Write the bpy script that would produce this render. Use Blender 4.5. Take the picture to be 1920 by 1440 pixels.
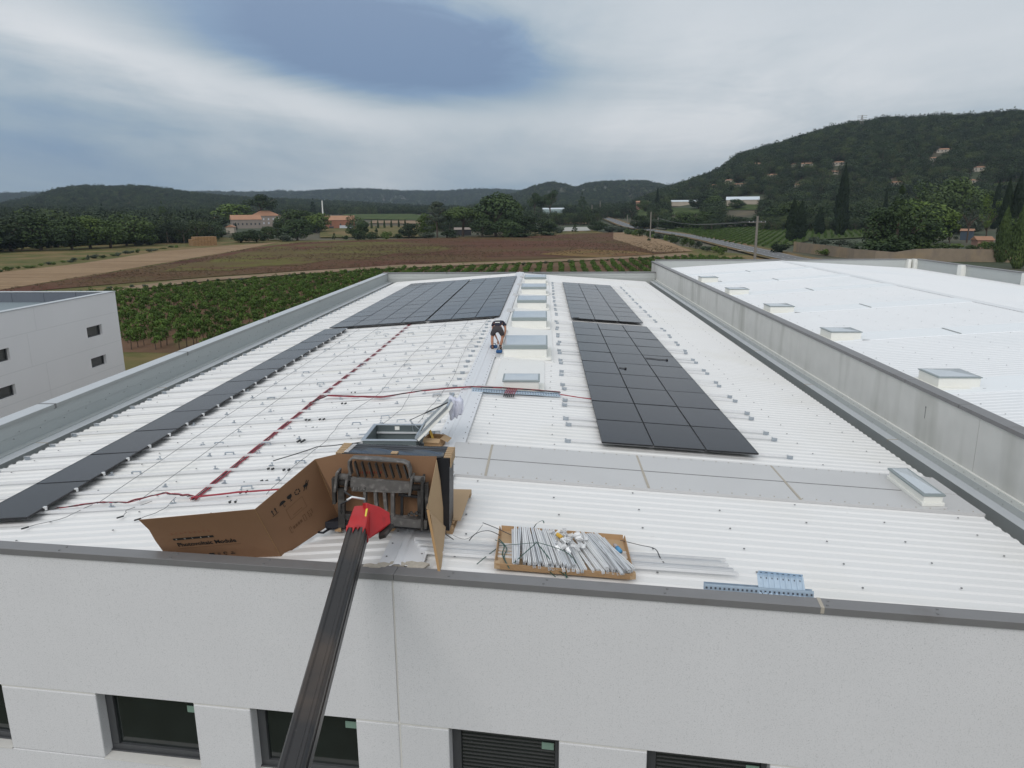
import bpy, math, random
from mathutils import Vector, Matrix
random.seed(7)
sc = bpy.context.scene
for o in list(bpy.data.objects): bpy.data.objects.remove(o)
COL = sc.collection
R_ = math.radians
# ------------------------------------------------------------------ camera
CAMP = Vector((0, 0, 13.25)); FPX = 1360.0; PITCH = 0.232923; ROLL = -0.0071548; YAW = -0.0460122
cy_, sy_, cp_, sp_ = math.cos(YAW), math.sin(YAW), math.cos(PITCH), math.sin(PITCH)
FW = Vector((sy_*cp_, cy_*cp_, -sp_)); RT0 = Vector((cy_, -sy_, 0)); UP0 = RT0.cross(FW)
RT = RT0*math.cos(ROLL) + UP0*math.sin(ROLL); UP = -RT0*math.sin(ROLL) + UP0*math.cos(ROLL)
cam = bpy.data.cameras.new('camera'); camo = bpy.data.objects.new('camera', cam); COL.objects.link(camo)
cam.sensor_fit = 'HORIZONTAL'; cam.sensor_width = 36; cam.lens = 36*FPX/1920
cam.clip_start = 0.1; cam.clip_end = 30000
camo.matrix_world = Matrix(((RT.x, UP.x, -FW.x, CAMP.x), (RT.y, UP.y, -FW.y, CAMP.y), (RT.z, UP.z, -FW.z, CAMP.z), (0, 0, 0, 1)))
sc.camera = camo
# ------------------------------------------------------------------ exposure, sun, sky
vs = sc.view_settings; vs.view_transform = 'Standard'; vs.look = 'None'; vs.exposure = 0.0; vs.gamma = 1.0; vs.use_curve_mapping = False
SUN_EL, SUN_AZ = 42.0, 196.0        # azimuth measured clockwise from +Y
sl = bpy.data.lights.new('sun', 'SUN'); sl.energy = 1.0; sl.angle = R_(30); sl.color = (1.0, 0.98, 0.955)
so = bpy.data.objects.new('sun', sl); COL.objects.link(so)
sdir = Vector((math.sin(R_(SUN_AZ))*math.cos(R_(SUN_EL)), math.cos(R_(SUN_AZ))*math.cos(R_(SUN_EL)), math.sin(R_(SUN_EL))))
so.rotation_euler = sdir.to_track_quat('Z', 'Y').to_euler(); so.location = (0, 0, 60)
w = bpy.data.worlds.new('World'); sc.world = w; w.use_nodes = True
nt = w.node_tree; N = nt.nodes; L = nt.links; N.clear()
def nn(t, **k):
    n = N.new(t)
    for a, b in k.items(): setattr(n, a, b)
    return n
def vmath(nodes, links, op, a, b=None):
    n = nodes.new('ShaderNodeMath'); n.operation = op
    for i, v in enumerate((a, b)):
        if v is None: continue
        if isinstance(v, (int, float)): n.inputs[i].default_value = v
        else: links.new(v, n.inputs[i])
    return n.outputs[0]
tc = nn('ShaderNodeTexCoord'); D = tc.outputs['Generated']
sky = nn('ShaderNodeTexSky', sky_type='NISHITA', sun_disc=False); sky.sun_elevation = R_(SUN_EL); sky.sun_rotation = R_(SUN_AZ)
sky.air_density = 1.2; sky.dust_density = 3.0
bgs = nn('ShaderNodeBackground'); bgs.inputs[1].default_value = 0.12; L.new(sky.outputs[0], bgs.inputs[0])
sep = nn('ShaderNodeSeparateXYZ'); L.new(D, sep.inputs[0])
M = lambda op, a, b=None: vmath(N, L, op, a, b)
zc = M('MAXIMUM', sep.outputs[2], 0.0)
den = M('ADD', zc, 0.16)
cmb = nn('ShaderNodeCombineXYZ'); L.new(M('DIVIDE', sep.outputs[0], den), cmb.inputs[0]); L.new(M('DIVIDE', sep.outputs[1], den), cmb.inputs[1])
mp = nn('ShaderNodeMapping'); L.new(cmb.outputs[0], mp.inputs[0]); mp.inputs['Rotation'].default_value = (0, 0, R_(28)); mp.inputs['Scale'].default_value = (0.9, 0.42, 1)
n1 = nn('ShaderNodeTexNoise'); L.new(mp.outputs[0], n1.inputs[0]); n1.inputs['Scale'].default_value = 0.75; n1.inputs['Detail'].default_value = 7; n1.inputs['Roughness'].default_value = 0.58; n1.inputs['Distortion'].default_value = 0.5
mp3 = nn('ShaderNodeMapping'); L.new(D, mp3.inputs[0]); mp3.inputs['Rotation'].default_value = (0, R_(-9), 0); mp3.inputs['Scale'].default_value = (1.3, 1.3, 6.5)
n3 = nn('ShaderNodeTexNoise'); L.new(mp3.outputs[0], n3.inputs[0]); n3.inputs['Scale'].default_value = 2.2; n3.inputs['Detail'].default_value = 9; n3.inputs['Roughness'].default_value = 0.62; n3.inputs['Distortion'].default_value = 0.7
n2 = nn('ShaderNodeTexNoise'); L.new(mp.outputs[0], n2.inputs[0]); n2.inputs['Scale'].default_value = 3.0; n2.inputs['Detail'].default_value = 5; n2.inputs['Roughness'].default_value = 0.55
def blob(px, py, sx, sz, rot=0.0, amp=1.0):
    """soft elliptic bank of cloud around one compass direction (azimuth and elevation in degrees)"""
    az = M('ARCTAN2', sep.outputs[0], sep.outputs[1]); el = M('ARCSINE', sep.outputs[2])
    da = M('SUBTRACT', az, R_(px)); de = M('SUBTRACT', el, R_(py))
    c, s = math.cos(R_(rot)), math.sin(R_(rot))
    u = M('ADD', M('MULTIPLY', da, c/R_(sx)), M('MULTIPLY', de, s/R_(sx)))
    v = M('ADD', M('MULTIPLY', da, -s/R_(sz)), M('MULTIPLY', de, c/R_(sz)))
    wob = M('ADD', M('MULTIPLY', M('SUBTRACT', n1.outputs[0], 0.5), 1.2), M('MULTIPLY', M('SUBTRACT', n3.outputs[0], 0.5), 1.8))
    r2 = M('ADD', M('POWER', M('ADD', M('ABSOLUTE', M('ADD', u, M('MULTIPLY', wob, 0.35))), 0.0001), 2.0), M('POWER', M('ADD', M('ABSOLUTE', M('ADD', v, wob)), 0.0001), 2.0))
    return M('MULTIPLY', M('POWER', 2.718, M('MULTIPLY', r2, -1.0)), amp)
# value 0 = dark slate blue gap, 1 = bright white cloud
val = M('ADD', 0.62, M('MULTIPLY', M('SUBTRACT', n1.outputs[0], 0.5), 0.70))
val = M('ADD', val, M('MULTIPLY', M('SUBTRACT', n2.outputs[0], 0.5), 0.14))
val = M('ADD', val, M('MULTIPLY', M('SUBTRACT', n3.outputs[0], 0.5), 0.42))
val = M('SUBTRACT', val, blob(-9.5, 10.2, 10.5, 2.6, -5, 0.56)); val = M('SUBTRACT', val, blob(-18.0, 14.0, 12.0, 3.4, -12, 0.46))
val = M('SUBTRACT', val, blob(-14.0, 12.2, 12.0, 2.6, -8, 0.25))
val = M('SUBTRACT', val, blob(-36.0, 4.5, 14.0, 5.0, -10, 0.26))
val = M('ADD', val, blob(-27.0, 10.0, 16.0, 1.7, -14, 0.30))
val = M('ADD', val, blob(-8.0, 7.2, 13.0, 1.3, -2, 0.24))
val = M('ADD', val, blob(8.0, 9.0, 9.0, 6.0, 30, 0.16))
val = M('SUBTRACT', val, blob(-24.0, 4.0, 14.0, 2.6, -4, 0.08))
val = M('ADD', val, blob(24.0, 9.0, 18.0, 6.0, 0, 0.24))
val = M('ADD', val, M('MULTIPLY', M('MINIMUM', zc, 0.8), 0.12))
ramp = nn('ShaderNodeValToRGB'); L.new(val, ramp.inputs[0]); cr = ramp.color_ramp
cr.elements[0].position = 0.05; cr.elements[0].color = (0.085, 0.185, 0.37, 1)
cr.elements[1].position = 0.98; cr.elements[1].color = (0.80, 0.82, 0.84, 1)
for p, c in ((0.26, (0.150, 0.275, 0.46, 1)), (0.48, (0.33, 0.435, 0.53, 1)), (0.72, (0.56, 0.62, 0.665, 1))):
    e = cr.elements.new(p); e.color = c
over = nn('ShaderNodeBackground'); L.new(ramp.outputs[0], over.inputs[0])
L.new(M('ADD', 1.0, M('MULTIPLY', M('POWER', zc, 1.5), 0.75)), over.inputs[1])
back = M('MULTIPLY', M('MAXIMUM', M('MULTIPLY', sep.outputs[1], -1.0), 0.0), 0.50)
warm = nn('ShaderNodeMix', data_type='RGBA'); L.new(M('MINIMUM', M('MULTIPLY', M('ADD', back, zc), 1.0), 1.0), warm.inputs[0]); L.new(ramp.outputs[0], warm.inputs[6]); warm.inputs[7].default_value = (0.645, 0.675, 0.705, 1)
L.new(warm.outputs[2], over.inputs[0])
L.new(M('ADD', M('ADD', 1.0, back), M('MULTIPLY', M('POWER', zc, 1.5), 0.22)), over.inputs[1])
mx = nn('ShaderNodeMixShader'); mx.inputs[0].default_value = 0.93; L.new(bgs.outputs[0], mx.inputs[1]); L.new(over.outputs[0], mx.inputs[2])
wo = nn('ShaderNodeOutputWorld'); L.new(mx.outputs[0], wo.inputs[0])

# ------------------------------------------------------------------ helpers
def ray(x, y): return RT*((x-960)/FPX) - UP*((y-720)/FPX) + FW
def hitp(x, y, n, c):
    d = ray(x, y); n = Vector(n); return CAMP + d*((c - n.dot(CAMP))/n.dot(d))
def hz(x, y, z=0.0): return hitp(x, y, (0, 0, 1), z)
def hY(x, y, Y): return hitp(x, y, (0, 1, 0), Y)
def hX(x, y, X): return hitp(x, y, (1, 0, 0), X)
SL = 0.071; XR = -2.0; ZR = 8.5
def zroof(x): return ZR - SL*abs(x-XR)
def rR(x, y, o=0.0): return hitp(x, y, (SL, 0, 1), ZR+o+SL*XR)
def rL(x, y, o=0.0): return hitp(x, y, (-SL, 0, 1), ZR+o-SL*XR)

MATS = {}
def mat(name, col, rough=0.6, metal=0.0, spec=0.5, noise=None, bump=None, alpha=None, rnd=0.0, col2=None, streak=None, speck=None, coords='Object', trans=0.0):
    """noise=(scale, amount) value variation; col2=(colour, scale, lo, hi) patches; rnd = per-object variation; speck=(scale, threshold, colour)"""
    if name in MATS: return MATS[name]
    m = bpy.data.materials.new(name); m.use_nodes = True; t = m.node_tree; n = t.nodes; l = t.links
    b = n['Principled BSDF']; b.inputs['Roughness'].default_value = rough; b.inputs['Metallic'].default_value = metal
    b.inputs['Specular IOR Level'].default_value = spec
    tcn = n.new('ShaderNodeTexCoord'); co = tcn.outputs[coords]
    rgb = n.new('ShaderNodeRGB'); rgb.outputs[0].default_value = (*col, 1); out = rgb.outputs[0]
    def mixc(fac, a, bb, typ='MIX'):
        x = n.new('ShaderNodeMix'); x.data_type = 'RGBA'; x.blend_type = typ
        if isinstance(fac, float): x.inputs[0].default_value = fac
        else: l.new(fac, x.inputs[0])
        for i, v in ((6, a), (7, bb)):
            if isinstance(v, tuple): x.inputs[i].default_value = (*v, 1)
            else: l.new(v, x.inputs[i])
        return x.outputs[2]
    def ramp2(src, lo, hi, steps=None):
        mr = n.new('ShaderNodeMapRange'); l.new(src, mr.inputs[0]); mr.inputs[1].default_value = lo; mr.inputs[2].default_value = hi
        return mr.outputs[0]
    if col2:
        for (c2, s2, lo, hi) in (col2 if isinstance(col2, list) else [col2]):
            q = n.new('ShaderNodeTexNoise'); q.inputs['Scale'].default_value = s2; q.inputs['Detail'].default_value = 6; l.new(co, q.inputs[0])
            out = mixc(ramp2(q.outputs[0], lo, hi), out, c2)
    if streak:
        (c2, sc3, lo, hi) = streak
        mpn = n.new('ShaderNodeMapping'); l.new(co, mpn.inputs[0]); mpn.inputs['Scale'].default_value = sc3
        q = n.new('ShaderNodeTexNoise'); q.inputs['Scale'].default_value = 1; q.inputs['Detail'].default_value = 5; l.new(mpn.outputs[0], q.inputs[0])
        out = mixc(ramp2(q.outputs[0], lo, hi), out, c2)
    if noise:
        q = n.new('ShaderNodeTexNoise'); q.inputs['Scale'].default_value = noise[0]; q.inputs['Detail'].default_value = 8; l.new(co, q.inputs[0])
        v = vmath(n, l, 'ADD', 1.0, vmath(n, l, 'MULTIPLY', vmath(n, l, 'SUBTRACT', q.outputs[0], 0.5), noise[1]*2))
        vm = n.new('ShaderNodeVectorMath'); vm.operation = 'SCALE'; l.new(out, vm.inputs[0]); l.new(v, vm.inputs['Scale']); out = vm.outputs[0]
    if speck:
        for (s3, th, c3) in speck:
            q = n.new('ShaderNodeTexNoise'); q.inputs['Scale'].default_value = s3; q.inputs['Detail'].default_value = 2; l.new(co, q.inputs[0])
            out = mixc(ramp2(q.outputs[0], th, th+0.05), out, c3)
    if rnd:
        oi = n.new('ShaderNodeObjectInfo')
        v = vmath(n, l, 'ADD', 1.0-rnd, vmath(n, l, 'MULTIPLY', oi.outputs['Random'], 2*rnd))
        vm = n.new('ShaderNodeVectorMath'); vm.operation = 'SCALE'; l.new(out, vm.inputs[0]); l.new(v, vm.inputs['Scale']); out = vm.outputs[0]
    l.new(out, b.inputs['Base Color'])
    if bump:
        q = n.new('ShaderNodeTexNoise'); q.inputs['Scale'].default_value = bump[0]; q.inputs['Detail'].default_value = 6; l.new(co, q.inputs[0])
        bn = n.new('ShaderNodeBump'); bn.inputs['Strength'].default_value = bump[1]; bn.inputs['Distance'].default_value = bump[2] if len(bump) > 2 else 0.01
        l.new(q.outputs[0], bn.inputs['Height']); l.new(bn.outputs[0], b.inputs['Normal'])
    if trans: b.inputs['Transmission Weight'].default_value = trans
    MATS[name] = m; return m

class MB:
    def __init__(s): s.v = []; s.f = []; s.mi = []; s.g = []
    def add(s, vs_, fs, mi=0):
        k = len(s.v); s.g.append((k, len(s.f))); s.v += [tuple(v) for v in vs_]; s.f += [tuple(i+k for i in f) for f in fs]; s.mi += [mi]*len(fs)
    def parts(s, name, m, parent=None, bevel=0.0):
        out = []; gs = s.g+[(len(s.v), len(s.f))]
        for (v0, f0), (v1, f1) in zip(gs[:-1], gs[1:]):
            q = MB(); q.v = s.v[v0:v1]; q.f = [tuple(i-v0 for i in f) for f in s.f[f0:f1]]; q.mi = s.mi[f0:f1]; out.append(q.build(name, m, parent, bevel=bevel))
        return out
    def box(s, x0, x1, y0, y1, z0, z1, mi=0, X=None):
        vs_ = [Vector((x, y, z)) for z in (z0, z1) for x, y in ((x0, y0), (x1, y0), (x1, y1), (x0, y1))]
        if X is not None: vs_ = [X @ v for v in vs_]
        s.add(vs_, [(3, 2, 1, 0), (4, 5, 6, 7), (0, 1, 5, 4), (1, 2, 6, 5), (2, 3, 7, 6), (3, 0, 4, 7)], mi)
    def slab(s, pts, th, mi=0):
        """planar polygon given thickness th along its normal (pts = the visible face)"""
        pts = [Vector(p) for p in pts]; n = Vector((0, 0, 0))
        for i in range(len(pts)):
            a, b = pts[i], pts[(i+1) % len(pts)]; n += Vector(((a.y-b.y)*(a.z+b.z), (a.z-b.z)*(a.x+b.x), (a.x-b.x)*(a.y+b.y)))
        n.normalize(); k = len(pts)
        s.add(pts+[p-n*th for p in pts], [tuple(range(k)), tuple(range(2*k-1, k-1, -1))]+[(i, i+k, (i+1) % k+k, (i+1) % k) for i in range(k)], mi)
    def tube(s, pts, r, n=6, mi=0, cap=True):
        pts = [Vector(p) for p in pts]; rr = r if isinstance(r, (list, tuple)) else [r]*len(pts); k = len(s.v)
        prev = None
        for i, p in enumerate(pts):
            d = (pts[min(i+1, len(pts)-1)] - pts[max(i-1, 0)]).normalized()
            ref = prev if prev is not None else (Vector((0, 0, 1)) if abs(d.z) < 0.9 else Vector((1, 0, 0)))
            a = d.cross(ref).normalized(); b = a.cross(d).normalized(); prev = b if False else ref
            for j in range(n):
                t = 2*math.pi*j/n; s.v.append(tuple(p + (a*math.cos(t)+b*math.sin(t))*rr[i]))
        for i in range(len(pts)-1):
            for j in range(n):
                s.f.append((k+i*n+j, k+i*n+(j+1) % n, k+(i+1)*n+(j+1) % n, k+(i+1)*n+j)); s.mi.append(mi)
        if cap:
            s.f.append(tuple(k+j for j in reversed(range(n)))); s.f.append(tuple(k+(len(pts)-1)*n+j for j in range(n))); s.mi += [mi, mi]
    def bar(s, a, b, w_, h, mi=0, up=(0, 0, 1)):
        a, b = Vector(a), Vector(b); d = (b-a).normalized(); side = d.cross(Vector(up)).normalized(); u = side.cross(d)
        q = [a+side*sx*w_/2+u*sz*h/2 for sx, sz in ((-1, -1), (1, -1), (1, 1), (-1, 1))]
        q += [p+(b-a) for p in q]
        s.add(q, [(0, 1, 2, 3), (7, 6, 5, 4), (0, 4, 5, 1), (1, 5, 6, 2), (2, 6, 7, 3), (3, 7, 4, 0)], mi)
    def build(s, name, m, parent=None, smooth=False, bevel=0.0):
        me = bpy.data.meshes.new(name); off = parent_loc(parent)
        me.from_pydata([(v[0]-off.x, v[1]-off.y, v[2]-off.z) for v in s.v], [], s.f)
        ms = m if isinstance(m, (list, tuple)) else [m]
        for q in ms: me.materials.append(q)
        if len(ms) > 1: me.polygons.foreach_set('material_index', s.mi)
        if smooth: me.polygons.foreach_set('use_smooth', [True]*len(s.f))
        me.update()
        o = bpy.data.objects.new(name, me); COL.objects.link(o)
        if parent: o.parent = parent
        if bevel:
            bm_ = o.modifiers.new('bevel', 'BEVEL'); bm_.width = bevel; bm_.segments = 2; bm_.limit_method = 'ANGLE'
        return o
def parent_loc(p):
    v = Vector((0, 0, 0))
    while p: v += p.location; p = p.parent
    return v
def tag(o, label=None, cat=None, group=None, kind=None):
    if label: o['label'] = label
    if cat: o['category'] = cat
    if group: o['group'] = group
    if kind: o['kind'] = kind
    return o
def thing(name, label, cat, loc=(0, 0, 0), group=None, rot=None):
    o = bpy.data.objects.new(name, None); COL.objects.link(o); o.location = loc; o.empty_display_size = 0.2
    if rot: o.rotation_euler = rot
    return tag(o, label, cat, group)
def dup(root, loc, rot=None, scale=None, label=None, group=None):
    r = root.copy(); COL.objects.link(r); r.location = loc
    if rot is not None: r.rotation_euler = rot
    if scale is not None: r.scale = scale
    if label: r['label'] = label
    if group: r['group'] = group
    for ch in root.children:
        c = ch.copy(); COL.objects.link(c); c.parent = r
        for g in ch.children:
            d = g.copy(); COL.objects.link(d); d.parent = c
    return r
ORD = ['zeroth', 'first', 'second', 'third', 'fourth', 'fifth', 'sixth', 'seventh', 'eighth', 'ninth', 'tenth', 'eleventh', 'twelfth', 'thirteenth', 'fourteenth', 'fifteenth', 'sixteenth', 'seventeenth', 'eighteenth', 'nineteenth', 'twentieth', 'twenty-first', 'twenty-second', 'twenty-third', 'twenty-fourth', 'twenty-fifth', 'twenty-sixth']

# ------------------------------------------------------------------ materials
m_facade = mat('speckled_concrete', (0.665, 0.655, 0.658), 0.85, noise=(1.3, 0.04), speck=[(75, 0.575, (0.55, 0.545, 0.545)), (52, 0.72, (0.25, 0.25, 0.26)), (60, 0.68, (0.75, 0.745, 0.745))], bump=(120, 0.15, 0.004))
m_facade_edge = mat('pale_joint_and_highlight', (0.66, 0.64, 0.60), 0.8, noise=(8, 0.08))
m_coping = mat('grey_coping', (0.20, 0.195, 0.195), 0.42, metal=0.15, noise=(3.0, 0.10), col2=((0.17, 0.16, 0.155), 1.7, 0.60, 0.75))
m_roof = mat('white_roof_steel', (0.735, 0.725, 0.71), 0.42, noise=(0.6, 0.03), col2=((0.70, 0.685, 0.65), 0.35, 0.52, 0.75), speck=[(9, 0.74, (0.66, 0.65, 0.62))])
m_roof2 = mat('cool_white_roof_steel', (0.745, 0.75, 0.755), 0.45, noise=(0.5, 0.025), col2=((0.72, 0.735, 0.745), 0.2, 0.5, 0.7))
m_membrane = mat('cream_membrane', (0.745, 0.74, 0.72), 0.6, noise=(1.5, 0.04))
m_band = mat('grey_flashing', (0.53, 0.525, 0.52), 0.5, noise=(1.2, 0.05))
m_cap = mat('ridge_steel', (0.68, 0.685, 0.70), 0.4, noise=(2, 0.04))
m_screw = mat('screw_head', (0.16, 0.16, 0.16), 0.5)
m_joint = mat('tan_sealant', (0.40, 0.36, 0.30), 0.8, noise=(20, 0.25))
m_dark_joint = mat('dark_seam', (0.20, 0.20, 0.20), 0.8)
m_gutter = mat('gutter_steel', (0.33, 0.345, 0.34), 0.45, metal=0.2, noise=(2, 0.07))
m_gutter_light = mat('gutter_lip_steel', (0.50, 0.52, 0.535), 0.45, metal=0.1, noise=(2, 0.05))
m_clad = mat('parapet_cladding', (0.40, 0.425, 0.42), 0.5, noise=(0.6, 0.05))
m_clad2 = mat('far_parapet_cladding', (0.44, 0.455, 0.44), 0.5, noise=(1.2, 0.05))
m_conc = mat('raw_concrete', (0.60, 0.59, 0.56), 0.9, noise=(2.0, 0.10), streak=((0.43, 0.425, 0.39), (1.4, 0.9, 0.18), 0.50, 0.72), col2=((0.62, 0.61, 0.58), 0.7, 0.55, 0.75), bump=(30, 0.2, 0.01))
m_white = mat('skylight_white', (0.78, 0.77, 0.72), 0.55, noise=(3, 0.05))
m_glaze = mat('skylight_glazing', (0.50, 0.54, 0.57), 0.16, spec=0.9, noise=(1.5, 0.1))
m_glazeframe = mat('glazing_frame', (0.30, 0.34, 0.34), 0.35, metal=0.4)
m_pvglass = mat('panel_glass', (0.010, 0.011, 0.018), 0.13, spec=0.24, noise=(1.3, 0.35), rnd=0.18)
m_pvframe = mat('panel_frame', (0.010, 0.010, 0.013), 0.4)
m_alu = mat('aluminium', (0.72, 0.73, 0.745), 0.32, metal=0.4, noise=(6, 0.08))
m_alu_white = mat('bright_rail', (0.76, 0.76, 0.76), 0.35, metal=0.15)
m_galv = mat('galvanised_steel', (0.44, 0.48, 0.52), 0.30, metal=0.75, noise=(14, 0.22))
m_tray = mat('blue_zinc_steel', (0.46, 0.56, 0.66), 0.32, metal=0.5, noise=(14, 0.15))
m_galv_dark = mat('punched_hole', (0.06, 0.07, 0.09), 0.6)
m_red = mat('red_cable', (0.30, 0.018, 0.035), 0.5)
m_blackc = mat('black_cable', (0.018, 0.018, 0.02), 0.5)
m_greyc = mat('grey_cable', (0.20, 0.20, 0.20), 0.6)
m_card = mat('cardboard', (0.230, 0.125, 0.066), 0.85, noise=(2.5, 0.08))
m_card_l = mat('light_cardboard', (0.42, 0.29, 0.17), 0.85, noise=(4, 0.08))
m_cardedge = mat('cardboard_edge', (0.33, 0.20, 0.09), 0.9)
m_print = mat('black_print', (0.006, 0.007, 0.007), 0.7)
m_print_br = mat('faded_brown_print', (0.13, 0.065, 0.03), 0.8)
m_print_r = mat('faded_red_print', (0.30, 0.055, 0.03), 0.8)
m_print_w = mat('white_print', (0.45, 0.40, 0.33), 0.8)
m_wood = mat('pallet_wood', (0.44, 0.28, 0.15), 0.85, noise=(5, 0.2), streak=((0.34, 0.21, 0.11), (2, 25, 25), 0.45, 0.65))
m_film = mat('black_film', (0.010, 0.011, 0.014), 0.16, spec=0.7, bump=(3, 0.12, 0.03))
m_redpaint = mat('red_boom_paint', (0.42, 0.016, 0.018), 0.32, noise=(5, 0.15), col2=((0.25, 0.012, 0.015), 5, 0.58, 0.7), speck=[(40, 0.72, (0.1, 0.05, 0.04))])
m_boom = mat('worn_boom_steel', (0.042, 0.040, 0.040), 0.28, metal=0.45, noise=(1.2, 0.2), col2=((0.075, 0.060, 0.050), 1.3, 0.52, 0.70), speck=[(14, 0.74, (0.10, 0.092, 0.085))])
m_iron = mat('dirty_carriage_iron', (0.050, 0.046, 0.043), 0.6, metal=0.4, noise=(9, 0.45), col2=((0.15, 0.14, 0.13), 5, 0.55, 0.78))
m_iron_l = mat('dusty_carriage_iron', (0.12, 0.112, 0.105), 0.7, metal=0.2, noise=(12, 0.4), col2=((0.27, 0.25, 0.235), 9, 0.52, 0.72))
m_yellow = mat('yellow_plastic', (0.60, 0.36, 0.05), 0.5)
m_winframe = mat('window_frame', (0.060, 0.062, 0.065), 0.4, noise=(6, 0.15))
m_winglass = mat('window_glass', (0.014, 0.018, 0.017), 0.06, spec=0.9, noise=(3, 0.4))
m_blind = mat('blind_slats', (0.060, 0.060, 0.060), 0.55)
m_sticker = mat('green_sticker', (0.20, 0.30, 0.24), 0.6)
m_skin = mat('skin', (0.40, 0.19, 0.115), 0.55, noise=(8, 0.08))
m_shirt = mat('navy_shirt', (0.018, 0.018, 0.034), 0.8, noise=(8, 0.2))
m_shorts = mat('grey_shorts', (0.050, 0.042, 0.044), 0.85, noise=(8, 0.2))
m_shoe = mat('brown_shoe', (0.07, 0.045, 0.035), 0.7)
m_hair = mat('dark_hair', (0.02, 0.014, 0.01), 0.7)
m_blue = mat('blue_bag', (0.015, 0.085, 0.23), 0.6, noise=(9, 0.25))
m_cloth = mat('white_cloth', (0.62, 0.63, 0.72), 0.85, noise=(5, 0.08))
m_strap = mat('dark_green_strap', (0.02, 0.065, 0.05), 0.45)
m_bagblack = mat('black_bag_fabric', (0.014, 0.015, 0.022), 0.7, noise=(10, 0.3))
m_white_bld = mat('white_render', (0.77, 0.75, 0.745), 0.85, noise=(0.4, 0.04))
m_pine_bark = mat('bark', (0.085, 0.062, 0.045), 0.9, noise=(4, 0.3))
m_tile = mat('terracotta_tiles', (0.33, 0.175, 0.105), 0.85, noise=(0.4, 0.15), rnd=0.1)
m_plaster = mat('pale_plaster', (0.42, 0.36, 0.29), 0.9, noise=(0.3, 0.1), rnd=0.12)
m_stonewall = mat('stone_facade', (0.26, 0.22, 0.19), 0.9, noise=(0.5, 0.15))
m_shutter = mat('pale_shutter', (0.50, 0.52, 0.56), 0.7)
m_darkwin = mat('far_window', (0.04, 0.04, 0.045), 0.4)
m_brick = mat('brick_facade', (0.27, 0.12, 0.075), 0.9, noise=(0.5, 0.15))
m_sheet = mat('white_sheet_roof', (0.55, 0.60, 0.63), 0.6)
m_pole = mat('concrete_pole', (0.21, 0.19, 0.165), 0.85, noise=(2, 0.15))
m_wall_old = mat('old_garden_wall', (0.235, 0.185, 0.135), 0.95, noise=(0.6, 0.22), streak=((0.17, 0.135, 0.11), (0.35, 0.35, 0.15), 0.56, 0.8), col2=((0.29, 0.215, 0.135), 0.12, 0.45, 0.6))
m_straw = mat('straw_bales', (0.27, 0.16, 0.075), 0.95, noise=(1.5, 0.25))
m_asphalt = mat('asphalt', (0.13, 0.13, 0.132), 0.85, noise=(0.2, 0.12), bump=(20, 0.2, 0.01))
m_paint = mat('road_paint', (0.62, 0.62, 0.60), 0.8)
def leafmat(name, c, c2, rnd=0.22, sc_=0.35):
    return mat(name, c, 0.75, spec=0.25, noise=(sc_, 0.30), col2=(c2, sc_*2.2, 0.45, 0.68), rnd=rnd)
m_leaf = {'dark': leafmat('dark_foliage', (0.030, 0.050, 0.017), (0.060, 0.090, 0.024), 0.35),
          'oak': leafmat('oak_foliage', (0.050, 0.078, 0.022), (0.080, 0.112, 0.030), 0.30),
          'light': leafmat('light_foliage', (0.088, 0.135, 0.026), (0.125, 0.170, 0.034), 0.25),
          'grey': leafmat('grey_green_foliage', (0.062, 0.080, 0.052), (0.100, 0.118, 0.082), 0.25),
          'cyp': leafmat('cypress_foliage', (0.010, 0.020, 0.008), (0.020, 0.034, 0.012), 0.15),
          'vine': leafmat('vine_foliage', (0.060, 0.105, 0.018), (0.112, 0.160, 0.034), 0.35, 0.9),
          'forest': leafmat('forest_foliage', (0.026, 0.041, 0.017), (0.050, 0.072, 0.026), 0.55, 0.03),
          'forest_light': leafmat('pale_forest_foliage', (0.060, 0.082, 0.028), (0.085, 0.105, 0.038), 0.4, 0.03)}
# ================================================================== MAIN BUILDING
YK = 8.85; XK = -2.03; YF = 59.5; XL0, XR0 = -12.1, 8.08
def fy(x): return YK + (XK-x)*0.1016 if x < XK else YK - (x-XK)*0.1219
def fxs(y): return XK - (y-YK)/0.1016 if y > YK else XK + (YK-y)/0.1219
def fpt(x, dep, z):   # point on the street front, dep metres inside the coping face
    nx, ny = (0.101, 0.995) if x < XK else (0.121, 0.9927)
    return Vector((x+nx*dep, fy(x)+ny*dep, z))
MAIN = thing('warehouse', 'long warehouse with speckled concrete front and white ribbed roof carrying the solar panels', 'building', (-2, 9, 0))
def fbox(mb, xa, xb, d0, d1, z0, z1, mi=0):
    q = [fpt(xa, d0, z0), fpt(xb, d0, z0), fpt(xb, d1, z0), fpt(xa, d1, z0), fpt(xa, d0, z1), fpt(xb, d0, z1), fpt(xb, d1, z1), fpt(xa, d1, z1)]
    mb.add(q, [(3, 2, 1, 0), (4, 5, 6, 7), (0, 1, 5, 4), (1, 2, 6, 5), (2, 3, 7, 6), (3, 0, 4, 7)], mi)
JX = -2.06
WINS = [(-10.05, -8.44), (-6.83, -5.23), (-4.33, -2.71), (-1.34, 0.21), (1.40, 2.98), (4.25, 5.83)]
ZH, ZS = 6.14, 5.0
mb = MB()
for xa, xb in ((-13.2, JX-0.012), (JX+0.012, 9.0)): fbox(mb, xa, xb, 0.035, 0.30, ZH+0.012, 8.42)
mb.parts('upper_wall_panel', m_facade, MAIN, bevel=0.008)
mb = MB(); xs = [-13.2]
for a, b in WINS: xs += [a, b]
xs.append(9.0)
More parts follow.
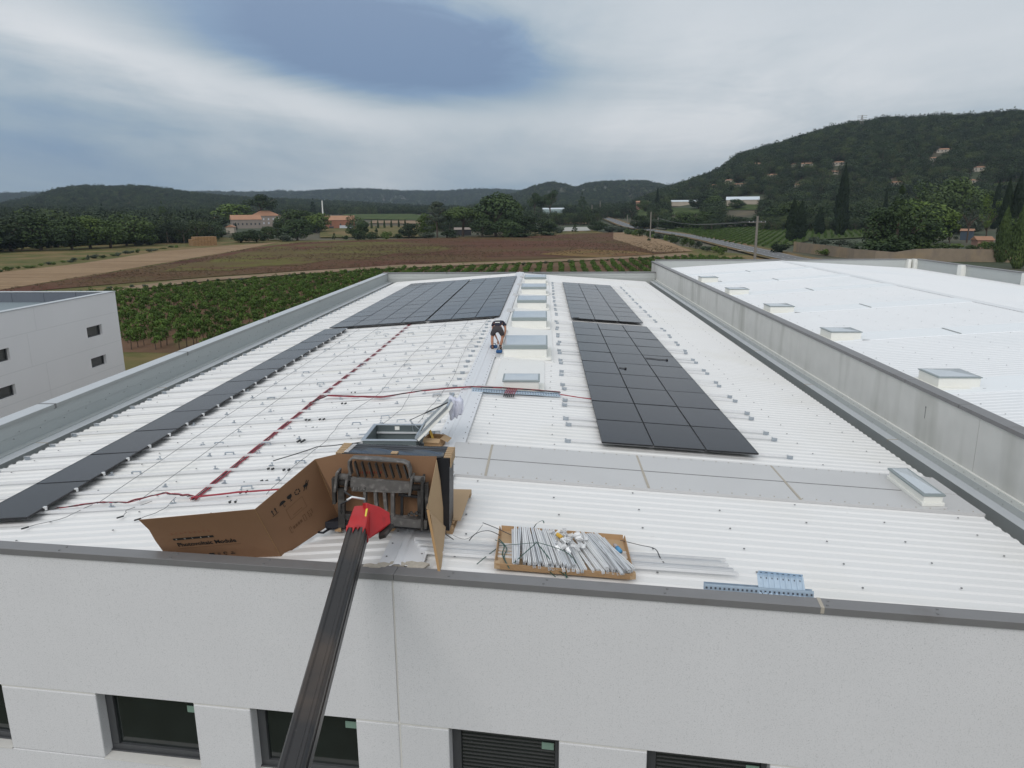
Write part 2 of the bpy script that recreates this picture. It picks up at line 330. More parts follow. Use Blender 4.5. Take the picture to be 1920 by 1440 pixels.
for i in range(0, len(xs), 2):
    a, b = xs[i], xs[i+1]
    if a < JX < b: fbox(mb, a, JX-0.012, 0.035, 0.30, ZS, ZH-0.012); fbox(mb, JX+0.012, b, 0.035, 0.30, ZS, ZH-0.012)
    else: fbox(mb, a, b, 0.035, 0.30, ZS, ZH-0.012)
mb.parts('window_pier', m_facade, MAIN, bevel=0.02)
mb = MB()
for xa, xb in ((-13.2, JX-0.012), (JX+0.012, 9.0)): fbox(mb, xa, xb, 0.035, 0.30, 0, ZS-0.004)
mb.parts('lower_wall_panel', m_facade, MAIN, bevel=0.012)
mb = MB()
for i in range(0, len(xs), 2): fbox(mb, xs[i]+0.004, xs[i+1]-0.004, 0.042, 0.29, ZH-0.0115, ZH+0.0115)  # joint strip at pier tops, pale colour paints the light the bevel catches
mb.parts('joint_highlight', m_facade_edge, MAIN)
mb = MB(); fbox(mb, JX-0.0118, JX+0.0118, 0.055, 0.285, 0, 8.41); mb.build('vertical_joint', m_facade_edge, MAIN)
# windows of the front
for i, (a, b) in enumerate(WINS):
    f = MB(); d = 0.215
    for xa, xb, z0, z1 in ((a, b, ZS+0.02, ZS+0.13), (a, b, ZH-0.075, ZH-0.013), (a, a+0.13, ZS+0.13, ZH-0.075), (b-0.07, b, ZS+0.13, ZH-0.075)):
        fbox(f, xa, xb, d, d+0.07, z0, z1)
    fbox(f, a, b, d-0.035, d+0.0, ZS+0.02, ZS+0.045)
    fo = f.build('window', m_winframe, MAIN, bevel=0.006)
    g = MB(); fbox(g, a+0.10, b-0.05, d+0.045, d+0.055, ZS+0.10, ZH-0.05); g.build('pane', m_winglass, fo)
    s = MB(); fbox(s, a+0.001, b-0.001, 0.02, 0.21, ZS-0.003, ZS+0.018); s.build('sill', m_facade_edge, fo)
    if i >= 3:
        bl = MB(); z = ZH-0.12
        while z > ZS+0.15: fbox(bl, a+0.14, b-0.08, d+0.032, d+0.044, z, z+0.022); z -= 0.062
        bl.build('blind', m_blind, fo)
    if 1 <= i <= 4:
        st = MB(); x1 = b-0.09 if i > 2 else b-0.075; fbox(st, x1-0.17, x1, d+0.020, d+0.030, ZH-0.32, ZH-0.21); st.build('sticker', m_sticker, fo)
# coping in lengths with butt joints
mb = MB(); cuts = [-13.3, -9.1, -4.95, -2.03, 1.5, 3.42, 7.6, 9.0]; 
cuts2 = [-13.3, -5.35, -2.03, 3.42, 9.0]
for a, b in zip(cuts2[:-1], cuts2[1:]):
    fbox(mb, a+0.002, b-0.002, 0.0, 0.235, 8.405, 8.5)
mb.parts('front_coping', m_coping, MAIN, bevel=0.004)
mb = MB()
fbox(mb, 3.42-0.022, 3.42+0.022, -0.002, 0.237, 8.42, 8.503)
mb.parts('coping_joint', m_joint, MAIN)
mb = MB(); fbox(mb, -5.356, -5.344, -0.001, 0.236, 8.41, 8.502); mb.build('coping_joint', m_dark_joint, MAIN)
mb = MB()
for x in (-7.05, -5.30, -3.9, -1.27, -0.0, 1.55, 3.50, 4.75, 6.2):
    for dd in (0.06, 0.17):
        p = fpt(x+(dd-0.1)*0.3, dd, 8.5); mb = MB(); mb.tube([p-Vector((0, 0, 0.004)), p+Vector((0, 0, 0.008))], 0.016, 8); mb.build('coping_screw', m_screw, MAIN)
# side and back walls
mb = MB(); mb.box(-13.25, -13.0, 10.3, YF+0.1, 0, 7.4); mb.box(-13.0, 8.9, YF+0.0, YF+0.1, 0, 7.4); mb.parts('side_wall', m_white_bld, MAIN)
# ribbed roof, two slopes
def ribroof(x0, x1, y0, y1, zf, front=None, pitch=0.25, h=0.026, name='roof_slope', m=None, parent=None, flat=()):
    mb = MB(); y = y0
    prof = [(0.0, 0), (0.085, 0), (0.125, 1), (0.205, 1), (0.245, 0)]
    n = int((y1-y0)/pitch)
    for i in range(n):
        ys = [y0+i*pitch+p[0] for p in prof] + [y0+(i+1)*pitch]; hs = [p[1] for p in prof]+[0]
        row = []
        for yy, hh in zip(ys, hs):
            xa, xb = x0, x1
            if front:
                if x0 < XR-0.1 and yy < 10.0: xa = max(x0, min(x1-0.05, fxs(yy-0.2)))
                if x0 > XR-0.5 and yy < 9.2: xa = min(max(x0, fxs(yy-0.2)), x1-0.05)
            dz = -0.068 + hh*h
            row.append(((xa, yy, zf(xa)+dz), (xb, yy, zf(xb)+dz)))
        k = len(mb.v)
        for a, b in row: mb.v += [a, b]
        for j in range(len(row)-1):
            mb.f.append((k+2*j, k+2*j+1, k+2*j+3, k+2*j+2)); mb.mi.append(0)
        # closed rib ends so the edge of the sheet reads as teeth
        for e, xe in ((0, x0), (1, x1)):
            r4 = [row[1][e], row[2][e], row[3][e], row[4][e]]
    # thickness: skirt under each end of the sheet
    return mb.build(name, m, parent)
ribroof(XL0, XR, 8.9, 59.3, zroof, True, name='roof_slope', m=m_roof, parent=MAIN)
ribroof(XR, XR0, 7.4, 59.3, zroof, True, h=0.019, name='roof_slope', m=m_roof, parent=MAIN)
# rib ends (dark closures seen under the eaves)
mb = MB()
for k in range(198):
    y = 9.9+k*0.25
    mb.box(XL0-0.012, XL0-0.004, y+0.11, y+0.24, zroof(XL0)-0.066, zroof(XL0)-0.032)
mb.build('eaves_closure', m_gutter, MAIN)['kind'] = 'stuff'
# roof screws
mb = MB(); rnd = random.Random(3)
def screw(mb, x, y, z, r=0.016):
    a = [(x+r*math.cos(t*1.0472), y+r*math.sin(t*1.0472), z+0.010) for t in range(6)]
    b = [(p[0], p[1], z) for p in a]
    mb.add(a+b, [(0, 1, 2, 3, 4, 5)]+[(j, j+6, (j+1) % 6+6, (j+1) % 6) for j in range(6)])
for side in (0, 1):
    for ip in range(7):
        x = (XR+0.75+ip*1.45) if side else (XR-0.9-ip*1.45)
        if side and x > 8: continue
        for k in range(66):
            y = (8.15 if side else 9.3)+k*0.75+rnd.uniform(-0.02, 0.02)+(0.25 if ip % 2 else 0)
            if y < fy(x)+0.35 or y > 59: continue
            if side and 1.2 < x < 4.7 and y > 15: continue
            if side and 12.8 < y < 15: continue
            screw(mb, x+rnd.uniform(-0.05, 0.05), y-0.07, zroof(x)-0.031, 0.017)
mb.build('roof_screws', m_screw, MAIN)['kind'] = 'stuff'
# ridge cap
mb = MB()
prof = [(-0.33, -0.028), (-0.13, -0.004), (-0.10, 0.018), (-0.02, 0.020), (0.01, 0.0), (0.30, -0.022)]
k0 = [(XR+0.02+dx, fy(XR)+0.26, ZR+dz-0.0) for dx, dz in prof]; k1 = [(XR+0.02+dx, 59.4, ZR+dz) for dx, dz in prof]
mb.add(k0+k1, [(i, i+1, i+7, i+6) for i in range(5)])
mb.build('ridge_cap', m_cap, MAIN)
mb = MB()
for k in range(120):
    y = 9.4+k*0.42
    screw(mb, XR-0.24, y, ZR-0.016, 0.013); screw(mb, XR+0.25, y+0.1, ZR-0.018, 0.013)
mb.build('ridge_screws', m_screw, MAIN)['kind'] = 'stuff'
mb = MB(); rr = random.Random(5)
for i in range(14):
    a = rr.uniform(0, 6.28); x = XR+rr.uniform(-0.42, 0.36); y = fy(XR)+0.24+rr.uniform(-0.02, 0.10)
    mb.slab([(x-0.09, y-0.03, ZR+0.006), (x+0.07, y-0.04, ZR+0.004), (x+0.10, y+0.02, ZR+0.006), (x, y+0.05, ZR+0.012), (x-0.08, y+0.03, ZR+0.008)], 0.03)
mb.build('sealant_patch', m_joint, MAIN)
# grey flashing band across the right slope
def slopeplate(mb, x0, x1, y0, y1, o0=-0.028, o1=-0.02, mi=0):
    q = [(x, y, zroof(x)+o) for o in (o0, o1) for x, y in ((x0, y0), (x1, y0), (x1, y1), (x0, y1))]
    mb.add(q, [(3, 2, 1, 0), (4, 5, 6, 7), (0, 1, 5, 4), (1, 2, 6, 5), (2, 3, 7, 6), (3, 0, 4, 7)], mi)
mb = MB()
sx = [XR+0.12, -1.10, 1.95, 4.75, 8.1]
for a, b in zip(sx[:-1], sx[1:]):
    slopeplate(mb, a, b, 12.78, 13.72, -0.045, 0.005); slopeplate(mb, a, b, 13.725, 14.66, -0.045, 0.012)
mb.parts('flashing_band', m_band, MAIN)
mb = MB()
for x in sx[1:-1]: slopeplate(mb, x-0.022, x+0.022, 12.80, 14.64, 0.006, 0.0145)
mb.parts('sealed_joint', m_joint, MAIN)
mb = MB(); slopeplate(mb, XR+0.12, 7.2, 13.712, 13.732, 0.0, 0.0125); mb.build('lap_line', m_dark_joint, MAIN)
mb = MB()
for k in range(38):
    x = XR+0.3+k*0.26; screw(mb, x, 12.86, zroof(x)+0.005, 0.012); screw(mb, x+0.1, 14.60, zroof(x)+0.012, 0.010)
mb.build('flashing_screws', m_joint, MAIN)['kind'] = 'stuff'
# smooth membrane strip round the skylights
mb = MB()
for a, b in ((24.0, 29.5), (29.5, 36.0), (36.0, 43.0), (43.0, 49.6), (49.6, 58.6)):
    slopeplate(mb, XR+0.36, 0.30, a+0.01, b, -0.06, -0.012)
for a, b in ((19.0, 24.0),): slopeplate(mb, XR+0.55, -0.0, a+0.6, b, -0.06, -0.022)
mb.parts('smooth_upstand_sheet', m_membrane, MAIN)
mb = MB()
for y in (24.05, 28.7, 35.4, 42.4, 48.8, 54.5): slopeplate(mb, -1.86, -1.52, y, y+0.9, -0.01, 0.05 if y > 25 else -0.004)
slopeplate(mb, -1.9, -1.20, 19.25, 19.9, -0.012, 0.004)
mb.parts('grey_pad', m_band, MAIN)
# skylights along the ridge
def skylight(x0, x1, y0, y1, zb, hc, hg, parent, slope=0.0, m_side=m_white, label=None, ap=0.16):
    c = MB(); c.box(x0, x1, y0, y1, zb-0.15, zb+hc)
    c.box(x0-ap, x1+ap, y0-ap, y1+ap, zb-0.06, zb+0.012)
    o = c.build('skylight', m_side, parent, bevel=0.01)
    if label: o['label'] = label
    g = MB(); z0, z1 = zb+hc, zb+hc+hg
    q = [(x0-0.03, y0-0.03, z0+0.002), (x1+0.03, y0-0.03, z0+0.002), (x1+0.03, y1+0.03, z0+0.002), (x0-0.03, y1+0.03, z0+0.002),
         (x0-0.03, y0-0.03, z1), (x1+0.03, y0-0.03, z1), (x1+0.03, y1+0.03, z1+slope), (x0-0.03, y1+0.03, z1+slope)]
    g.add(q, [(3, 2, 1, 0), (4, 5, 6, 7), (0, 1, 5, 4), (1, 2, 6, 5), (2, 3, 7, 6), (3, 0, 4, 7)])
    g.build('glazing_frame', m_glazeframe, o, bevel=0.008)
    t = MB(); cx, cyy = (x0+x1)/2, (y0+y1)/2; zt = z1+0.005; hh = 0.05 if not slope else 0.01
    t.add([(x0+0.02, y0+0.02, zt), (x1-0.02, y0+0.02, zt), (x1-0.02, y1-0.02, zt+slope), (x0+0.02, y1-0.02, zt+slope), (cx, cyy, zt+slope/2+hh)], [(0, 1, 4), (1, 2, 4), (2, 3, 4), (3, 0, 4)])
    t.build('glazing', m_glaze, o)
    return o
for i, y0 in enumerate((24.3, 30.9, 37.2, 43.9, 50.6)):
    skylight(-1.40, 0.07, y0, y0+1.75, zroof(-0.66), 0.30, 0.14, MAIN, 0.04)
skylight(-1.14, -0.16, 19.55, 20.3, zroof(-0.66), 0.26, 0.05, MAIN, 0.02, label='small skylight next to the cable tray')
# slender skylight at the right end of the grey band
skylight(7.05, 7.40, 12.95, 14.35, 7.93, 0.13, 0.04, MAIN, 0.0, label='narrow skylight at the right end of the grey band', ap=0.03)
mb = MB(); mb.box(6.99, 7.48, 12.88, 14.42, 7.80, 7.87); mb.build('skylight_base', m_band, MAIN, bevel=0.02)
# gutters and parapets
zl = 7.77
mb = MB(); mb.box(-12.42, -11.95, 10.1, YF-0.45, 7.45, 7.50); mb.box(8.0, 8.42, 7.86, YF-0.45, 7.45, 7.50); mb.parts('gutter_floor', m_gutter, MAIN)
mb = MB(); mb.box(-12.72, -12.42, 10.1, YF-0.46, 7.40, 7.715); mb.box(8.42, 8.66, 7.86, YF-0.46, 7.40, 7.76); mb.parts('gutter_lip', m_gutter_light, MAIN, bevel=0.01)
mb = MB(); mb.box(-12.425, -12.41, 10.1, YF-0.46, 7.42, 7.712); mb.box(8.41, 8.425, 7.86, YF-0.46, 7.42, 7.757); mb.parts('gutter_face', m_gutter, MAIN)
mb = MB()
for k in range(9): y = 10.9+k*5.85; mb.box(-12.70, -12.405, y, y+0.035, 7.68, 7.7195); y += 0.6; mb.box(8.405, 8.655, y, y+0.035, 7.70, 7.7645)
mb.parts('gutter_joint', m_joint, MAIN)
mb = MB(); mb.box(8.66, 8.72, 7.86, YF-0.46, 7.4, 7.90); mb.box(8.72, 8.935, 7.86, YF-0.46, 7.4, 7.86); mb.parts('wall_upstand', m_clad2, MAIN, bevel=0.008)
mb = MB(); mb.box(8.905, 8.948, 7.86, YF-0.46, 7.861, 7.885); mb.build('flashing_trim', m_white, MAIN)
mb = MB(); 
for k in range(130):
    y = 8+k*0.4; mb.box(8.80, 8.815, y, y+0.015, 7.86, 7.868)
    if k % 2: mb.box(8.655, 8.662, y, y+0.015, 7.80, 7.815)
mb.build('upstand_screws', m_screw, MAIN)['kind'] = 'stuff'
# left parapet: cladding in two courses, gutter upstand, coping
mb = MB(); mb.box(-13.0, -12.9, 10.0, YF-0.05, 7.4, 8.02); mb.box(-13.0, -12.89, 10.0, YF-0.05, 8.025, 8.33)
mb.box(-12.905, -12.72, 10.0, YF-0.05, 7.4, 7.74)
mb.parts('left_parapet', m_clad, MAIN)
mb = MB()
for a, b in ((10.0, 17.93), (17.95, 25.2), (25.22, 33.1), (33.12, 41.0), (41.02, 50.0), (50.02, YF+0.2)): mb.box(-13.32, -12.87, a, b, 8.33, 8.42)
mb.parts('left_coping', m_gutter_light, MAIN, bevel=0.006)
mb = MB(); mb.box(-12.872, -12.862, 10.0, YF-0.05, 8.315, 8.412)
mb.build('coping_fascia', m_gutter, MAIN)
mb = MB()
for y in (17.9, 25.17, 33.07, 40.97, 49.97): mb.box(-13.325, -12.858, y-0.03, y+0.04, 8.30, 8.426)
mb.parts('coping_clip', m_screw, MAIN)
mb = MB(); rq = random.Random(9)
for k in range(50): y = 10.6+k*0.95; mb.box(-12.895, -12.884, y, y+0.015, 7.95, 7.968); mb.box(-12.885, -12.878, y+0.2, y+0.215, 8.08, 8.098)
mb.build('parapet_screws', m_screw, MAIN)
# far parapet
mb = MB(); z = 7.3
for z0, z1 in ((7.3, 7.66), (7.67, 7.92), (7.93, 8.17), (8.18, 8.40)): mb.box(-12.9, 8.93, YF-0.12, YF, z0, z1)
mb.parts('far_parapet', m_clad2, MAIN)
mb = MB()
for a, b in ((-13.3, -8.0), (-7.98, -1.0), (-0.98, 6.5), (6.52, 8.93)): mb.box(a, b, YF-0.18, YF+0.25, 8.40, 8.47)
mb.parts('far_coping', m_coping, MAIN)
mb = MB()
for x in (-8.0, -1.0, 6.5): mb.box(x-0.06, x+0.06, YF-0.2, YF-0.1, 8.38, 8.50)
mb.parts('far_coping_clip', m_screw, MAIN)
# ================================================================== NEIGHBOURING HALL (right)
HALL = thing('neighbouring_hall', 'higher white-roofed hall beyond the long raw concrete wall on the right', 'building', (20, 9, 0))
mb = MB()
for a, b in ((4.0, 14.75), (14.765, 25.55), (25.565, 32.35), (32.365, 40.2), (40.215, 50.0), (50.015, 62.0)):
    mb.box(8.95, 9.20, a, b, 0, 9.06)
mb.parts('concrete_wall', m_conc, HALL)
mb = MB(); mb.box(9.2, 30.4, 4.05, 4.3, 0, 8.42); mb.build('front_wall', m_facade, HALL)
mb = MB(); mb.box(8.958, 9.19, 4.0, 62, 0, 9.05); mb.build('wall_joint', m_dark_joint, HALL)
mb = MB(); mb.box(8.945, 8.952, 16.85, 16.87, 8.45, 8.72); mb.box(8.943, 8.953, 16.84, 16.88, 8.70, 8.74); mb.parts('wall_stain', m_dark_joint, HALL)
mb = MB()
for a, b in ((4, 12.1), (12.12, 15.5), (15.52, 17.9), (17.92, 20.5), (20.52, 24.6), (24.62, 30.0), (30.02, 38.0), (38.02, 48.0), (48.02, 62.2)): mb.box(8.92, 9.24, a, b, 9.06, 9.15)
mb.parts('wall_coping', m_coping, HALL, bevel=0.006)
def zh(x): return 9.20 - 0.062*abs(x-19.6)
def hallroof(x0, x1):
    mb = MB(); n = int(57.5/0.25); prof = [(0.0, 0), (0.12, 0), (0.14, 1), (0.22, 1), (0.24, 0)]
    for i in range(n):
        ys = [4.4+i*0.25+p[0] for p in prof]+[4.4+(i+1)*0.25]; hs = [0, 0, 1, 1, 0, 0]; k = len(mb.v)
        for yy, hh in zip(ys, hs):
            for x in (x0, x1): mb.v.append((x, yy, zh(x)-0.045+hh*0.014))
        for j in range(5): mb.f.append((k+2*j, k+2*j+1, k+2*j+3, k+2*j+2)); mb.mi.append(0)
    return mb.build('roof_slope', m_roof2, HALL)
hallroof(9.3, 19.6); hallroof(19.6, 30.4)
mb = MB(); mb.add([(19.35, 4, 9.160), (19.6, 4, 9.190), (19.85, 4, 9.160), (19.35, 61.9, 9.160), (19.6, 61.9, 9.190), (19.85, 61.9, 9.160)], [(0, 1, 4, 3), (1, 2, 5, 4)]); mb.build('ridge_cap', m_roof2, HALL)
mb = MB()
for y in (26.35, 33.7, 41.0, 47.2, 53.8): mb.box(14.85, 14.9, y, y+1.25, zh(14.9)-0.02, zh(14.9)+0.012)
mb.parts('sheet_lap', m_gutter, HALL)
mb = MB()
for y, yb in ((26.3, 27.8), (33.6, 35.1), (40.9, 42.3), (47.1, 48.4), (53.6, 55.0)):
    a, b = 9.4, 19.3
    q = [(x, yy, zh(x)+o) for o in (-0.04, -0.012) for x, yy in ((a, y), (b, y), (b, yb), (a, yb))]
    mb.add(q, [(4, 5, 6, 7), (0, 1, 5, 4), (2, 3, 7, 6)])
y, yb = 18.6, 20.1
q = [(x, yy, zh(x)+o) for o in (-0.04, -0.012) for x, yy in ((9.4, y), (19.3, y), (19.3, yb), (9.4, yb))]; mb.add(q, [(4, 5, 6, 7), (0, 1, 5, 4), (2, 3, 7, 6)])
mb.parts('cover_sheet', mat('fresh_cover_sheet', (0.80, 0.82, 0.83), 0.45), HALL)
mb = MB(); rq = random.Random(11)
for i in range(7):
    for k in range(56):
        x = 10.6+i*1.45; y = 9+k*0.95+(0.45 if i % 2 else 0); screw(mb, x+rq.uniform(-.05, .05), y+rq.uniform(-.05, .05), zh(x)-0.02, 0.017)
mb.build('roof_screws', mat('faded_screw', (0.30, 0.30, 0.30), 0.6), HALL)['kind'] = 'stuff'
for i, (x0, y0) in enumerate(((10.38, 19.1), (10.38, 26.5), (10.38, 33.8), (10.38, 41.4), (10.38, 48.9))):
    s = skylight(x0, x0+1.08, y0, y0+1.05, zh(10.8), 0.26, 0.03, HALL, 0.0)
    d = MB(); d.box(x0+1.05, x0+1.3, y0-0.2, y0-0.17, zh(11)-0.02, zh(11)+0.02); d.box(x0+1.28, x0+1.31, y0-0.2, y0+0.35, zh(11)-0.02, zh(11)+0.02); d.build('drain_edge', m_gutter, s)
mb = MB(); mb.box(9.2, 30.4, 61.88, 62.0, 0, 9.20); mb.box(30.4, 30.6, 4, 61.9, 0, 9.22); mb.parts('far_and_right_parapet', m_clad2, HALL)
mb = MB(); mb.box(9.24, 30.65, 61.82, 62.2, 9.20, 9.265); mb.box(30.34, 30.75, 4, 61.82, 9.22, 9.285); mb.parts('parapet_coping', m_coping, HALL)
mb = MB(); mb.box(29.75, 29.98, 61.5, 61.88, 8.4, 9.24); mb.box(30.12, 30.40, 61.3, 61.8, 8.4, 9.27)
for y in (54.3, 47.0, 40.0): mb.box(30.05, 30.40, y, y+0.5, 8.4, 9.27)
mb.parts('parapet_pier', m_white, HALL)
# ================================================================== WHITE BUILDING (left)
LB = thing('white_annexe', 'plain white two-storey building with small dark windows and grey flat roof beyond the left parapet', 'building', (-30, 30, 0))
XW, YE = -25.0, 41.25
wins = [(38.18, 39.5, 6.68, 7.21), (38.18, 39.6, 4.98, 5.50), (30.95, 32.28, 6.66, 7.25), (30.9, 32.25, 4.98, 5.52), (23.6, 25.0, 6.66, 7.25), (23.6, 25.0, 4.98, 5.52)]
ys = sorted({10.0, YE} | {w_[0] for w_ in wins} | {w_[1] for w_ in wins})
mb = MB(); rows = [(0, 4.98), (4.98, 5.52), (5.52, 6.66), (6.66, 7.25), (7.25, 8.9)]
WC = [(38.18, 39.55), (30.92, 32.27), (23.6, 25.0)]
edges = [10.0, 23.6, 25.0, 30.92, 32.27, 38.18, 39.55, YE]
for r, (z0, z1) in enumerate(rows):
    if r in (1, 3):
        for a, b in ((10.0, 23.6), (25.0, 30.92), (32.27, 38.18), (39.55, YE)): mb.box(XW-0.25, XW, a, b, z0, z1)
    else: mb.box(XW-0.25, XW, 10.0, YE, z0, z1)
mb.box(-60, XW-0.25, YE-0.2, YE, 0, 8.88)
mb.build('wall', m_white_bld, LB)
mb = MB()
for z in (7.72, 6.05, 4.62): mb.box(XW-0.1, XW+0.004, 10, YE-0.01, z, z+0.015)
for a, z0, z1 in ((34.3, 7.74, 8.88), (33.6, 6.07, 7.70), (34.6, 3, 6.03)): mb.box(XW-0.1, XW+0.003, a, a+0.012, z0, z1)
mb.parts('panel_joint', mat('pale_groove', (0.60, 0.59, 0.58), 0.8), LB)
for a, b in WC:
    for z0, z1 in ((4.98, 5.52), (6.66, 7.25)):
        f = MB(); f.box(XW-0.20, XW-0.14, a, b, z0, z0+0.05); f.box(XW-0.20, XW-0.14, a, b, z1-0.05, z1); f.box(XW-0.20, XW-0.14, a, a+0.05, z0+0.05, z1-0.05); f.box(XW-0.20, XW-0.14, b-0.07, b, z0+0.05, z1-0.05)
        fo = f.build('window', m_winframe, LB); g = MB(); g.box(XW-0.18, XW-0.17, a+0.03, b-0.03, z0+0.03, z1-0.03); g.build('pane', m_winglass, fo)
m_droof = mat('grey_membrane_roof', (0.20, 0.24, 0.26), 0.7, noise=(0.4, 0.1))
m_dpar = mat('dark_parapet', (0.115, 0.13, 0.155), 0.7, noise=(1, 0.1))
mb = MB(); mb.box(-60, XW-0.25, 10, YE-0.2, 8.2, 8.32); mb.build('flat_roof', m_droof, LB)
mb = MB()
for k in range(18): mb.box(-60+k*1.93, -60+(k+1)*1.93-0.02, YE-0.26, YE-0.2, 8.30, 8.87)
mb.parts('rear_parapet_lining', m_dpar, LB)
mb = MB(); mb.box(XW-0.35, XW+0.03, 10, YE+0.03, 8.9, 8.935); mb.box(-60, XW-0.35, YE-0.28, YE+0.03, 8.9, 8.935); mb.parts('coping', m_gutter_light, LB)
skylight(-33.8, -32.3, 35.2, 36.6, 8.32, 0.35, 0.06, LB)
# ================================================================== SOLAR PANELS
PW, PL_ = 1.118, 1.772; TILT = math.atan(SL)
def make_panel():
    t = thing('solar_panel', 'x', 'solar panel')
    f = MB()
    f.box(-PW/2, PW/2, -PL_/2, -PL_/2+0.012, -0.035, 0.0); f.box(-PW/2, PW/2, PL_/2-0.012, PL_/2, -0.035, 0.0)
    f.box(-PW/2, -PW/2+0.012, -PL_/2+0.012, PL_/2-0.012, -0.035, 0.0); f.box(PW/2-0.012, PW/2, -PL_/2+0.012, PL_/2-0.012, -0.035, 0.0)
    f.build('frame', m_pvframe, t)
    g = MB(); g.box(-PW/2+0.012, PW/2-0.012, -PL_/2+0.012, PL_/2-0.012, -0.012, -0.003); g.build('glass', m_pvglass, t)
    return t
P0 = make_panel(); used = [False]
def put_panel(x, y, side, label, group):
    loc = (x, y, zroof(x)+0.10); jr = random.Random(int(x*100)+int(y*37))
    rot = (jr.uniform(-0.004, 0.004), (TILT if side > 0 else -TILT)+jr.uniform(-0.004, 0.004), 0)
    if not used[0]:
        used[0] = True; P0.location = loc; P0.rotation_euler = rot; P0['label'] = label; P0['group'] = group; return P0
    return dup(P0, loc, rot, label=label, group=group)
RP = 1.787; cpos = ['left-hand', 'middle', 'right-hand']
for c in range(3):
    for r in range(20):
        y = (15.14 if r < 10 else 34.15-17.87) + (r+0.5)*RP
        blk = 'near' if r < 10 else 'far'
        put_panel(1.245+(c+0.5)*1.134, y, 1, f"black solar panel in row {ORD[r%10+1]} from the front, {cpos[c]} column, {blk} right block", 'solar panels of the right-hand array')
for c in range(7):
    for r in range(12):
        x = -10.10+(c+0.5)*1.134+(0.07 if c > 3 else 0)
        put_panel(x, 33.3+(r+0.5)*RP, -1, f"black solar panel in row {ORD[r+1]} from the front, {ORD[c+1]} column from left, left array", 'solar panels of the big left-hand array')
for r in range(12):
    put_panel(-9.62, 11.45+(r+0.5)*RP, -1, f"black solar panel, {ORD[r+1]} from the front in the single row by the left parapet", 'solar panels of the single long left row')
# ------------------------------------------------------------------ mounting rails
def make_rail(L_, name='mounting_rail', m=m_alu_white, side=1):
    t = thing(name, 'x', 'mounting rail'); b = MB()
    b.box(0, L_, -0.018, -0.005, -0.03, 0.016); b.box(0, L_, 0.005, 0.018, -0.03, 0.016); b.box(0, L_, -0.005, 0.005, -0.03, 0.002)
    b.build('profile', m, t)
    for x in ((0.02, L_-0.10) if side == 1 else (0.02, L_-0.24)):
        c = MB(); c.box(x-0.005, x+0.13, -0.030, -0.019, -0.065, 0.012); c.box(x+0.02, x+0.11, -0.052, -0.030, -0.062, -0.052); c.box(x-0.005, x+0.028, -0.018, 0.018, 0.017, 0.022)
        c.build('end_bracket', m_galv, t)
    return t
rp = make_rail(5.0); first = True
k = 0
for r in range(21):
    for j, dy in enumerate((-0.25, 0.25)):
        y = 15.14+r*1.80+dy + (0.9 if r > 10 else 0)
        if r == 0 and dy < 0: continue
        if y > 53: continue
        jr = random.Random(r*2+j); x0 = 0.45+jr.uniform(-0.02, 0.05)
        lab = f"bright rail under the right array, {'nearer' if j==0 else 'farther'} one of the {ORD[r+1]} pair from front"
        o = rp if first else dup(rp, (0, 0, 0)); first = False
        o.location = (x0, y, zroof(x0)+0.015); o.rotation_euler = (0, TILT, jr.uniform(-0.002, 0.002)); o['label'] = lab; o['group'] = 'mounting rails of the right-hand array'
rq = make_rail(9.75, side=-1); first = True
for r in range(24):
    for j, dy in enumerate((-0.28, 0.28)):
        y = (11.45 if r < 12 else 33.3-12*RP)+(r+0.5)*RP + (dy*1.6)
        jr = random.Random(r*2+j+900)
        x0 = -12.10
        if y < fy(-12)+0.4: continue
        lab = f"bright rail on the left slope, {'nearer' if j==0 else 'farther'} one of the {ORD[r+1]} pair from front"
        o = rq if first else dup(rq, (0, 0, 0)); first = False
        o.location = (x0+jr.uniform(0, 0.06), y, zroof(x0)+0.012); o.rotation_euler = (0, -TILT, jr.uniform(-0.0015, 0.0015)); o['label'] = lab; o['group'] = 'mounting rails of the left slope'
# clamps standing on the bare rails
def make_clamp():
    b = MB(); b.box(-0.055, 0.055, -0.018, 0.018, 0.0, 0.008); b.box(0.015, 0.027, -0.018, 0.018, 0.008, 0.062); b.box(0.0, 0.045, -0.016, 0.016, 0.058, 0.064); b.tube([(-0.02, 0, 0.0), (-0.02, 0, 0.03)], 0.008, 6)
    return b.build('module_clamp', m_galv)
cl = make_clamp()
def make_bridge():
    b = MB(); b.box(-0.10, 0.10, -0.026, 0.026, 0.05, 0.058); b.box(-0.10, -0.09, -0.026, 0.026, 0.0, 0.05); b.box(0.09, 0.10, -0.026, 0.026, 0.0, 0.05); b.box(-0.13, -0.10, -0.026, 0.026, 0.0, 0.006); b.box(0.10, 0.13, -0.026, 0.026, 0, 0.006)
    return b.build('rail_bridge', m_galv)
br = make_bridge(); rc = random.Random(21); fc = fb = True
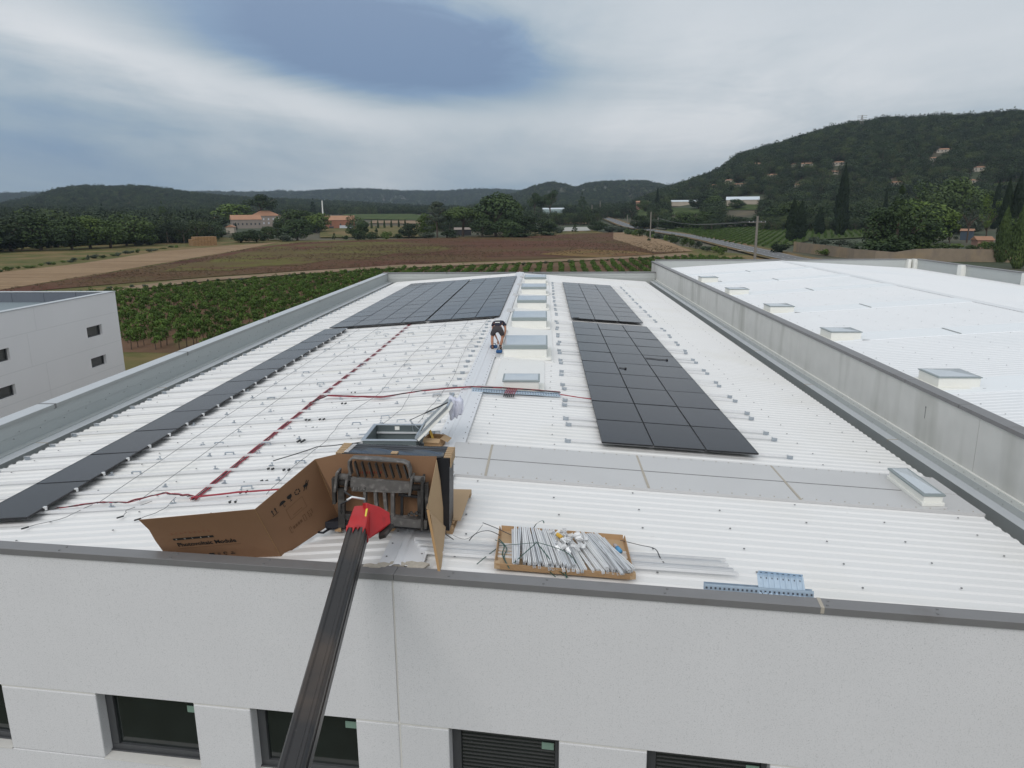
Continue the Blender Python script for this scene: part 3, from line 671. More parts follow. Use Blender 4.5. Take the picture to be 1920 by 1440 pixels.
for r in range(12):
    for j, dy in enumerate((-0.28, 0.28)):
        y = 11.45+(r+0.5)*RP+dy*1.6
        for c in range(1, 7):
            x = -10.1+(c+(0.5 if j else 0.04))*1.134+rc.uniform(-0.06, 0.06)
            if x > -2.6 or (-3.9 < x and y < 15.5): continue
            z = zroof(x)+0.033
            if rc.random() < 0.68:
                o = cl if fc else cl.copy()
                if not fc: COL.objects.link(o)
                fc = False
                tag(o, 'small galvanised L-shaped clamp standing on a bare white rail of the left roof slope', 'clamp', 'module clamps on the bare left rails')
                o.location = (x, y, z); o.rotation_euler = (0, -TILT, rc.choice((0, 0.2, -0.3, 3.1)))
            if rc.random() < 0.30:
                x2 = x+rc.uniform(0.3, 0.6)
                if x2 > -2.6: continue
                o = br if fb else br.copy()
                if not fb: COL.objects.link(o)
                fb = False
                tag(o, 'small flat dark-shadowed metal bridge bracket lying between the bare rails of the left slope', 'bracket', 'bridge brackets on the left slope')
                o.location = (x2, y+rc.uniform(-0.25, 0.25), zroof(x2)-0.03); o.rotation_euler = (0, -TILT, rc.uniform(-0.1, 0.1))
# clips on the inner edge of the single row
cb = MB(); cb.box(-0.03, 0.028, -0.022, 0.022, -0.02, 0.008); cb.box(0.0, 0.025, -0.018, 0.018, -0.06, -0.02); cbo = cb.build('end_clamp', m_alu_white); f0 = True
for r in range(12):
    for dy in (-0.45, 0.45):
        o = cbo if f0 else cbo.copy()
        if not f0: COL.objects.link(o)
        f0 = False
        o.location = (-9.62+PW/2+0.02, 11.45+(r+0.5)*RP+dy, zroof(-9.0)+0.10); o.rotation_euler = (0, -TILT, 0)
        tag(o, 'bright end clamp gripping the inner edge of the single long panel row', 'clamp', 'end clamps along the single panel row')
# ------------------------------------------------------------------ cables
def on(x, o=0.0): return zroof(x)+o
def wig(pts, amp, rnd_, n=6, dz=0.0):
    out = []
    for (a, b) in zip(pts[:-1], pts[1:]):
        for k in range(n):
            t = k/n; x = a[0]+(b[0]-a[0])*t; y = a[1]+(b[1]-a[1])*t
            out.append((x+rnd_.uniform(-amp, amp), y+rnd_.uniform(-amp, amp), on(x, a[2]+(b[2]-a[2])*t+dz)))
    x, y, z = pts[-1]; out.append((x, y, on(x, z+dz))); return out
def bundle(name, label, path, cols, amp, n, seed, spread=0.03, r=0.009):
    t = thing(name, label, 'cable', (path[0][0], path[0][1], on(path[0][0])))
    g = random.Random(seed)
    for i, m in enumerate(cols):
        ox, oy = g.uniform(-spread, spread), g.uniform(-spread, spread)
        mb = MB(); mb.tube(wig([(p[0]+ox, p[1]+oy, p[2]) for p in path], amp, g, n, g.uniform(0, 0.012)), r, 5)
        mb.build('red_wire' if m is m_red else 'black_wire', m, t, smooth=True)
    return t
RB = [m_red]*5+[m_blackc]*2
bundle('cable_bundle', 'long dashed red cable bundle running up the bare left slope under the rails', [(-6.42, 12.15, -0.03), (-6.40, 19.2, -0.03), (-6.28, 26, -0.03), (-6.30, 33.4, -0.03)], RB, 0.012, 24, 1, 0.055, 0.010)
bundle('cable_bundle', 'red cable bundle crossing from the long left run to the perforated tray at the ridge', [(-6.38, 18.9, 0.03), (-6.1, 19.55, 0.045), (-5.2, 19.2, 0.045), (-4.4, 18.95, 0.045), (-3.4, 19.35, 0.05), (-2.6, 19.45, 0.05), (-2.0, 19.40, 0.06)], RB+[m_red], 0.012, 6, 2, 0.035, 0.011)
bundle('cable_bundle', 'red and black wires fanning out near the front end of the single panel row', [(-8.95, 12.05, 0.0), (-8.2, 12.15, 0.03), (-7.6, 12.05, 0.04), (-7.1, 12.4, 0.05), (-6.7, 12.25, 0.05), (-6.42, 12.15, 0.05)], [m_red, m_red, m_blackc, m_red, m_blackc], 0.035, 5, 3, 0.03, 0.007)
bundle('cable_bundle', 'straight red cable bundle running right from the corner loop towards the cardboard', [(-6.42, 12.10, 0.04), (-5.6, 12.22, 0.045), (-4.6, 12.25, 0.045), (-3.9, 12.3, 0.045)], [m_red]*4, 0.01, 6, 4, 0.025, 0.010)
t_ = bundle('cable_bundle', 'red and black cables lying along the top of the perforated tray', [(-2.0, 19.40, 0.06), (-1.2, 19.42, 0.085), (-0.4, 19.44, 0.085), (0.42, 19.46, 0.07)], [m_red]*4+[m_blackc]*5, 0.012, 8, 5, 0.035, 0.012)
bundle('cable_bundle', 'short red cable bundle leaving the tray end for the right array', [(0.40, 19.30, 0.05), (0.9, 19.22, 0.02), (1.35, 19.20, 0.0)], [m_red]*5, 0.01, 5, 6, 0.025, 0.011)
mb = MB(); g = random.Random(4)
t = thing('connector_cluster', 'knot of red wire tails with black plugs lying below the perforated tray', 'connectors', (-0.95, 18.95, on(-0.95)))
for i in range(6):
    x = -1.08+i*0.05; mb = MB(); mb.tube([(x+0.1, 19.35, on(x, 0.09)), (x+0.06, 19.15, on(x, 0.12)), (x, 18.98, on(x, 0.03))], 0.012, 5); mb.build('wire_tail', m_red, t)
    mb = MB(); mb.tube([(x, 18.99, on(x, 0.03)), (x-0.01, 18.86, on(x, 0.0))], 0.018, 6); mb.build('plug', m_blackc, t)
for i, (lab, path) in enumerate((('thin grey string cable nearest the single panel row', [(-8.20, 12.1, 0.03), (-8.35, 18, 0.03), (-8.45, 25, 0.03), (-8.5, 33, 0.03)]),
        ('thin grey string cable second from the single panel row', [(-7.42, 12.15, 0.03), (-7.5, 18, 0.03), (-7.6, 25, 0.03), (-7.6, 33, 0.03)]),
        ('thin wavy grey cable just left of the open hatch line', [(-5.02, 12.1, 0.03), (-5.0, 13.5, 0.035), (-4.85, 15.2, 0.035), (-4.95, 17.2, 0.035), (-4.6, 19.5, 0.035), (-4.7, 25, 0.03), (-4.5, 33, 0.03)]),
        ('thin wavy grey cable rising behind the open hatch', [(-3.85, 16.0, 0.03), (-3.6, 17.5, 0.035), (-3.7, 19.4, 0.035), (-3.45, 24, 0.03), (-3.5, 33, 0.03)]),
        ('thin wavy grey cable running closest to the ridge', [(-2.95, 16.2, 0.03), (-2.85, 18, 0.035), (-2.7, 20, 0.035), (-2.85, 26, 0.03), (-2.6, 33, 0.03)]),
        ('thin cable with a black plug end curling out beside the corner loop', [(-6.75, 12.2, 0.03), (-6.7, 11.7, 0.01), (-6.95, 11.35, 0.0)]),
        ('thin red-tailed cable with black plug curling toward the front below the row', [(-8.3, 12.1, 0.02), (-8.45, 11.6, 0.0), (-8.9, 11.25, 0.0)]),
        ('thin looping cable with black plug near the wires left of the corner loop', [(-7.15, 12.1, 0.02), (-7.45, 11.75, 0.0), (-7.35, 11.5, 0.0)]),
        ('black cable lying over the rails left of the open hatch', [(-5.6, 14.0, 0.035), (-4.9, 14.75, 0.04), (-4.2, 14.85, 0.04), (-3.7, 15.0, 0.04)]))):
    t = thing('string_cable', lab, 'cable', (path[0][0], path[0][1], on(path[0][0])))
    mb = MB(); mb.tube(wig(path, 0.02 if i > 1 else 0.006, random.Random(i+40), 5), 0.006 if i < 8 else 0.011, 5); mb.build('wire', m_greyc if i < 8 else m_blackc, t)
    if 5 <= i <= 7:
        p = path[-1]; mb = MB(); mb.tube([(p[0], p[1], on(p[0], 0.0)), (p[0]-0.07, p[1]-0.09, on(p[0], 0.0))], 0.014, 6); mb.build('plug', m_blackc, t)
# black plug pairs lying on the slope
pl = MB(); pl.tube([(-0.06, 0, 0), (-0.02, 0.04, 0.01)], 0.022, 6); pl.tube([(0.05, 0, 0), (0.08, 0.05, 0.01)], 0.022, 6); plo = pl.build('plug_pair', m_blackc); f0 = True
for (x, y) in ((535, 882), (493, 903), (455, 924), (505, 880), (564, 827), (602, 787), (588, 803), (435, 942), (575, 788), (625, 767), (560, 829), (643, 757), (662, 736)):
    p = rL(x, y, 0.0); o = plo if f0 else plo.copy()
    if not f0: COL.objects.link(o)
    f0 = False; o.location = p; o.rotation_euler = (0, -TILT, random.uniform(-0.4, 0.4)); tag(o, 'pair of small black plug connectors lying on the bare left roof slope', 'connectors', 'plug pairs on the left slope')
# plugs lying on the right array
for lab, (x, y), q in (('short black cable with a plug lying across two panels of the right array', (1210, 672), [(0, 0), (0.2, 0.02), (0.5, -0.08), (0.72, -0.06)]), ('tiny black plug with red tail on the right array seam', (1161, 690), [(0, 0), (0.08, -0.03), (0.17, -0.06)]), ('small black cable loop at the step between the two blocks of the right array', (1075, 596), [(0, 0), (0.1, 0.1), (0.2, 0)])):
    p = rR(x, y, 0.10); t = thing('loose_plug', lab, 'cable', p); mb = MB(); mb.tube([(p.x+a, p.y+b, zroof(p.x+a)+0.115) for a, b in q], 0.012, 5); mb.build('wire', m_blackc, t)
    mb = MB(); a, b = q[-1]; mb.tube([(p.x+a, p.y+b, zroof(p.x+a)+0.12), (p.x+a+0.06, p.y+b, zroof(p.x+a)+0.12)], 0.03, 6); mb.build('plug', m_blackc, t)
# ------------------------------------------------------------------ perforated trays
def tray(name, label, X, L_, W, H, slot=0.10, ladder=False):
    """X = matrix; length along local x, open top"""
    t = thing(name, label, 'cable tray', X.translation)
    b = MB()
    if ladder:
        b.box(0, L_, -W/2, -W/2+0.004, 0, H, X=X); b.box(0, L_, W/2-0.004, W/2, 0, H, X=X); b.box(0, L_, -W/2, W/2, -0.004, 0, X=X)
        n = int(L_/slot)
        for i in range(n+1): b.box(i*L_/n-0.012, i*L_/n+0.012, -W/2+0.004, W/2-0.004, 0.0005, 0.010, X=X)
    else:
        b.box(0, L_, -W/2, W/2, -0.003, 0, X=X); b.box(0, L_, -W/2, -W/2+0.003, 0, H, X=X); b.box(0, L_, W/2-0.003, W/2, 0, H, X=X)
        b.box(0, L_, -W/2, -W/2+0.012, H-0.003, H, X=X); b.box(0, L_, W/2-0.012, W/2, H-0.003, H, X=X)
    b.build('channel', m_tray, t)
    h = MB(); n = int(L_/slot)
    for i in range(n):
        x = (i+0.5)*L_/n
        for yy in ((-W/2-0.0012, -W/2-0.0002), (W/2-0.0042, W/2-0.0032)):
            h.box(x-slot*0.22, x+slot*0.22, yy[0], yy[1], H*0.35, H*0.62, X=X)
        if not ladder:
            for yy in ([0] if W < 0.12 else [-W*0.27, 0, W*0.27]): h.box(x-slot*0.25, x+slot*0.25, yy-0.008, yy+0.008, 0.0004, 0.002, X=X)
        else:
            for yy in (-W*0.32, W*0.32): h.box(x-slot*0.10, x+slot*0.10, yy-0.012, yy+0.012, 0.0004, 0.002, X=X)
    h.build('punched_slots', m_galv_dark, t)
    return t
def mtx(x, y, z, rz=0, ry=0, rx=0): return Matrix.Translation((x, y, z)) @ Matrix.Rotation(rz, 4, 'Z') @ Matrix.Rotation(ry, 4, 'Y') @ Matrix.Rotation(rx, 4, 'X')
tray('cable_tray', 'pale perforated cable tray carrying the red cables across the ridge', mtx(-1.98, 19.20, on(-1.98, 0.0), R_(3.2), TILT), 2.42, 0.16, 0.06, 0.07)
mb = MB(); mb.bar((-1.75, 18.93, on(-1.75)), (-0.95, 18.98, on(-0.95)), 0.03, 0.02); o = mb.build('batten', m_galv); tag(o, 'thin metal strip lying in front of the cable tray near the ridge', 'strip')
z0 = on(2.15)
tray('cable_tray', 'long narrow perforated steel tray lying behind the front coping on the right', mtx(2.10, fy(2.1)+0.40, 8.40, -0.118, 0.0, R_(-14)), 1.36, 0.10, 0.10, 0.055)
tray('cable_tray', 'short wide ladder-like perforated steel tray lying over the narrow one', mtx(2.80, fy(2.80)+0.46, 8.50, -0.115, 0.03, R_(30)) @ Matrix.Translation((0, 0.0, 0)), 0.56, 0.36, 0.06, 0.065, True)
# long rails lying behind the coping
ra = random.Random(8)
for i, (x0, y0, x1, y1, lab) in enumerate(((-1.93, 9.90, 2.70, 10.02, 'farthest of the long loose rails lying behind the front coping'), (-1.90, 9.82, 2.62, 9.93, 'second of the long loose rails behind the front coping, counted from the ridge side'), (-1.85, 9.73, 2.70, 9.86, 'third of the long loose rails behind the front coping, counted from the ridge side'), (-1.80, 9.64, 2.74, 9.72, 'fourth of the long loose rails behind the front coping, counted from the ridge side'), (-1.70, 9.52, 2.78, 9.62, 'nearest of the long loose rails lying behind the front coping'))):
    mb = MB(); a = Vector((x0, y0, on(x0, 0.005))); b = Vector((x1, y1, on(x1, 0.005)))
    for oy, hh in ((-0.018, 0.042), (0.018, 0.042), (0, 0.012)): mb.bar(a+Vector((0, oy, hh/2)), b+Vector((0, oy, hh/2)), 0.010 if hh > 0.02 else 0.03, hh)
    gr = MB(); gr.bar(a+Vector((0, 0, 0.0135)), b+Vector((0, 0, 0.0135)), 0.024, 0.002)
    o = mb.build('loose_rail', m_alu if i % 2 else m_alu_white); gr.build('groove', m_galv_dark, o); tag(o, lab, 'aluminium rail', 'long loose rails behind the coping')
# ------------------------------------------------------------------ cardboard tray full of short rails
BX0, BX1, BY0, BY1 = -0.66, 1.22, 9.22, 10.42
T = thing('cardboard_tray', 'shallow open cardboard tray full of cut aluminium rails on the front of the roof', 'tray', (0.3, 9.8, on(0.3, 0)))
def bz(x, h): return on(x, 0.0)+h
mb = MB(); bh = 0.10
def quadbox(mb, P, Q, th, h, slant=0.0):
    """upright board from P to Q (x,y), leaning outward"""
    P, Q = Vector((P[0], P[1], bz(P[0], 0.004))), Vector((Q[0], Q[1], bz(Q[0], 0.004))); d = (Q-P); n = Vector((d.y, -d.x, 0)).normalized()
    mb.slab([P, Q, Q+Vector((0, 0, h))+n*slant, P+Vector((0, 0, h))+n*slant], th)
mb.slab([(BX0, BY0, bz(BX0, 0.03)), (BX1, BY0, bz(BX1, 0.03)), (BX1, BY1, bz(BX1, 0.03)), (BX0, BY1, bz(BX0, 0.03))], 0.02); mb.build('floor', m_card_l, T)
for P, Q in (((BX0, BY0), (BX1, BY0)), ((BX1, BY0), (BX1, BY1)), ((BX1, BY1), (BX0, BY1)), ((BX0, BY1), (BX0, BY0))):
    mb = MB(); quadbox(mb, P, Q, 0.010, bh, 0.03); mb.build('side', mat('tan_cardboard', (0.40, 0.25, 0.13), 0.85, noise=(6, 0.1)), T)
mb = MB()
for x, y in ((BX0, BY0), (BX1, BY0)): mb.box(x-0.03, x+0.05, y-0.02, y+0.06, bz(x, 0.02), bz(x, bh+0.004))
mb.parts('corner_tab', m_card_l, T)
ra = random.Random(31); n = 0
cols_ = [(-0.42, 0.02)]
x = -0.44; i = 0
while x < 1.06:
    t_x = (x+0.44)/1.5
    tilt = -0.02-0.33*t_x**0.9+ra.uniform(-0.03, 0.03)            # rails lean to the right as the row goes on
    lay = 2 if not (0.35 < x < 0.62) else 1
    for k in range(lay):
        L_ = ra.uniform(1.08, 1.24); wd = 0.040
        xc = x+ra.uniform(-0.012, 0.012)+k*0.02; yc = 9.78+ra.uniform(-0.05, 0.05)-0.05*t_x+k*0.015
        zc = bz(xc, 0.065+k*0.055+ra.uniform(0, 0.01))
        X = mtx(xc, yc, zc, math.pi/2+(-tilt if False else -tilt*-1), 0) if False else Matrix.Translation((xc, yc, zc)) @ Matrix.Rotation(math.pi/2-tilt, 4, 'Z') @ Matrix.Rotation(ra.uniform(-0.25, 0.25), 4, 'X') @ Matrix.Rotation(ra.uniform(-0.02, 0.03), 4, 'Y')
        b = MB(); h = 0.042
        for (y0, y1, z0_, z1_) in ((-0.020, -0.016, 0, h), (0.016, 0.020, 0, h), (-0.016, 0.016, 0, 0.004), (-0.016, -0.006, h-0.004, h), (0.006, 0.016, h-0.004, h), (-0.016, 0.016, h*0.45, h*0.45+0.004)):
            b.box(-L_/2, L_/2, y0, y1, z0_, z1_, X=X)
        e = b.build('rail_piece', m_alu_white if ra.random() < 0.6 else m_alu); n += 1
        side = 'left' if x < 0.0 else ('middle' if x < 0.6 else 'right')
        tag(e, f'short cut aluminium rail in the {"upper" if k else "lower"} layer at the {side} of the cardboard tray', 'rail piece', f'{"upper" if k else "lower"} short rails at the {side} of the tray')
    x += 0.061
for (x, y, rz, lab) in ((1.02, 9.62, 0.25, 'short rail hanging over the front right edge of the cardboard tray'), (0.93, 9.5, 0.22, 'short rail poking out over the tray front next to the right one')):
    X = Matrix.Translation((x, y, bz(x, 0.17))) @ Matrix.Rotation(math.pi/2+rz, 4, 'Z') @ Matrix.Rotation(0.04, 4, 'Y'); b = MB()
    for (y0, y1, z0_, z1_) in ((-0.020, -0.016, 0, 0.042), (0.016, 0.020, 0, 0.042), (-0.016, 0.016, 0, 0.004), (-0.016, 0.016, 0.02, 0.024)): b.box(-0.55, 0.55, y0, y1, z0_, z1_, X=X)
    tag(b.build('rail_piece', m_alu), lab, 'rail piece', 'rail pieces poking out of the tray')
sm = MB(); sm.box(-0.045, 0.045, -0.03, 0.03, 0, 0.006); sm.box(-0.045, 0.045, -0.03, -0.024, 0, 0.045); sm.box(-0.045, 0.045, 0.024, 0.03, 0, 0.03); smo = sm.build('small_bracket', m_alu_white); f0 = True
for i in range(26):
    o = smo if f0 else smo.copy()
    if not f0: COL.objects.link(o)
    f0 = False; x = ra.gauss(0.42, 0.13); y = ra.uniform(9.62, 10.22); o.location = (x, y, bz(x, 0.15+ra.uniform(0, 0.05))); o.rotation_euler = (ra.uniform(-1, 1), ra.uniform(-0.8, 0.8), ra.uniform(0, 6.28))
    tag(o, 'small bright metal bracket in the loose heap on the rails of the cardboard tray', 'bracket', 'loose small brackets heaped in the tray')
mb = MB(); mb.tube([(0.20, 10.08, bz(0.2, 0.20)), (0.27, 9.99, bz(0.27, 0.19))], 0.03, 8); o = mb.build('yellow_roll', m_yellow); tag(o, 'small orange-yellow piece among the brackets in the cardboard tray', 'packing')
t = thing('spray_bottle', 'clear bottle with a blue label lying in the right end of the cardboard tray', 'bottle', (1.13, 10.0, bz(1.1, 0.05)))
mb = MB(); mb.tube([(1.06, 10.18, bz(1.1, 0.06)), (1.075, 10.14, bz(1.1, 0.06)), (1.12, 9.98, bz(1.12, 0.06))], [0.02, 0.035, 0.035], 10); mb.build('body', mat('clear_plastic', (0.40, 0.34, 0.32), 0.25, noise=(8, .1)), t, smooth=True)
mb = MB(); mb.tube([(1.095, 10.06, bz(1.1, 0.062)), (1.13, 9.94, bz(1.12, 0.062))], 0.038, 10); mb.build('bottle_label', mat('blue_label', (0.08, 0.30, 0.55), 0.4), t, smooth=True)
# green and black straps
def strap(lab, pix, m=m_strap, w_=0.016, z=0.0):
    pts = [rR(x, y, z+h) for x, y, h in pix]; mb = MB()
    cc = []
    for i in range(len(pts)-1):
        for k in range(5):
            a = pts[max(i-1, 0)]; b = pts[i]; c = pts[i+1]; d = pts[min(i+2, len(pts)-1)]; s = k/5
            cc.append(0.5*((2*b)+(c-a)*s+(2*a-5*b+4*c-d)*s*s+(3*b-3*c+d-a)*s*s*s))
    cc.append(pts[-1])
    for a, b in zip(cc[:-1], cc[1:]): mb.bar(a, b, w_, 0.003)
    o = mb.build('packing_strap', m); tag(o, lab, 'packing strap', 'plastic packing straps'); return o
strap('dark strap bent over the rails like a roof, left end by the tray side', [(936, 1023, 0.10), (975, 1020, 0.2), (1003, 1018, 0.28), (1010, 1022, 0.26), (1032, 1050, 0.18)])
strap('dark strap running right and down over the rails of the tray', [(1004, 1016, 0.28), (1045, 1028, 0.24), (1068, 1040, 0.2), (1080, 1056, 0.15)])
strap('dark strap crossing down to the left over the leftmost rails', [(1004, 1019, 0.27), (985, 1036, 0.22), (964, 1055, 0.16)])
strap('dark strap arching up behind the left rails of the tray', [(1000, 991, 0.05), (1006, 982, 0.2), (1017, 976, 0.28), (1020, 981, 0.26)])
strap('black strap leaving the tray to the right with a sharp bend', [(1163, 1013, 0.08), (1200, 1022, 0.12), (1228, 1029, 0.14), (1238, 1046, 0.05), (1250, 1062, 0.0)], m_blackc)
strap('black strap arching from the left of the tray toward the cardboard', [(873, 1024, 0.0), (890, 1002, 0.05), (915, 995, 0.12), (938, 1004, 0.1)], m_blackc)
strap('thin black strap reaching up and left from the tray corner', [(905, 980, 0.1), (930, 990, 0.12), (958, 1003, 0.1)], m_blackc)
strap('black strap lying flat between the boom head and the long rails', [(833, 1000, 0.0), (848, 1010, 0.02), (862, 1022, 0.0)], m_blackc)
strap('green strap lying from the tray corner down to the coping', [(932, 1028, 0.06), (912, 1043, 0.03), (894, 1058, 0.0)])
strap('green strap tangled down the left side of the tray', [(928, 1012, 0.08), (945, 1022, 0.12), (942, 1040, 0.05), (952, 1060, 0.05)])
strap('green strap curling on the left side of the tray', [(935, 1010, 0.1), (950, 1028, 0.08), (945, 1045, 0.06), (955, 1066, 0.1)])
strap('green strap poking out under the front of the rails, left one', [(1022, 1062, 0.03), (1035, 1076, 0.03), (1042, 1082, 0.02)])
strap('green strap curling out under the front of the rails, middle one', [(1030, 1066, 0.05), (1050, 1072, 0.05), (1065, 1083, 0.03)])
strap('green strap standing up at the front edge of the tray', [(1060, 1070, 0.06), (1062, 1084, 0.03)])
strap('thin faint strap loop lying on the roof left of the tray', [(850, 1004, 0.0), (872, 1011, 0.02), (892, 1000, 0.06), (905, 984, 0.1)], m_greyc, 0.008)
# ================================================================== BOOM, LOAD AND CARDBOARD
def lerp(a, b, t): return a+(b-a)*t
PAL = thing('pallet', 'wooden pallet under the pack of black panels at the front edge of the roof', 'pallet', (-2.3, 10.9, 8.42))
Xp = Matrix.Translation((-2.32, 10.95, 8.40)) @ Matrix.Rotation(R_(-2), 4, 'Z')
for nm, bxs, mm in (('deck_board', [(-0.93, 0.93, y, y+0.10, 0.10, 0.122) for y in (-0.60, -0.42, -0.24, -0.06, 0.12, 0.30, 0.48)], m_wood), ('block', [(x, x+0.1, y, y+0.1, 0.022, 0.10) for x in (-0.93, -0.05, 0.83) for y in (-0.6, -0.06, 0.48)], m_wood), ('base_board', [(x, x+0.1, -0.6, 0.58, 0, 0.022) for x in (-0.93, -0.05, 0.83)], m_wood)):
    for q in bxs:
        b = MB(); b.box(*q, X=Xp); b.build(nm, mm, PAL)
b = MB(); b.box(-0.9, 1.02, -0.35, 0.95, 0.124, 0.136, X=Xp); b.build('cardboard_base_sheet', m_card_l, PAL)
b = MB(); b.box(0.93, 1.02, 0.80, 0.95, 0.04, 0.122, X=Xp); b.build('fold_down_flap', m_card_l, PAL)
# packed panels, leaning slightly back
npk = 6
for i in range(npk):
    y0 = 10.22+i*0.085
    t = thing('packed_panel', f"{['frontmost', 'second', 'third', 'fourth', 'fifth', 'rearmost'][i]} black panel from the front in the upright pack behind the cardboard", 'solar panel', (-2.3, y0, 8.54), 'packed panels standing on the pallet')
    X = Matrix.Translation((-2.34, y0, 8.545)) @ Matrix.Rotation(R_(-2.0), 4, 'Z') @ Matrix.Rotation(R_(-3.0), 4, 'X') @ Matrix.Rotation(R_(1.2), 4, 'Y')
    b = MB(); b.box(-0.80, 0.90, 0.0, 0.062, 0.0, 1.15, X=X); b.build('panel_body', m_pvframe, t, bevel=0.004)
    for xe in (-0.83, 0.81):
        b = MB(); b.box(xe, xe+0.115, 0.008, 0.055, 1.151, 1.168, X=X); b.box(xe+(0.1 if xe > 0 else -0.012), xe+(0.113 if xe > 0 else 0.0), 0.004, 0.058, 1.0, 1.168, X=X); b.build('corner_protector', m_card_l, t)
X = Matrix.Translation((-2.34, 10.22, 8.545)) @ Matrix.Rotation(R_(-2.0), 4, 'Z') @ Matrix.Rotation(R_(-3.0), 4, 'X') @ Matrix.Rotation(R_(1.2), 4, 'Y')
b = MB(); nx, ny = 26, 8; g = random.Random(12); k = 0
for i in range(nx+1):
    for j in range(ny+1):
        x = lerp(-0.74, 0.80, i/nx); y = lerp(-0.02, 0.58, j/ny); z = 1.152+0.004*math.sin(i*0.5+j)+0.006
        b.v.append(tuple(X @ Vector((x, y, z))))
for i in range(nx):
    for j in range(ny): a = i*(ny+1)+j; b.f.append((a, a+1, a+ny+2, a+ny+1)); b.mi.append(0)
o = b.build('wrapping_film', m_film, None, smooth=True); tag(o, 'glossy black film stretched over the top of the packed panels', 'film')
so_ = o.modifiers.new('t', 'SOLIDIFY'); so_.thickness = 0.004
b = MB()
for i in range(9): b.box(-0.725, -0.655, 0.03+i*0.055, 0.056+i*0.055, 1.172, 1.174, X=X)
o = b.build('barcode_labels', m_white_bld); tag(o, 'row of small white labels on the left end of the black panel pack', 'labels')
b = MB(); b.box(0.0, 0.10, 0.02, 0.12, 1.17, 1.19, X=X); o = b.build('cardboard_scrap', m_card_l); tag(o, 'small torn cardboard scrap lying on the black film of the panel pack', 'scrap')
# the opened box
CB = thing('opened_box', 'large opened brown cardboard box folded out to the left of the boom, printed Photovoltaic Module', 'cardboard box', (-3.2, 10.0, 8.5))
A = hY(591, 861, 10.10); Bq = hY(637, 972, 10.14); A2 = hY(635, 851, 10.13); Rt = hY(819, 856, 10.13); Rb = hY(803, 978, 10.13); Lb = hY(650, 975, 10.13)
C_ = hY(478, 955, 9.307); E_ = hY(260, 975, 9.396); P_ = hY(525, 1040, 9.712)
d_ = (P_-C_).normalized(); nF = (E_-C_).cross(d_).normalized()
th = 0.007
nWp = (C_-A).cross(d_).normalized()
dr_ = ray(637, 972); Bq = CAMP + dr_*((C_-CAMP).dot(nWp)/dr_.dot(nWp))
def board(name, pts, parent=CB, m=m_card, th=th):
    b = MB(); b.slab(pts, th); return b.build(name, m, parent)
f_mid = board('back_face', [A2, Lb, Rb, Rt]); f_turn = board('turned_corner', [A, Bq, Lb, A2])
hd = 1.05; uF = (C_-E_).normalized()
e1 = E_; e2 = E_+(C_-E_).normalized()*0.07+d_*0.12
f_left = board('left_face', [C_, E_, E_+d_*0.22+uF*0.05, E_+d_*0.45+uF*0.03, E_+d_*hd+uF*0.04, C_+d_*hd])
D_ = Bq + (C_+d_*hd - Bq)*1.0
f_wing = board('printed_side', [A, C_, C_+d_*hd, Bq])
# fold lines
for P, Q in ((C_, C_+d_*hd), (A, Bq)):
    b = MB(); b.bar(P-FW*0.006, Q-FW*0.006, 0.006, 0.003, up=FW); b.build('fold_crease', m_cardedge, CB)
# right flap and torn tongue
board('right_flap', [hY(819, 862, 10.12), hY(800, 954, 9.85), hY(836, 990, 10.25), hY(838, 968, 10.45)], m=m_card_l)
board('hanging_tongue', [hY(802, 955, 9.84), hY(808, 966, 9.80), hY(824, 1076, 8.95), hY(828, 1062, 9.2), hY(836, 988, 10.2)], m=m_card_l)
b = MB(); b.bar(hY(802, 956, 9.82), hY(824, 1076, 8.93), 0.035, 0.006, up=FW); b.build('torn_edge', m_cardedge, CB)
# printing ---------------------------------------------------------
def frame(O, u, nrm):
    u = u.normalized(); n = nrm.normalized(); v = n.cross(u).normalized()
    return Matrix(((u.x, v.x, n.x, O.x), (u.y, v.y, n.y, O.y), (u.z, v.z, n.z, O.z), (0, 0, 0, 1)))
def text_mesh(name, txt, X, size, m, parent, sx=1.0, align='LEFT'):
    cu = bpy.data.curves.new(name, 'FONT'); cu.body = txt; cu.size = size; cu.extrude = 0.0006; cu.offset = 0.0022*size/0.1; cu.align_x = align
    ob = bpy.data.objects.new(name, cu); COL.objects.link(ob); bpy.context.view_layer.update()
    me = bpy.data.meshes.new_from_object(ob.evaluated_get(bpy.context.evaluated_depsgraph_get())); bpy.data.objects.remove(ob)
    me.transform(X @ Matrix.Diagonal((sx, 1, 1, 1))); me.transform(Matrix.Translation(-parent_loc(parent))); me.materials.clear(); me.materials.append(m)
    o = bpy.data.objects.new(name, me); COL.objects.link(o); o.parent = parent; return o
uL = (C_-E_).normalized(); nL = uL.cross(-d_); nL = nL if nL.dot(CAMP-C_) > 0 else -nL
def onL(px, py):   # point of the left face seen at a photo pixel
    d = ray(px, py); return CAMP + d*((C_-CAMP).dot(nL)/d.dot(nL)) + nL*0.005
FL_ = lambda px, py: frame(onL(px, py), uL, nL)
wT = (onL(452, 1018)-onL(336, 1024)).length
text_mesh('main_print', 'Photovoltaic Module', FL_(335, 1024.5), wT/8.75, m_print, f_left)
b = MB(); X = FL_(326, 1013); b.box(0, wT*0.66, 0, 0.040, 0, 0.001, X=X); b.build('logo_bar', m_print, f_left)
for i, ch in enumerate('SOLAR'):
    X = FL_(326, 1013) @ Matrix.Translation((wT*0.66*(i+0.33)/5, 0.007, 0.0015)); text_mesh('logo_letter', ch, X, 0.036, m_print_w, f_left)
b = MB(); X = FL_(336, 1028.5); b.box(0, wT*1.02, 0, 0.004, 0, 0.001, X=X); b.build('underline', m_print_br, f_left)
b = MB(); X = FL_(394, 1040.5)
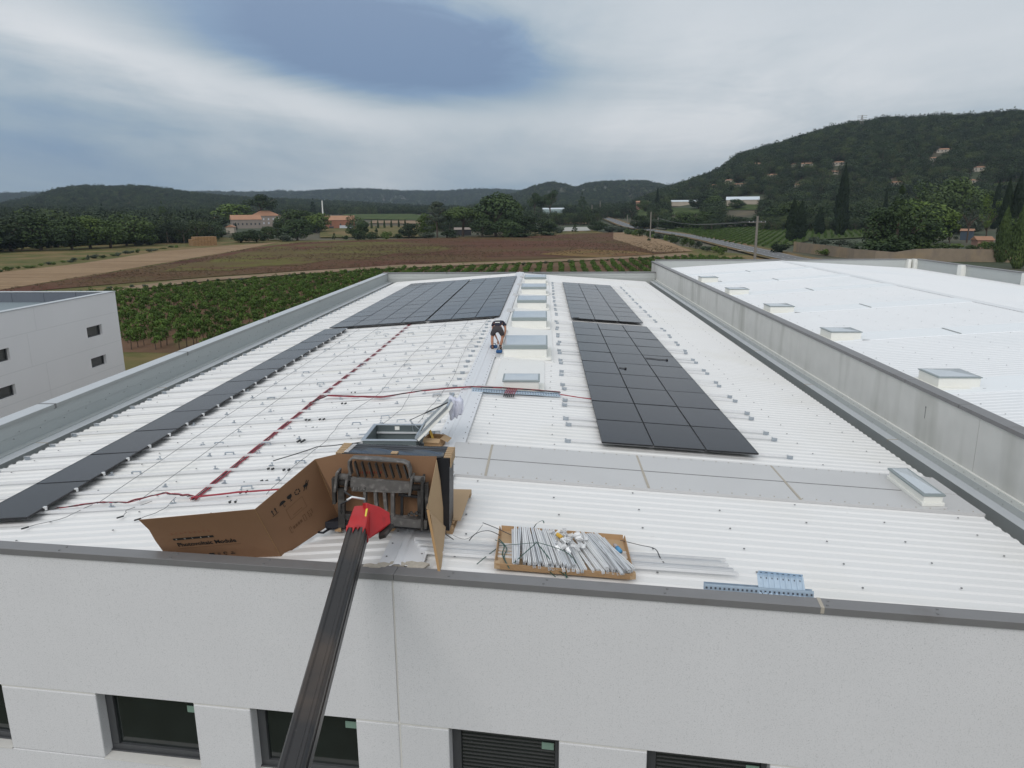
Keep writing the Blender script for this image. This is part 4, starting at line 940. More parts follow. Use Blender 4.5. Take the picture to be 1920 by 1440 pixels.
for q in ((-0.115, -0.04, 0.0, 0.028), (0.0, 0.085, -0.01, 0.045)): b.box(q[0], q[1], q[2], q[3], 0, 0.001, X=X)
for i in range(3): b.box(0.13, 0.175, i*0.016, i*0.016+0.006, 0, 0.001, X=X)
for i in range(10):
    a = 0.6+i*0.5; b.box(0.255+0.026*math.cos(a)-0.007, 0.255+0.026*math.cos(a)+0.007, 0.018+0.026*math.sin(a)-0.007, 0.018+0.026*math.sin(a)+0.007, 0, 0.001+i*0.00003, X=X)
b.box(0.33, 0.40, -0.008, 0.006, 0, 0.001, X=X); b.box(0.345, 0.385, 0.032, 0.04, 0, 0.001, X=X); b.box(0.35, 0.38, 0.012, 0.018, 0, 0.001, X=X)
b.build('bottom_icons', m_print, f_left)
# dim red mark above the bar (illegible in the photo): short worn strokes
b = MB(); X = FL_(322, 1003); g = random.Random(2)
for i in range(9):
    x = i*wT*0.075
    b.box(x, x+0.010, 0.0, 0.045, 0, 0.0006, X=X); b.box(x+0.010, x+0.036, 0.040 if i % 2 else 0.018, 0.045 if i % 2 else 0.024, 0, 0.0006, X=X)
b.build('faded_mark', mat('worn_red_print', (0.26, 0.10, 0.055), 0.85), f_left)
# wing icons
nW = (C_-A).cross(d_).normalized(); nW = nW if nW.dot(CAMP-C_) > 0 else -nW
uW = (A-C_).normalized()
def onW(px, py): d = ray(px, py); return CAMP + d*((C_-CAMP).dot(nW)/d.dot(nW)) + nW*0.003
FWg = lambda px, py: frame(onW(px, py), uW, nW)
q8 = lambda x, y: (480+x/12.0, 880+y/12.0)
X = FWg(*q8(410, 960)); b = MB()
for dx in (-0.028, 0.028): b.box(dx-0.007, dx+0.007, -0.035, 0.045, 0, 0.001, X=X); b.add([X @ Vector((dx-0.019, 0.03, 0.0012)), X @ Vector((dx+0.019, 0.03, 0.0012)), X @ Vector((dx, 0.062, 0.0012))], [(0, 1, 2)])
b.box(-0.055, 0.055, -0.055, -0.047, 0, 0.001, X=X); b.build('this_way_up_icon', m_print, f_wing)
def disc(b, X, cx, cy, r, a0, a1, n=14, z=0.001): b.add([X @ Vector((cx, cy, z))]+[X @ Vector((cx+r*math.cos(lerp(a0, a1, i/n)), cy+r*math.sin(lerp(a0, a1, i/n)), z)) for i in range(n+1)], [(0, i+1, i+2) for i in range(n)])
X = FWg(*q8(600, 780)); b = MB(); disc(b, X, 0, 0.0, 0.056, 0, math.pi); b.box(-0.003, 0.003, -0.06, 0.0, 0, 0.0012, X=X); b.box(-0.003, 0.022, -0.066, -0.06, 0, 0.0012, X=X); b.box(0.018, 0.023, -0.06, -0.045, 0, 0.0012, X=X); b.build('umbrella_icon', m_print, f_wing)
X = FWg(*q8(760, 640)); b = MB(); disc(b, X, 0, 0.028, 0.043, math.pi, 2*math.pi); b.add([X @ Vector(p) for p in ((-0.043, 0.028, 0.0011), (0.043, 0.028, 0.0011), (0.040, 0.055, 0.0011), (-0.036, 0.055, 0.0011))], [(0, 1, 2, 3)]); b.box(-0.004, 0.004, -0.055, -0.01, 0, 0.0012, X=X); b.box(-0.02, 0.02, -0.062, -0.055, 0, 0.0012, X=X); b.build('glass_icon', m_print, f_wing)
X = FWg(*q8(925, 505)); b = MB()
for i in range(6):
    a = i*math.pi/3+0.2; b.bar(X @ Vector((0.045*math.cos(a), 0.045*math.sin(a), 0.001)), X @ Vector((0.045*math.cos(a+0.7), 0.045*math.sin(a+0.7), 0.001)), 0.017, 0.002, up=nW)
b.build('recycling_icon', m_print, f_wing)
X = FWg(*q8(1110, 360)); b = MB()
b.box(-0.038, 0.038, -0.025, 0.025, 0, 0.001, X=X); b.bar(X @ Vector((-0.06, -0.06, 0.002)), X @ Vector((0.05, 0.07, 0.002)), 0.012, 0.002, up=nW); b.bar(X @ Vector((-0.02, -0.065, 0.002)), X @ Vector((0.075, 0.045, 0.002)), 0.010, 0.002, up=nW); b.build('do_not_stack_icon', m_print, f_wing)
X = FWg(*q8(910, 870)); b = MB(); w2, h2 = 0.155, 0.105
for q in ((-w2, w2, h2, h2+0.004), (-w2, w2, -h2-0.004, -h2), (-w2, -w2+0.004, -h2, h2), (w2-0.004, w2, -h2, h2), (-w2*0.6, w2*0.5, -h2*0.62, -h2*0.56)): b.box(*q, 0, 0.001, X=X)
b.build('printed_frame', m_print_br, f_wing)
X = FWg(*q8(1000, 1170)); b = MB()
for q in ((-0.20, -0.192, -0.06, 0.06), (-0.20, -0.165, 0.055, 0.062), (-0.172, -0.164, 0.0, 0.06), (-0.20, -0.165, -0.062, -0.055), (0.06, 0.068, -0.06, 0.06), (0.10, 0.108, -0.06, 0.06), (0.06, 0.10, 0.055, 0.062), (0.06, 0.10, -0.062, -0.055)): b.box(*q, 0, 0.001, X=X)
for i in range(4): b.box(-0.14+i*0.045, -0.105+i*0.045, -0.03, 0.022, 0, 0.001, X=X)
for i in range(4):
    for j in range(3):
        if (i*3+j) % 5 != 2: b.box(0.15+j*0.035, 0.168+j*0.035, -0.06+i*0.033, -0.042+i*0.033, 0, 0.001, X=X)
b.build('printed_drawings', m_print_br, f_wing)
b = MB(); 
for i in range(7):
    p = hY(674+i*6.6, 884, 10.115); b.box(p.x-0.018, p.x+0.016, 10.112, 10.116, p.z-0.03, p.z+0.0); 
b.build('red_print_behind_carriage', m_print_r, f_mid)
# ------------------------------------------------------------------ boom
def PW_(x, y, wd): return CAMP + ray(x, y)*wd
BM = thing('telehandler_boom', 'worn dark telescopic boom with bright red head reaching up from the picture bottom', 'boom', (-2.3, 5.5, 8.2))
Ta = PW_(670, 995, 9.55); Ba = PW_(549, 1440, 6.6); ax = (Ba-Ta).normalized(); Bend = Ba+ax*3.2
side = ax.cross(Vector((0, 0, 1))).normalized(); side = side if side.x > 0 else -side; upb = ax.cross(side); upb = upb if upb.z > 0 else -upb
def section(c, prof): return [c+side*x+upb*z for x, z in prof]
prof = [(-0.125, 0.055), (-0.10, 0.085), (-0.052, 0.092), (-0.046, 0.080), (0.046, 0.080), (0.052, 0.092), (0.10, 0.085), (0.125, 0.055), (0.125, -0.15), (0.095, -0.19), (-0.095, -0.19), (-0.125, -0.15)]
b = MB(); s0 = section(Ta, prof); s1 = section(Bend, prof); n = len(prof); b.add(s0+s1, [(i, (i+1) % n, (i+1) % n+n, i+n) for i in range(n)]+[tuple(range(n-1, -1, -1)), tuple(range(n, 2*n))])
o = b.build('inner_section', m_boom, BM, bevel=0.006)
b = MB()
for sx in (-0.075, 0.075): b.bar(Ta+side*sx+upb*0.092, Bend+side*sx+upb*0.092, 0.030, 0.010, up=upb)
b.bar(Ta+side*0.128-upb*0.03, Bend+side*0.128-upb*0.03, 0.012, 0.03, up=upb); b.parts('wear_strip', m_boom, BM)
prof2 = [(-0.138, 0.062), (-0.118, 0.098), (-0.05, 0.103), (-0.04, 0.1035), (0.04, 0.1035), (0.05, 0.103), (0.118, 0.098), (0.138, 0.062), (0.138, -0.155), (0.105, -0.20), (-0.105, -0.20), (-0.138, -0.155)]
b = MB(); Th = Ta - ax*0.42; s0 = section(Ta+ax*0.05, prof2); s1 = section(Th, [(x*0.86, z*0.9) for x, z in prof2])
b.add(s0+s1, [(i+n, (i+1) % n+n, (i+1) % n, i) for i in range(n)]+[tuple(range(n)), tuple(range(2*n-1, n-1, -1))])
hd_ = b.build('red_head', m_redpaint, BM, bevel=0.01)
b = MB()   # ragged paint edge: tongues of red over the steel
for sx, ln in ((-0.11, 0.10), (-0.025, 0.12), (0.03, 0.07), (0.105, 0.13)):
    b.slab([Ta+ax*0.02+side*(sx-0.02)+upb*0.105, Ta+ax*(0.04+ln)+side*sx+upb*0.101, Ta+ax*0.02+side*(sx+0.02)+upb*0.105], 0.01)
b.build('paint_edge', m_redpaint, hd_)
b = MB(); P1 = PW_(686, 942, 9.78); P2 = PW_(712, 950, 9.9); P3 = PW_(731, 961, 9.98); P4 = PW_(733, 981, 9.96); P5 = PW_(716, 995, 9.88); P6 = PW_(690, 1012, 9.7)
b.slab([P1, P6, P5, P4, P3, P2], 0.10); b.build('red_gusset', m_redpaint, BM, bevel=0.012)
b = MB(); b.slab([P5+Vector((-0.05, 0.08, -0.01)), P6+Vector((0.12, 0.10, 0.0)), P6+Vector((0.20, 0.12, 0.02)), P4+Vector((0.02, 0.06, -0.03))], 0.05); b.build('lower_bracket', m_iron, BM)
b = MB(); p = PW_(684, 962, 9.66); b.slab([PW_(683.5, 970, 9.66), PW_(686.5, 969, 9.66), PW_(689.5, 953, 9.70), PW_(686, 954, 9.70)], 0.012); b.build('warning_sticker', mat('yellow_sticker', (0.65, 0.52, 0.04), 0.5), hd_)
b = MB(); b.tube([PW_(650, 938, 9.7), PW_(660, 932, 9.72), PW_(684, 936, 9.74)], 0.016, 8); b.build('pipe', m_alu, BM, smooth=True)
for a, c in (((656, 936, 9.75), (640, 962, 9.9)), ((664, 934, 9.75), (646, 920, 9.9))):
    b = MB(); m_ = PW_((a[0]+c[0])/2-8, (a[1]+c[1])/2-4, 9.8); b.tube([PW_(*a), m_, PW_(*c)], 0.014, 8); b.build('hydraulic_hose', m_blackc, BM, smooth=True)
# carriage
CY = 9.93
CG = thing('fork_carriage', 'dirty grey fork carriage with ribbed backrest on the end of the red boom', 'fork carriage', (-2.3, CY, 8.6))
def q6(x, y, Y=CY): return hY(560+x/4.8, 760+y/4.8, Y)
def bar6(nm, a, c, w_, t_=0.05, m=m_iron, Y=CY, up=(0, 1, 0)):
    b = MB(); b.bar(q6(*a, Y), q6(*c, Y), w_, t_, up=up); return b.build(nm, m, CG, bevel=0.004)
b = MB(); hoop = [(455, 640), (440, 560), (440, 505), (475, 478), (700, 488), (940, 515), (985, 535), (1005, 590), (1008, 660)]
pts = [q6(x, y, CY-0.06) for x, y in hoop]
for a, c in zip(pts[:-1], pts[1:]): b.bar(a, c, 0.12, 0.018, up=(0, 1, 0))
b2 = MB()
hp = []
for a, c in zip(pts[:-1], pts[1:]): b2.bar(a, c, 0.018, 0.105, up=(0, 1, 0))
b = MB()
prof_h = pts; k = len(pts)
off = Vector((0, 0.15, 0.0)); vv = [p for p in pts]+[p+off for p in pts]; cen = sum(pts, Vector())/k
inn = [p+(cen-p).normalized()*0.03 for p in pts]; vv += inn+[p+off for p in inn]
fs = []
for i in range(k-1): fs += [(i, i+1, i+1+k, i+k), (i+1+2*k, i+2*k, i+3*k, i+1+3*k), (i+2*k, i+1+2*k, i+1, i), (i+k, i+1+k, i+1+3*k, i+3*k)]
b.add(vv, fs); b.build('backrest_hoop', m_iron_l, CG, bevel=0.006)
for i in range(8):
    x = 515+i*63; bar6('backrest_slat', (x-10, 505+i*5), (x+28, 640+i*2), 0.022, 0.08, m_iron)
bar6('top_plate', (470, 690), (1000, 735), 0.155, 0.06, m_iron_l, CY-0.04)
bar6('lower_rail', (480, 752), (985, 770), 0.05, 0.07, m_iron_l, CY-0.03)
b = MB(); b.tube([q6(345, 690), q6(1140, 745)], 0.050, 14); b.build('float_shaft', m_iron, CG, smooth=True)
b = MB(); b.tube([q6(350, 640), q6(470, 648)], 0.05, 14); b.build('shaft_end', m_iron_l, CG, smooth=True)
b = MB(); b.tube([q6(1010, 660), q6(1135, 668)], 0.05, 14); b.build('shaft_end', m_iron_l, CG, smooth=True)
for x, y0, y1 in ((352, 585, 760), (445, 610, 760), (1020, 630, 790), (1112, 640, 1100)): bar6('side_plate', (x+8, y0), (x-12 if x < 1100 else x+8, y1), 0.035, 0.22, m_iron_l if x < 1100 else m_iron)
for x, y0, y1 in ((318, 650, 880), (1150, 700, 1010)): bar6('outer_arm', (x, y0), (x+8, y1), 0.05, 0.10, m_iron)
for (x, xb, y1, w_) in ((385, 395, 1090, 0.10), (600, 600, 930, 0.045), (690, 705, 930, 0.05), (772, 790, 945, 0.05), (848, 850, 1050, 0.055), (1095, 1100, 1090, 0.08)): bar6('upright', (x, 740), (xb, y1), w_, 0.09, m_iron if w_ > 0.06 else m_iron_l, CY+0.01)
bar6('cross_bar', (900, 800), (1080, 822), 0.035, 0.05, m_blackc, CY+0.03)
bar6('bottom_beam', (840, 1030), (1160, 1060), 0.13, 0.14, m_iron_l, CY)
bar6('bottom_beam', (395, 985), (840, 1030), 0.09, 0.12, m_iron, CY+0.04)
bar6('cylinder', (930, 800), (930, 990), 0.04, 0.05, m_blackc, CY+0.06)
for i in range(5):
    b = MB(); x = 505+i*22; b.tube([q6(x, 735, CY-0.09), q6(x-8, 757, CY-0.09)], 0.018, 6); b.build('bolt', m_iron_l, CG)
for i in range(5):
    b = MB(); x = 985+i*24; b.tube([q6(x, 975-(i % 2)*18, CY-0.07), q6(x+14, 990-(i % 2)*10, CY-0.07)], 0.022, 6); b.build('rod_end', m_iron, CG)
for x in (470, 985):
    b = MB(); b.bar(Vector((q6(x, 1000).x, 9.95, 8.475)), Vector((q6(x, 1000).x, 11.1, 8.475)), 0.12, 0.035); b.build('fork', m_iron, CG, bevel=0.004)
# black bag behind the cardboard
BG = thing('shoulder_bag', 'black bag with a looped strap lying on the roof behind the cardboard', 'bag', (-3.35, 10.45, 8.42))
b = MB(); X = mtx(-3.22, 10.48, 8.42, R_(8)); b.box(-0.20, 0.16, -0.10, 0.22, 0, 0.15, X=X); b.build('body', m_bagblack, BG, bevel=0.035)
b = MB(); b.box(-0.20, 0.14, -0.12, -0.095, 0.05, 0.16, X=X); b.build('flap', m_bagblack, BG, bevel=0.01)
b = MB(); b.tube([hz(612, 985, 8.48), hz(604, 990, 8.46), hz(596, 998, 8.44), hz(606, 999, 8.43), hz(617, 992, 8.45)], 0.018, 6); b.build('strap_loop', m_bagblack, BG, smooth=True)
# ================================================================== OPEN ROOF HATCH
HT = thing('roof_hatch', 'open roof hatch with galvanised curb, raised white lid and gas strut', 'roof hatch', (-3.1, 14.6, 8.4))
hx0, hx1, hy0, hy1, zt = -3.72, -2.62, 14.03, 15.15, 8.72
b = MB()
for q in ((hx0, hx1, hy0, hy0+0.04), (hx0, hx1, hy1-0.04, hy1), (hx0, hx0+0.04, hy0+0.04, hy1-0.04), (hx1-0.04, hx1, hy0+0.04, hy1-0.04)): b.box(*q, 8.25, zt)
m_hatch = mat('hatch_steel', (0.12, 0.145, 0.15), 0.45, metal=0.4, noise=(3, 0.12))
b.build('curb', m_hatch, HT, bevel=0.004)
b = MB()
for q in ((hx0-0.03, hx1+0.03, hy0-0.03, hy0+0.05), (hx0-0.03, hx1+0.03, hy1-0.05, hy1+0.03), (hx0-0.03, hx0+0.05, hy0+0.05, hy1-0.05), (hx1-0.05, hx1+0.03, hy0+0.05, hy1-0.05)): b.box(q[0]+(0.03 if q[0] > hx0+0.5 else 0.0), q[1], q[2], q[3], zt, zt+0.018)
b.build('curb_rim', m_galv, HT, bevel=0.003)
b = MB(); b.box(hx0+0.04, hx1-0.04, hy0+0.04, hy1-0.04, 8.26, 8.275); b.build('dark_shaft', m_galv_dark, HT)
b = MB(); b.box(hx0+0.05, hx1-0.05, hy1-0.09, hy1-0.045, 8.55, 8.58); b.box(hx0+0.2, hx1-0.15, hy0+0.45, hy0+0.5, 8.50, 8.54); b.parts('inner_bar', m_alu, HT)
b = MB(); b.box(hx0+0.45, hx0+0.55, hy1-0.05, hy1-0.0405, 8.62, 8.70); b.build('sticker', m_white, HT)
Hn = Vector((hx1+0.02, hy0, zt+0.03)); Lv = Vector((0.66, 0, 0.66)); Yv = Vector((0, hy1-hy0, 0)); nl_ = Vector((-0.707, 0, 0.707))
b = MB(); b.slab([Hn+nl_*0.0, Hn+Lv, Hn+Lv+Yv, Hn+Yv], 0.06); 
LD = b.build('lid', m_white, HT, bevel=0.006)
b = MB()
for a, c in ((Hn, Hn+Lv), (Hn+Yv, Hn+Lv+Yv), (Hn+Lv, Hn+Lv+Yv), (Hn, Hn+Yv)):
    b.bar(a+nl_*0.03+(Yv.normalized()*0.0), c+nl_*0.03, 0.03, 0.05)
b.parts('lid_frame', m_galv, LD)
b = MB(); a = hY(768, 788, 14.75); c = Hn+Lv*0.9+Yv*0.6+nl_*0.02
b.tube([a, lerp(a, c, 0.4)], 0.008, 6); b.tube([lerp(a, c, 0.4), c], 0.015, 8); b.build('gas_strut', m_blackc, HT)
b = MB(); b.bar(a, Vector((hx1-0.06, 14.75, zt+0.03)), 0.03, 0.01); b.bar(a+Vector((0.01, 0.1, 0)), Vector((hx1-0.2, 14.85, zt-0.05)), 0.012, 0.012); b.parts('hinge_link', m_galv, HT)
# garment draped over the lid
b = MB(); g = random.Random(3); TS = []
nx, ny = 10, 12
base = Hn+Lv*1.0+Yv*0.62
for j in range(ny+1):
    for i in range(nx+1):
        u = i/nx; v = j/ny
        wv = 0.24+0.08*math.sin(v*2.6); fold = 0.045*math.sin(u*13+v*3)+0.025*math.sin(u*27+v*5)
        bot = (-0.16 if abs(u-0.35) > 0.25 else 0.0)+0.06*math.sin(u*9)
        p_ = base+Vector(((u-0.42)*wv+0.06, -0.10+fold, 0.05-v*(0.44+bot*0.8)+0.03*math.sin(u*7)))
        if v < 0.12: p_ += Vector((-0.03, 0.10*(0.12-v)/0.12, 0.0))
        TS.append(p_)
b.add(TS, [(j*(nx+1)+i, j*(nx+1)+i+1, (j+1)*(nx+1)+i+1, (j+1)*(nx+1)+i) for j in range(ny) for i in range(nx)])
o = b.build('hanging_garment', m_cloth, None, smooth=True); tag(o, 'crumpled pale lilac-white garment hanging over the raised hatch lid', 'garment'); s_ = o.modifiers.new('s', 'SOLIDIFY'); s_.thickness = 0.02
b = MB(); c = TS[4*(nx+1)+2]; b.tube([c+Vector((0, 0.03, 0)), c+Vector((0, -0.03, 0))], 0.035, 8); o2 = b.build('blue_logo', mat('blue_patch', (0.08, 0.25, 0.50), 0.8), o)
# small box with a yellow level
SB = thing('small_box', 'small open cardboard box with a yellow spirit level sticking out, beside the hatch', 'cardboard box', (-2.32, 14.35, 8.48))
X = mtx(-2.30, 14.45, 8.49, R_(-10)); b = MB()
for q in ((-0.18, 0.18, -0.16, -0.15), (-0.18, 0.18, 0.15, 0.16), (-0.18, -0.17, -0.15, 0.15), (0.17, 0.18, -0.15, 0.15)): b.box(*q, 0, 0.20, X=X)
b.box(-0.17, 0.17, -0.15, 0.15, 0, 0.01, X=X); b.build('body', mat('tan_cardboard', (0.40, 0.25, 0.13), 0.85), SB)
b = MB(); b.slab([X @ Vector(p) for p in ((-0.18, -0.16, 0.20), (0.18, -0.16, 0.20), (0.18, -0.24, 0.13), (-0.18, -0.24, 0.13))], 0.005); b.build('front_flap', m_card_l, SB)
b = MB(); b.slab([X @ Vector(p) for p in ((0.18, -0.15, 0.20), (0.18, 0.15, 0.20), (0.33, 0.15, 0.13), (0.33, -0.15, 0.13))], 0.005); b.build('side_flap', m_card_l, SB)
b = MB(); b.bar(X @ Vector((0.02, -0.05, 0.05)), X @ Vector((-0.22, 0.22, 0.36)), 0.055, 0.025); o = b.build('spirit_level', m_yellow); tag(o, 'yellow spirit level leaning out of the small cardboard box', 'spirit level')
# ================================================================== WORKER
def skin_mesh(name, verts, edges, m, parent, sub=2, root=0):
    off = parent_loc(parent); me = bpy.data.meshes.new(name)
    me.from_pydata([v[:3] for v in verts], edges, []); ob = bpy.data.objects.new(name, me); COL.objects.link(ob)
    sk = ob.modifiers.new('skin', 'SKIN'); sk.use_smooth_shade = True
    d = me.skin_vertices[0].data
    for i, v in enumerate(verts): d[i].radius = (v[3], v[4] if len(v) > 4 else v[3]); d[i].use_root = (i == root)
    ss = ob.modifiers.new('sub', 'SUBSURF'); ss.levels = sub; ss.render_levels = sub
    bpy.context.view_layer.update(); nm = bpy.data.meshes.new_from_object(ob.evaluated_get(bpy.context.evaluated_depsgraph_get())); bpy.data.objects.remove(ob)
    nm.materials.clear(); nm.materials.append(m); o = bpy.data.objects.new(name, nm); COL.objects.link(o); o.parent = parent
    for p in nm.polygons: p.use_smooth = True
    return o
WK = thing('person', 'worker in dark shirt and grey shorts bending down beside the largest near skylight', 'person', (-1.70, 25.45, 8.475)); 
V = [(0.02, 0.10, .84, .125, .105), (0.02, .25, .93, .12, .10), (0.03, .42, .99, .135, .10), (0.03, .58, .97, .15, .105), (0.03, .68, .92, .06), (0.03, .76, .85, .06), (0.03, .83, .78, .088), (0.03, .90, .71, .075),   # 0-7 pelvis..head
     (-.09, .09, .80, .095), (-.15, .13, .62, .078), (-.185, .14, .46, .055), (-.18, .06, .30, .058), (-.165, .0, .10, .036), (-.17, .05, .045, .04), (-.18, .17, .03, .035),      # 8-14 left leg
     (.13, .09, .80, .095), (.18, .13, .62, .078), (.205, .14, .46, .055), (.175, .06, .30, .058), (.13, .0, .10, .036), (.13, .05, .045, .04), (.14, .17, .03, .035),         # 15-21 right leg
     (-.14, .58, .95, .065), (-.185, .55, .80, .046), (-.15, .50, .63, .040), (-.07, .42, .46, .036), (.0, .34, .32, .024), (.03, .31, .26, .030),                            # 22-27 left arm
     (.20, .58, .96, .065), (.285, .53, .82, .046), (.30, .46, .66, .040), (.26, .38, .50, .036), (.19, .31, .35, .024), (.17, .28, .29, .030)]                            # 28-33 right arm
Ed = [(0, 1), (1, 2), (2, 3), (3, 4), (4, 5), (5, 6), (6, 7), (0, 8), (8, 9), (9, 10), (10, 11), (11, 12), (12, 13), (13, 14), (0, 15), (15, 16), (16, 17), (17, 18), (18, 19), (19, 20), (20, 21),
      (3, 22), (22, 23), (23, 24), (24, 25), (25, 26), (26, 27), (3, 28), (28, 29), (29, 30), (30, 31), (31, 32), (32, 33)]
for hb, dx in ((27, 1), (33, -1)):
    hx, hy_, hzz = V[hb][:3]
    for j, (ox, oy, L1) in enumerate(((-.024, 0.0, .085), (-.008, .004, .095), (.008, .004, .088), (.024, 0.0, .072))):
        V += [(hx+ox, hy_+oy-.01, hzz-.04, .0095), (hx+ox*1.2, hy_+oy-.03, hzz-.04-L1*.5, .009), (hx+ox*1.2, hy_+oy-.055, hzz-.04-L1*.8, .008)]
        k = len(V)-3; Ed += [(hb, k), (k, k+1), (k+1, k+2)]
    V += [(hx-dx*.035, hy_-.02, hzz-.01, .011), (hx-dx*.05, hy_-.045, hzz-.05, .009)]; k = len(V)-2; Ed += [(hb, k), (k, k+1)]
V += [(0.03, .895, .655, .018), (-.045, .83, .78, .016), (.105, .83, .78, .016)]; k = len(V)-3; Ed += [(7, k), (6, k+1), (6, k+2)]
body = skin_mesh('body', V, Ed, m_skin, WK)
for dx in (-.03, .03):
    b = MB(); c = WK.location+Vector((0.03+dx, .955, .72)); b.tube([c, c+Vector((0, .012, -.006))], 0.011, 8); b.build('eye', m_hair, WK)
b = MB(); c = WK.location+Vector((0.0, .93, .665)); b.box(c.x, c.x+0.06, c.y, c.y+0.02, c.z, c.z+0.01); b.build('mouth', m_shoe, WK)
skin_mesh('hair', [(0.03, .79, .86, .085), (0.03, .86, .84, .088), (0.03, .92, .79, .06)], [(0, 1), (1, 2)], m_hair, WK, 2)
sh = skin_mesh('shirt', [(0.02, .10, .88, .172, .150), (0.02, .26, .965, .145, .118), (0.03, .45, 1.01, .165, .118), (0.03, .60, .985, .165, .115), (-.15, .59, .965, .082), (-.19, .55, .82, .072), (.21, .59, .975, .082), (.285, .54, .85, .072), (.03, .66, .94, .09)], [(0, 1), (1, 2), (2, 3), (3, 4), (4, 5), (3, 6), (6, 7), (3, 8)], m_shirt, WK)
skin_mesh('shorts', [(0.02, .08, .85, .155, .135), (-.10, .09, .78, .118), (-.155, .13, .64, .105), (-.18, .135, .52, .098), (.14, .09, .78, .118), (.185, .13, .64, .105), (.20, .135, .52, .098), (0.02, .16, .90, .145, .12)], [(0, 1), (1, 2), (2, 3), (0, 4), (4, 5), (5, 6), (0, 7)], m_shorts, WK)
b = MB(); c = WK.location
b.slab([c+Vector(p) for p in ((-.07, .18, 1.050), (.10, .19, 1.055), (.10, .225, 1.075), (-.07, .215, 1.070))], 0.02); b.slab([c+Vector(p) for p in ((-.06, .36, 1.125), (.10, .37, 1.13), (.10, .41, 1.14), (-.06, .40, 1.135))], 0.02)
b.build('back_print', m_white, sh)
WK.scale = (0.96, 0.96, 0.89)
for s_ in (-1, 1):
    x = -.172 if s_ < 0 else .135
    skin_mesh('shoe', [(x, -.03, .05, .055), (x, .08, .05, .052), (x+.01*s_, .20, .04, .045)], [(0, 1), (1, 2)], m_shoe, WK, 1)
    b = MB(); cc = WK.location+Vector((x+(0.005 if s_ < 0 else -0.005), .01, .12)); b.tube([cc, cc+Vector((0, 0.01, .06))], 0.05, 8); b.build('sock', m_shoe, WK)
for lab, (x, y), s_ in (('dark blue tool bag on the roof by the left foot of the worker', (926, 652), (0.26, 0.16, 0.10)), ('bright blue tool pouch on the roof in front of the skylight curb', (936, 661), (0.22, 0.14, 0.10))):
    p = hz(x, y, 8.49); t = thing('tool_pouch', lab, 'bag', p); b = MB(); b.box(p.x-s_[0]/2, p.x+s_[0]/2, p.y-s_[1]/2, p.y+s_[1]/2, 8.485, 8.485+s_[2]); b.build('body', m_blue, t, bevel=0.03)
    b = MB(); b.tube([p+Vector((-.08, 0, .08)), p+Vector((-.03, .0, .16)), p+Vector((.05, 0, .16)), p+Vector((.09, 0, .08))], 0.012, 6); b.build('handle', m_blackc, t)
# ================================================================== TERRAIN
def sst(t): t = max(0.0, min(1.0, t)); return t*t*(3-2*t)
def crest(pxs, ht=7.0, dc=1000):
    out = []
    for x, y in pxs:
        r = ray(x, y); out.append((math.degrees(math.atan2(r.x, r.y)), CAMP.z + dc*r.z/math.hypot(r.x, r.y) - ht))
    return out
RIDGES = [  # (azimuth/height profile, base distance, crest distance, power)
    (crest([(-400, 372), (-100, 366), (0, 366), (200, 364), (400, 363), (560, 362), (640, 357), (700, 358), (760, 361), (830, 361), (900, 357), (960, 360), (1050, 364), (1150, 372), (1300, 380)], 8, 4300), 2600, 4300, 1.0),
    (crest([(-400, 420), (0, 384), (60, 370), (110, 354), (160, 349), (200, 352), (250, 351), (300, 355), (360, 362), (420, 367), (520, 373), (640, 380), (760, 386), (900, 395)], 8, 1900), 950, 1900, 1.2),
    (crest([(860, 392), (930, 372), (975, 360), (1000, 350), (1035, 342), (1060, 347), (1078, 353), (1100, 345), (1130, 341), (1170, 340), (1210, 340), (1260, 350), (1320, 360), (1500, 380)], 8, 2500), 1300, 2500, 1.1),
    (crest([(1080, 402), (1180, 385), (1230, 362), (1270, 347), (1300, 336), (1335, 323), (1350, 316), (1375, 297), (1390, 288), (1420, 280), (1450, 271), (1500, 258), (1550, 245), (1590, 237), (1625, 236), (1660, 229), (1700, 230), (1760, 226), (1800, 226), (1850, 221), (1920, 214), (2100, 204), (2400, 215), (2800, 260)], 9, 1250), 430, 1250, 1.35),
]
def interp(tab, a):
    if a <= tab[0][0]: return tab[0][1]*max(0.0, 1-(tab[0][0]-a)/15)
    if a >= tab[-1][0]: return tab[-1][1]*max(0.0, 1-(a-tab[-1][0])/15)
    for (a0, h0), (a1, h1) in zip(tab[:-1], tab[1:]):
        if a0 <= a <= a1: return h0+(h1-h0)*(a-a0)/(a1-a0)
def terrain(x, y):
    d = math.hypot(x, y); a = math.degrees(math.atan2(x, y))
    b = 11.0*sst((d-330)/700.0); z = b
    for tab, d0, dc, pw in RIDGES:
        hc = interp(tab, a)
        if hc <= b: continue
        if d < d0: continue
        if d < dc: t = (d-d0)/(dc-d0); q = sst(t)**pw
        else: q = max(0.0, 1-((d-dc)/dc)*0.9)
        z = max(z, b+(hc-b)*q)
    if d > 500: z += min(1.0, (d-500)/300)*3.5*math.sin(x*0.013+1)*math.sin(y*0.011+2)*(0.3+0.7*min(1, z/60))
    return z
def ghit(px, py, dmin=120, dmax=6000):
    r = ray(px, py); h = math.hypot(r.x, r.y); d = dmin; 
    while d < dmax:
        p = CAMP + r*(d/h)
        if p.z <= terrain(p.x, p.y): break
        d *= 1.004
    return Vector((p.x, p.y, terrain(p.x, p.y)))
m_soil = mat('dry_soil', (0.075, 0.066, 0.038), 0.95, coords='Object', noise=(0.08, 0.2), col2=[((0.115, 0.090, 0.050), 0.03, 0.52, 0.66), ((0.040, 0.052, 0.022), 0.012, 0.42, 0.55)])
mb = MB(); azs = []
a = -180.0
while a < 180: azs.append(a); a += 0.5 if -48 < a < 44 else 4.0
ds = [0.0]; d = 8.0
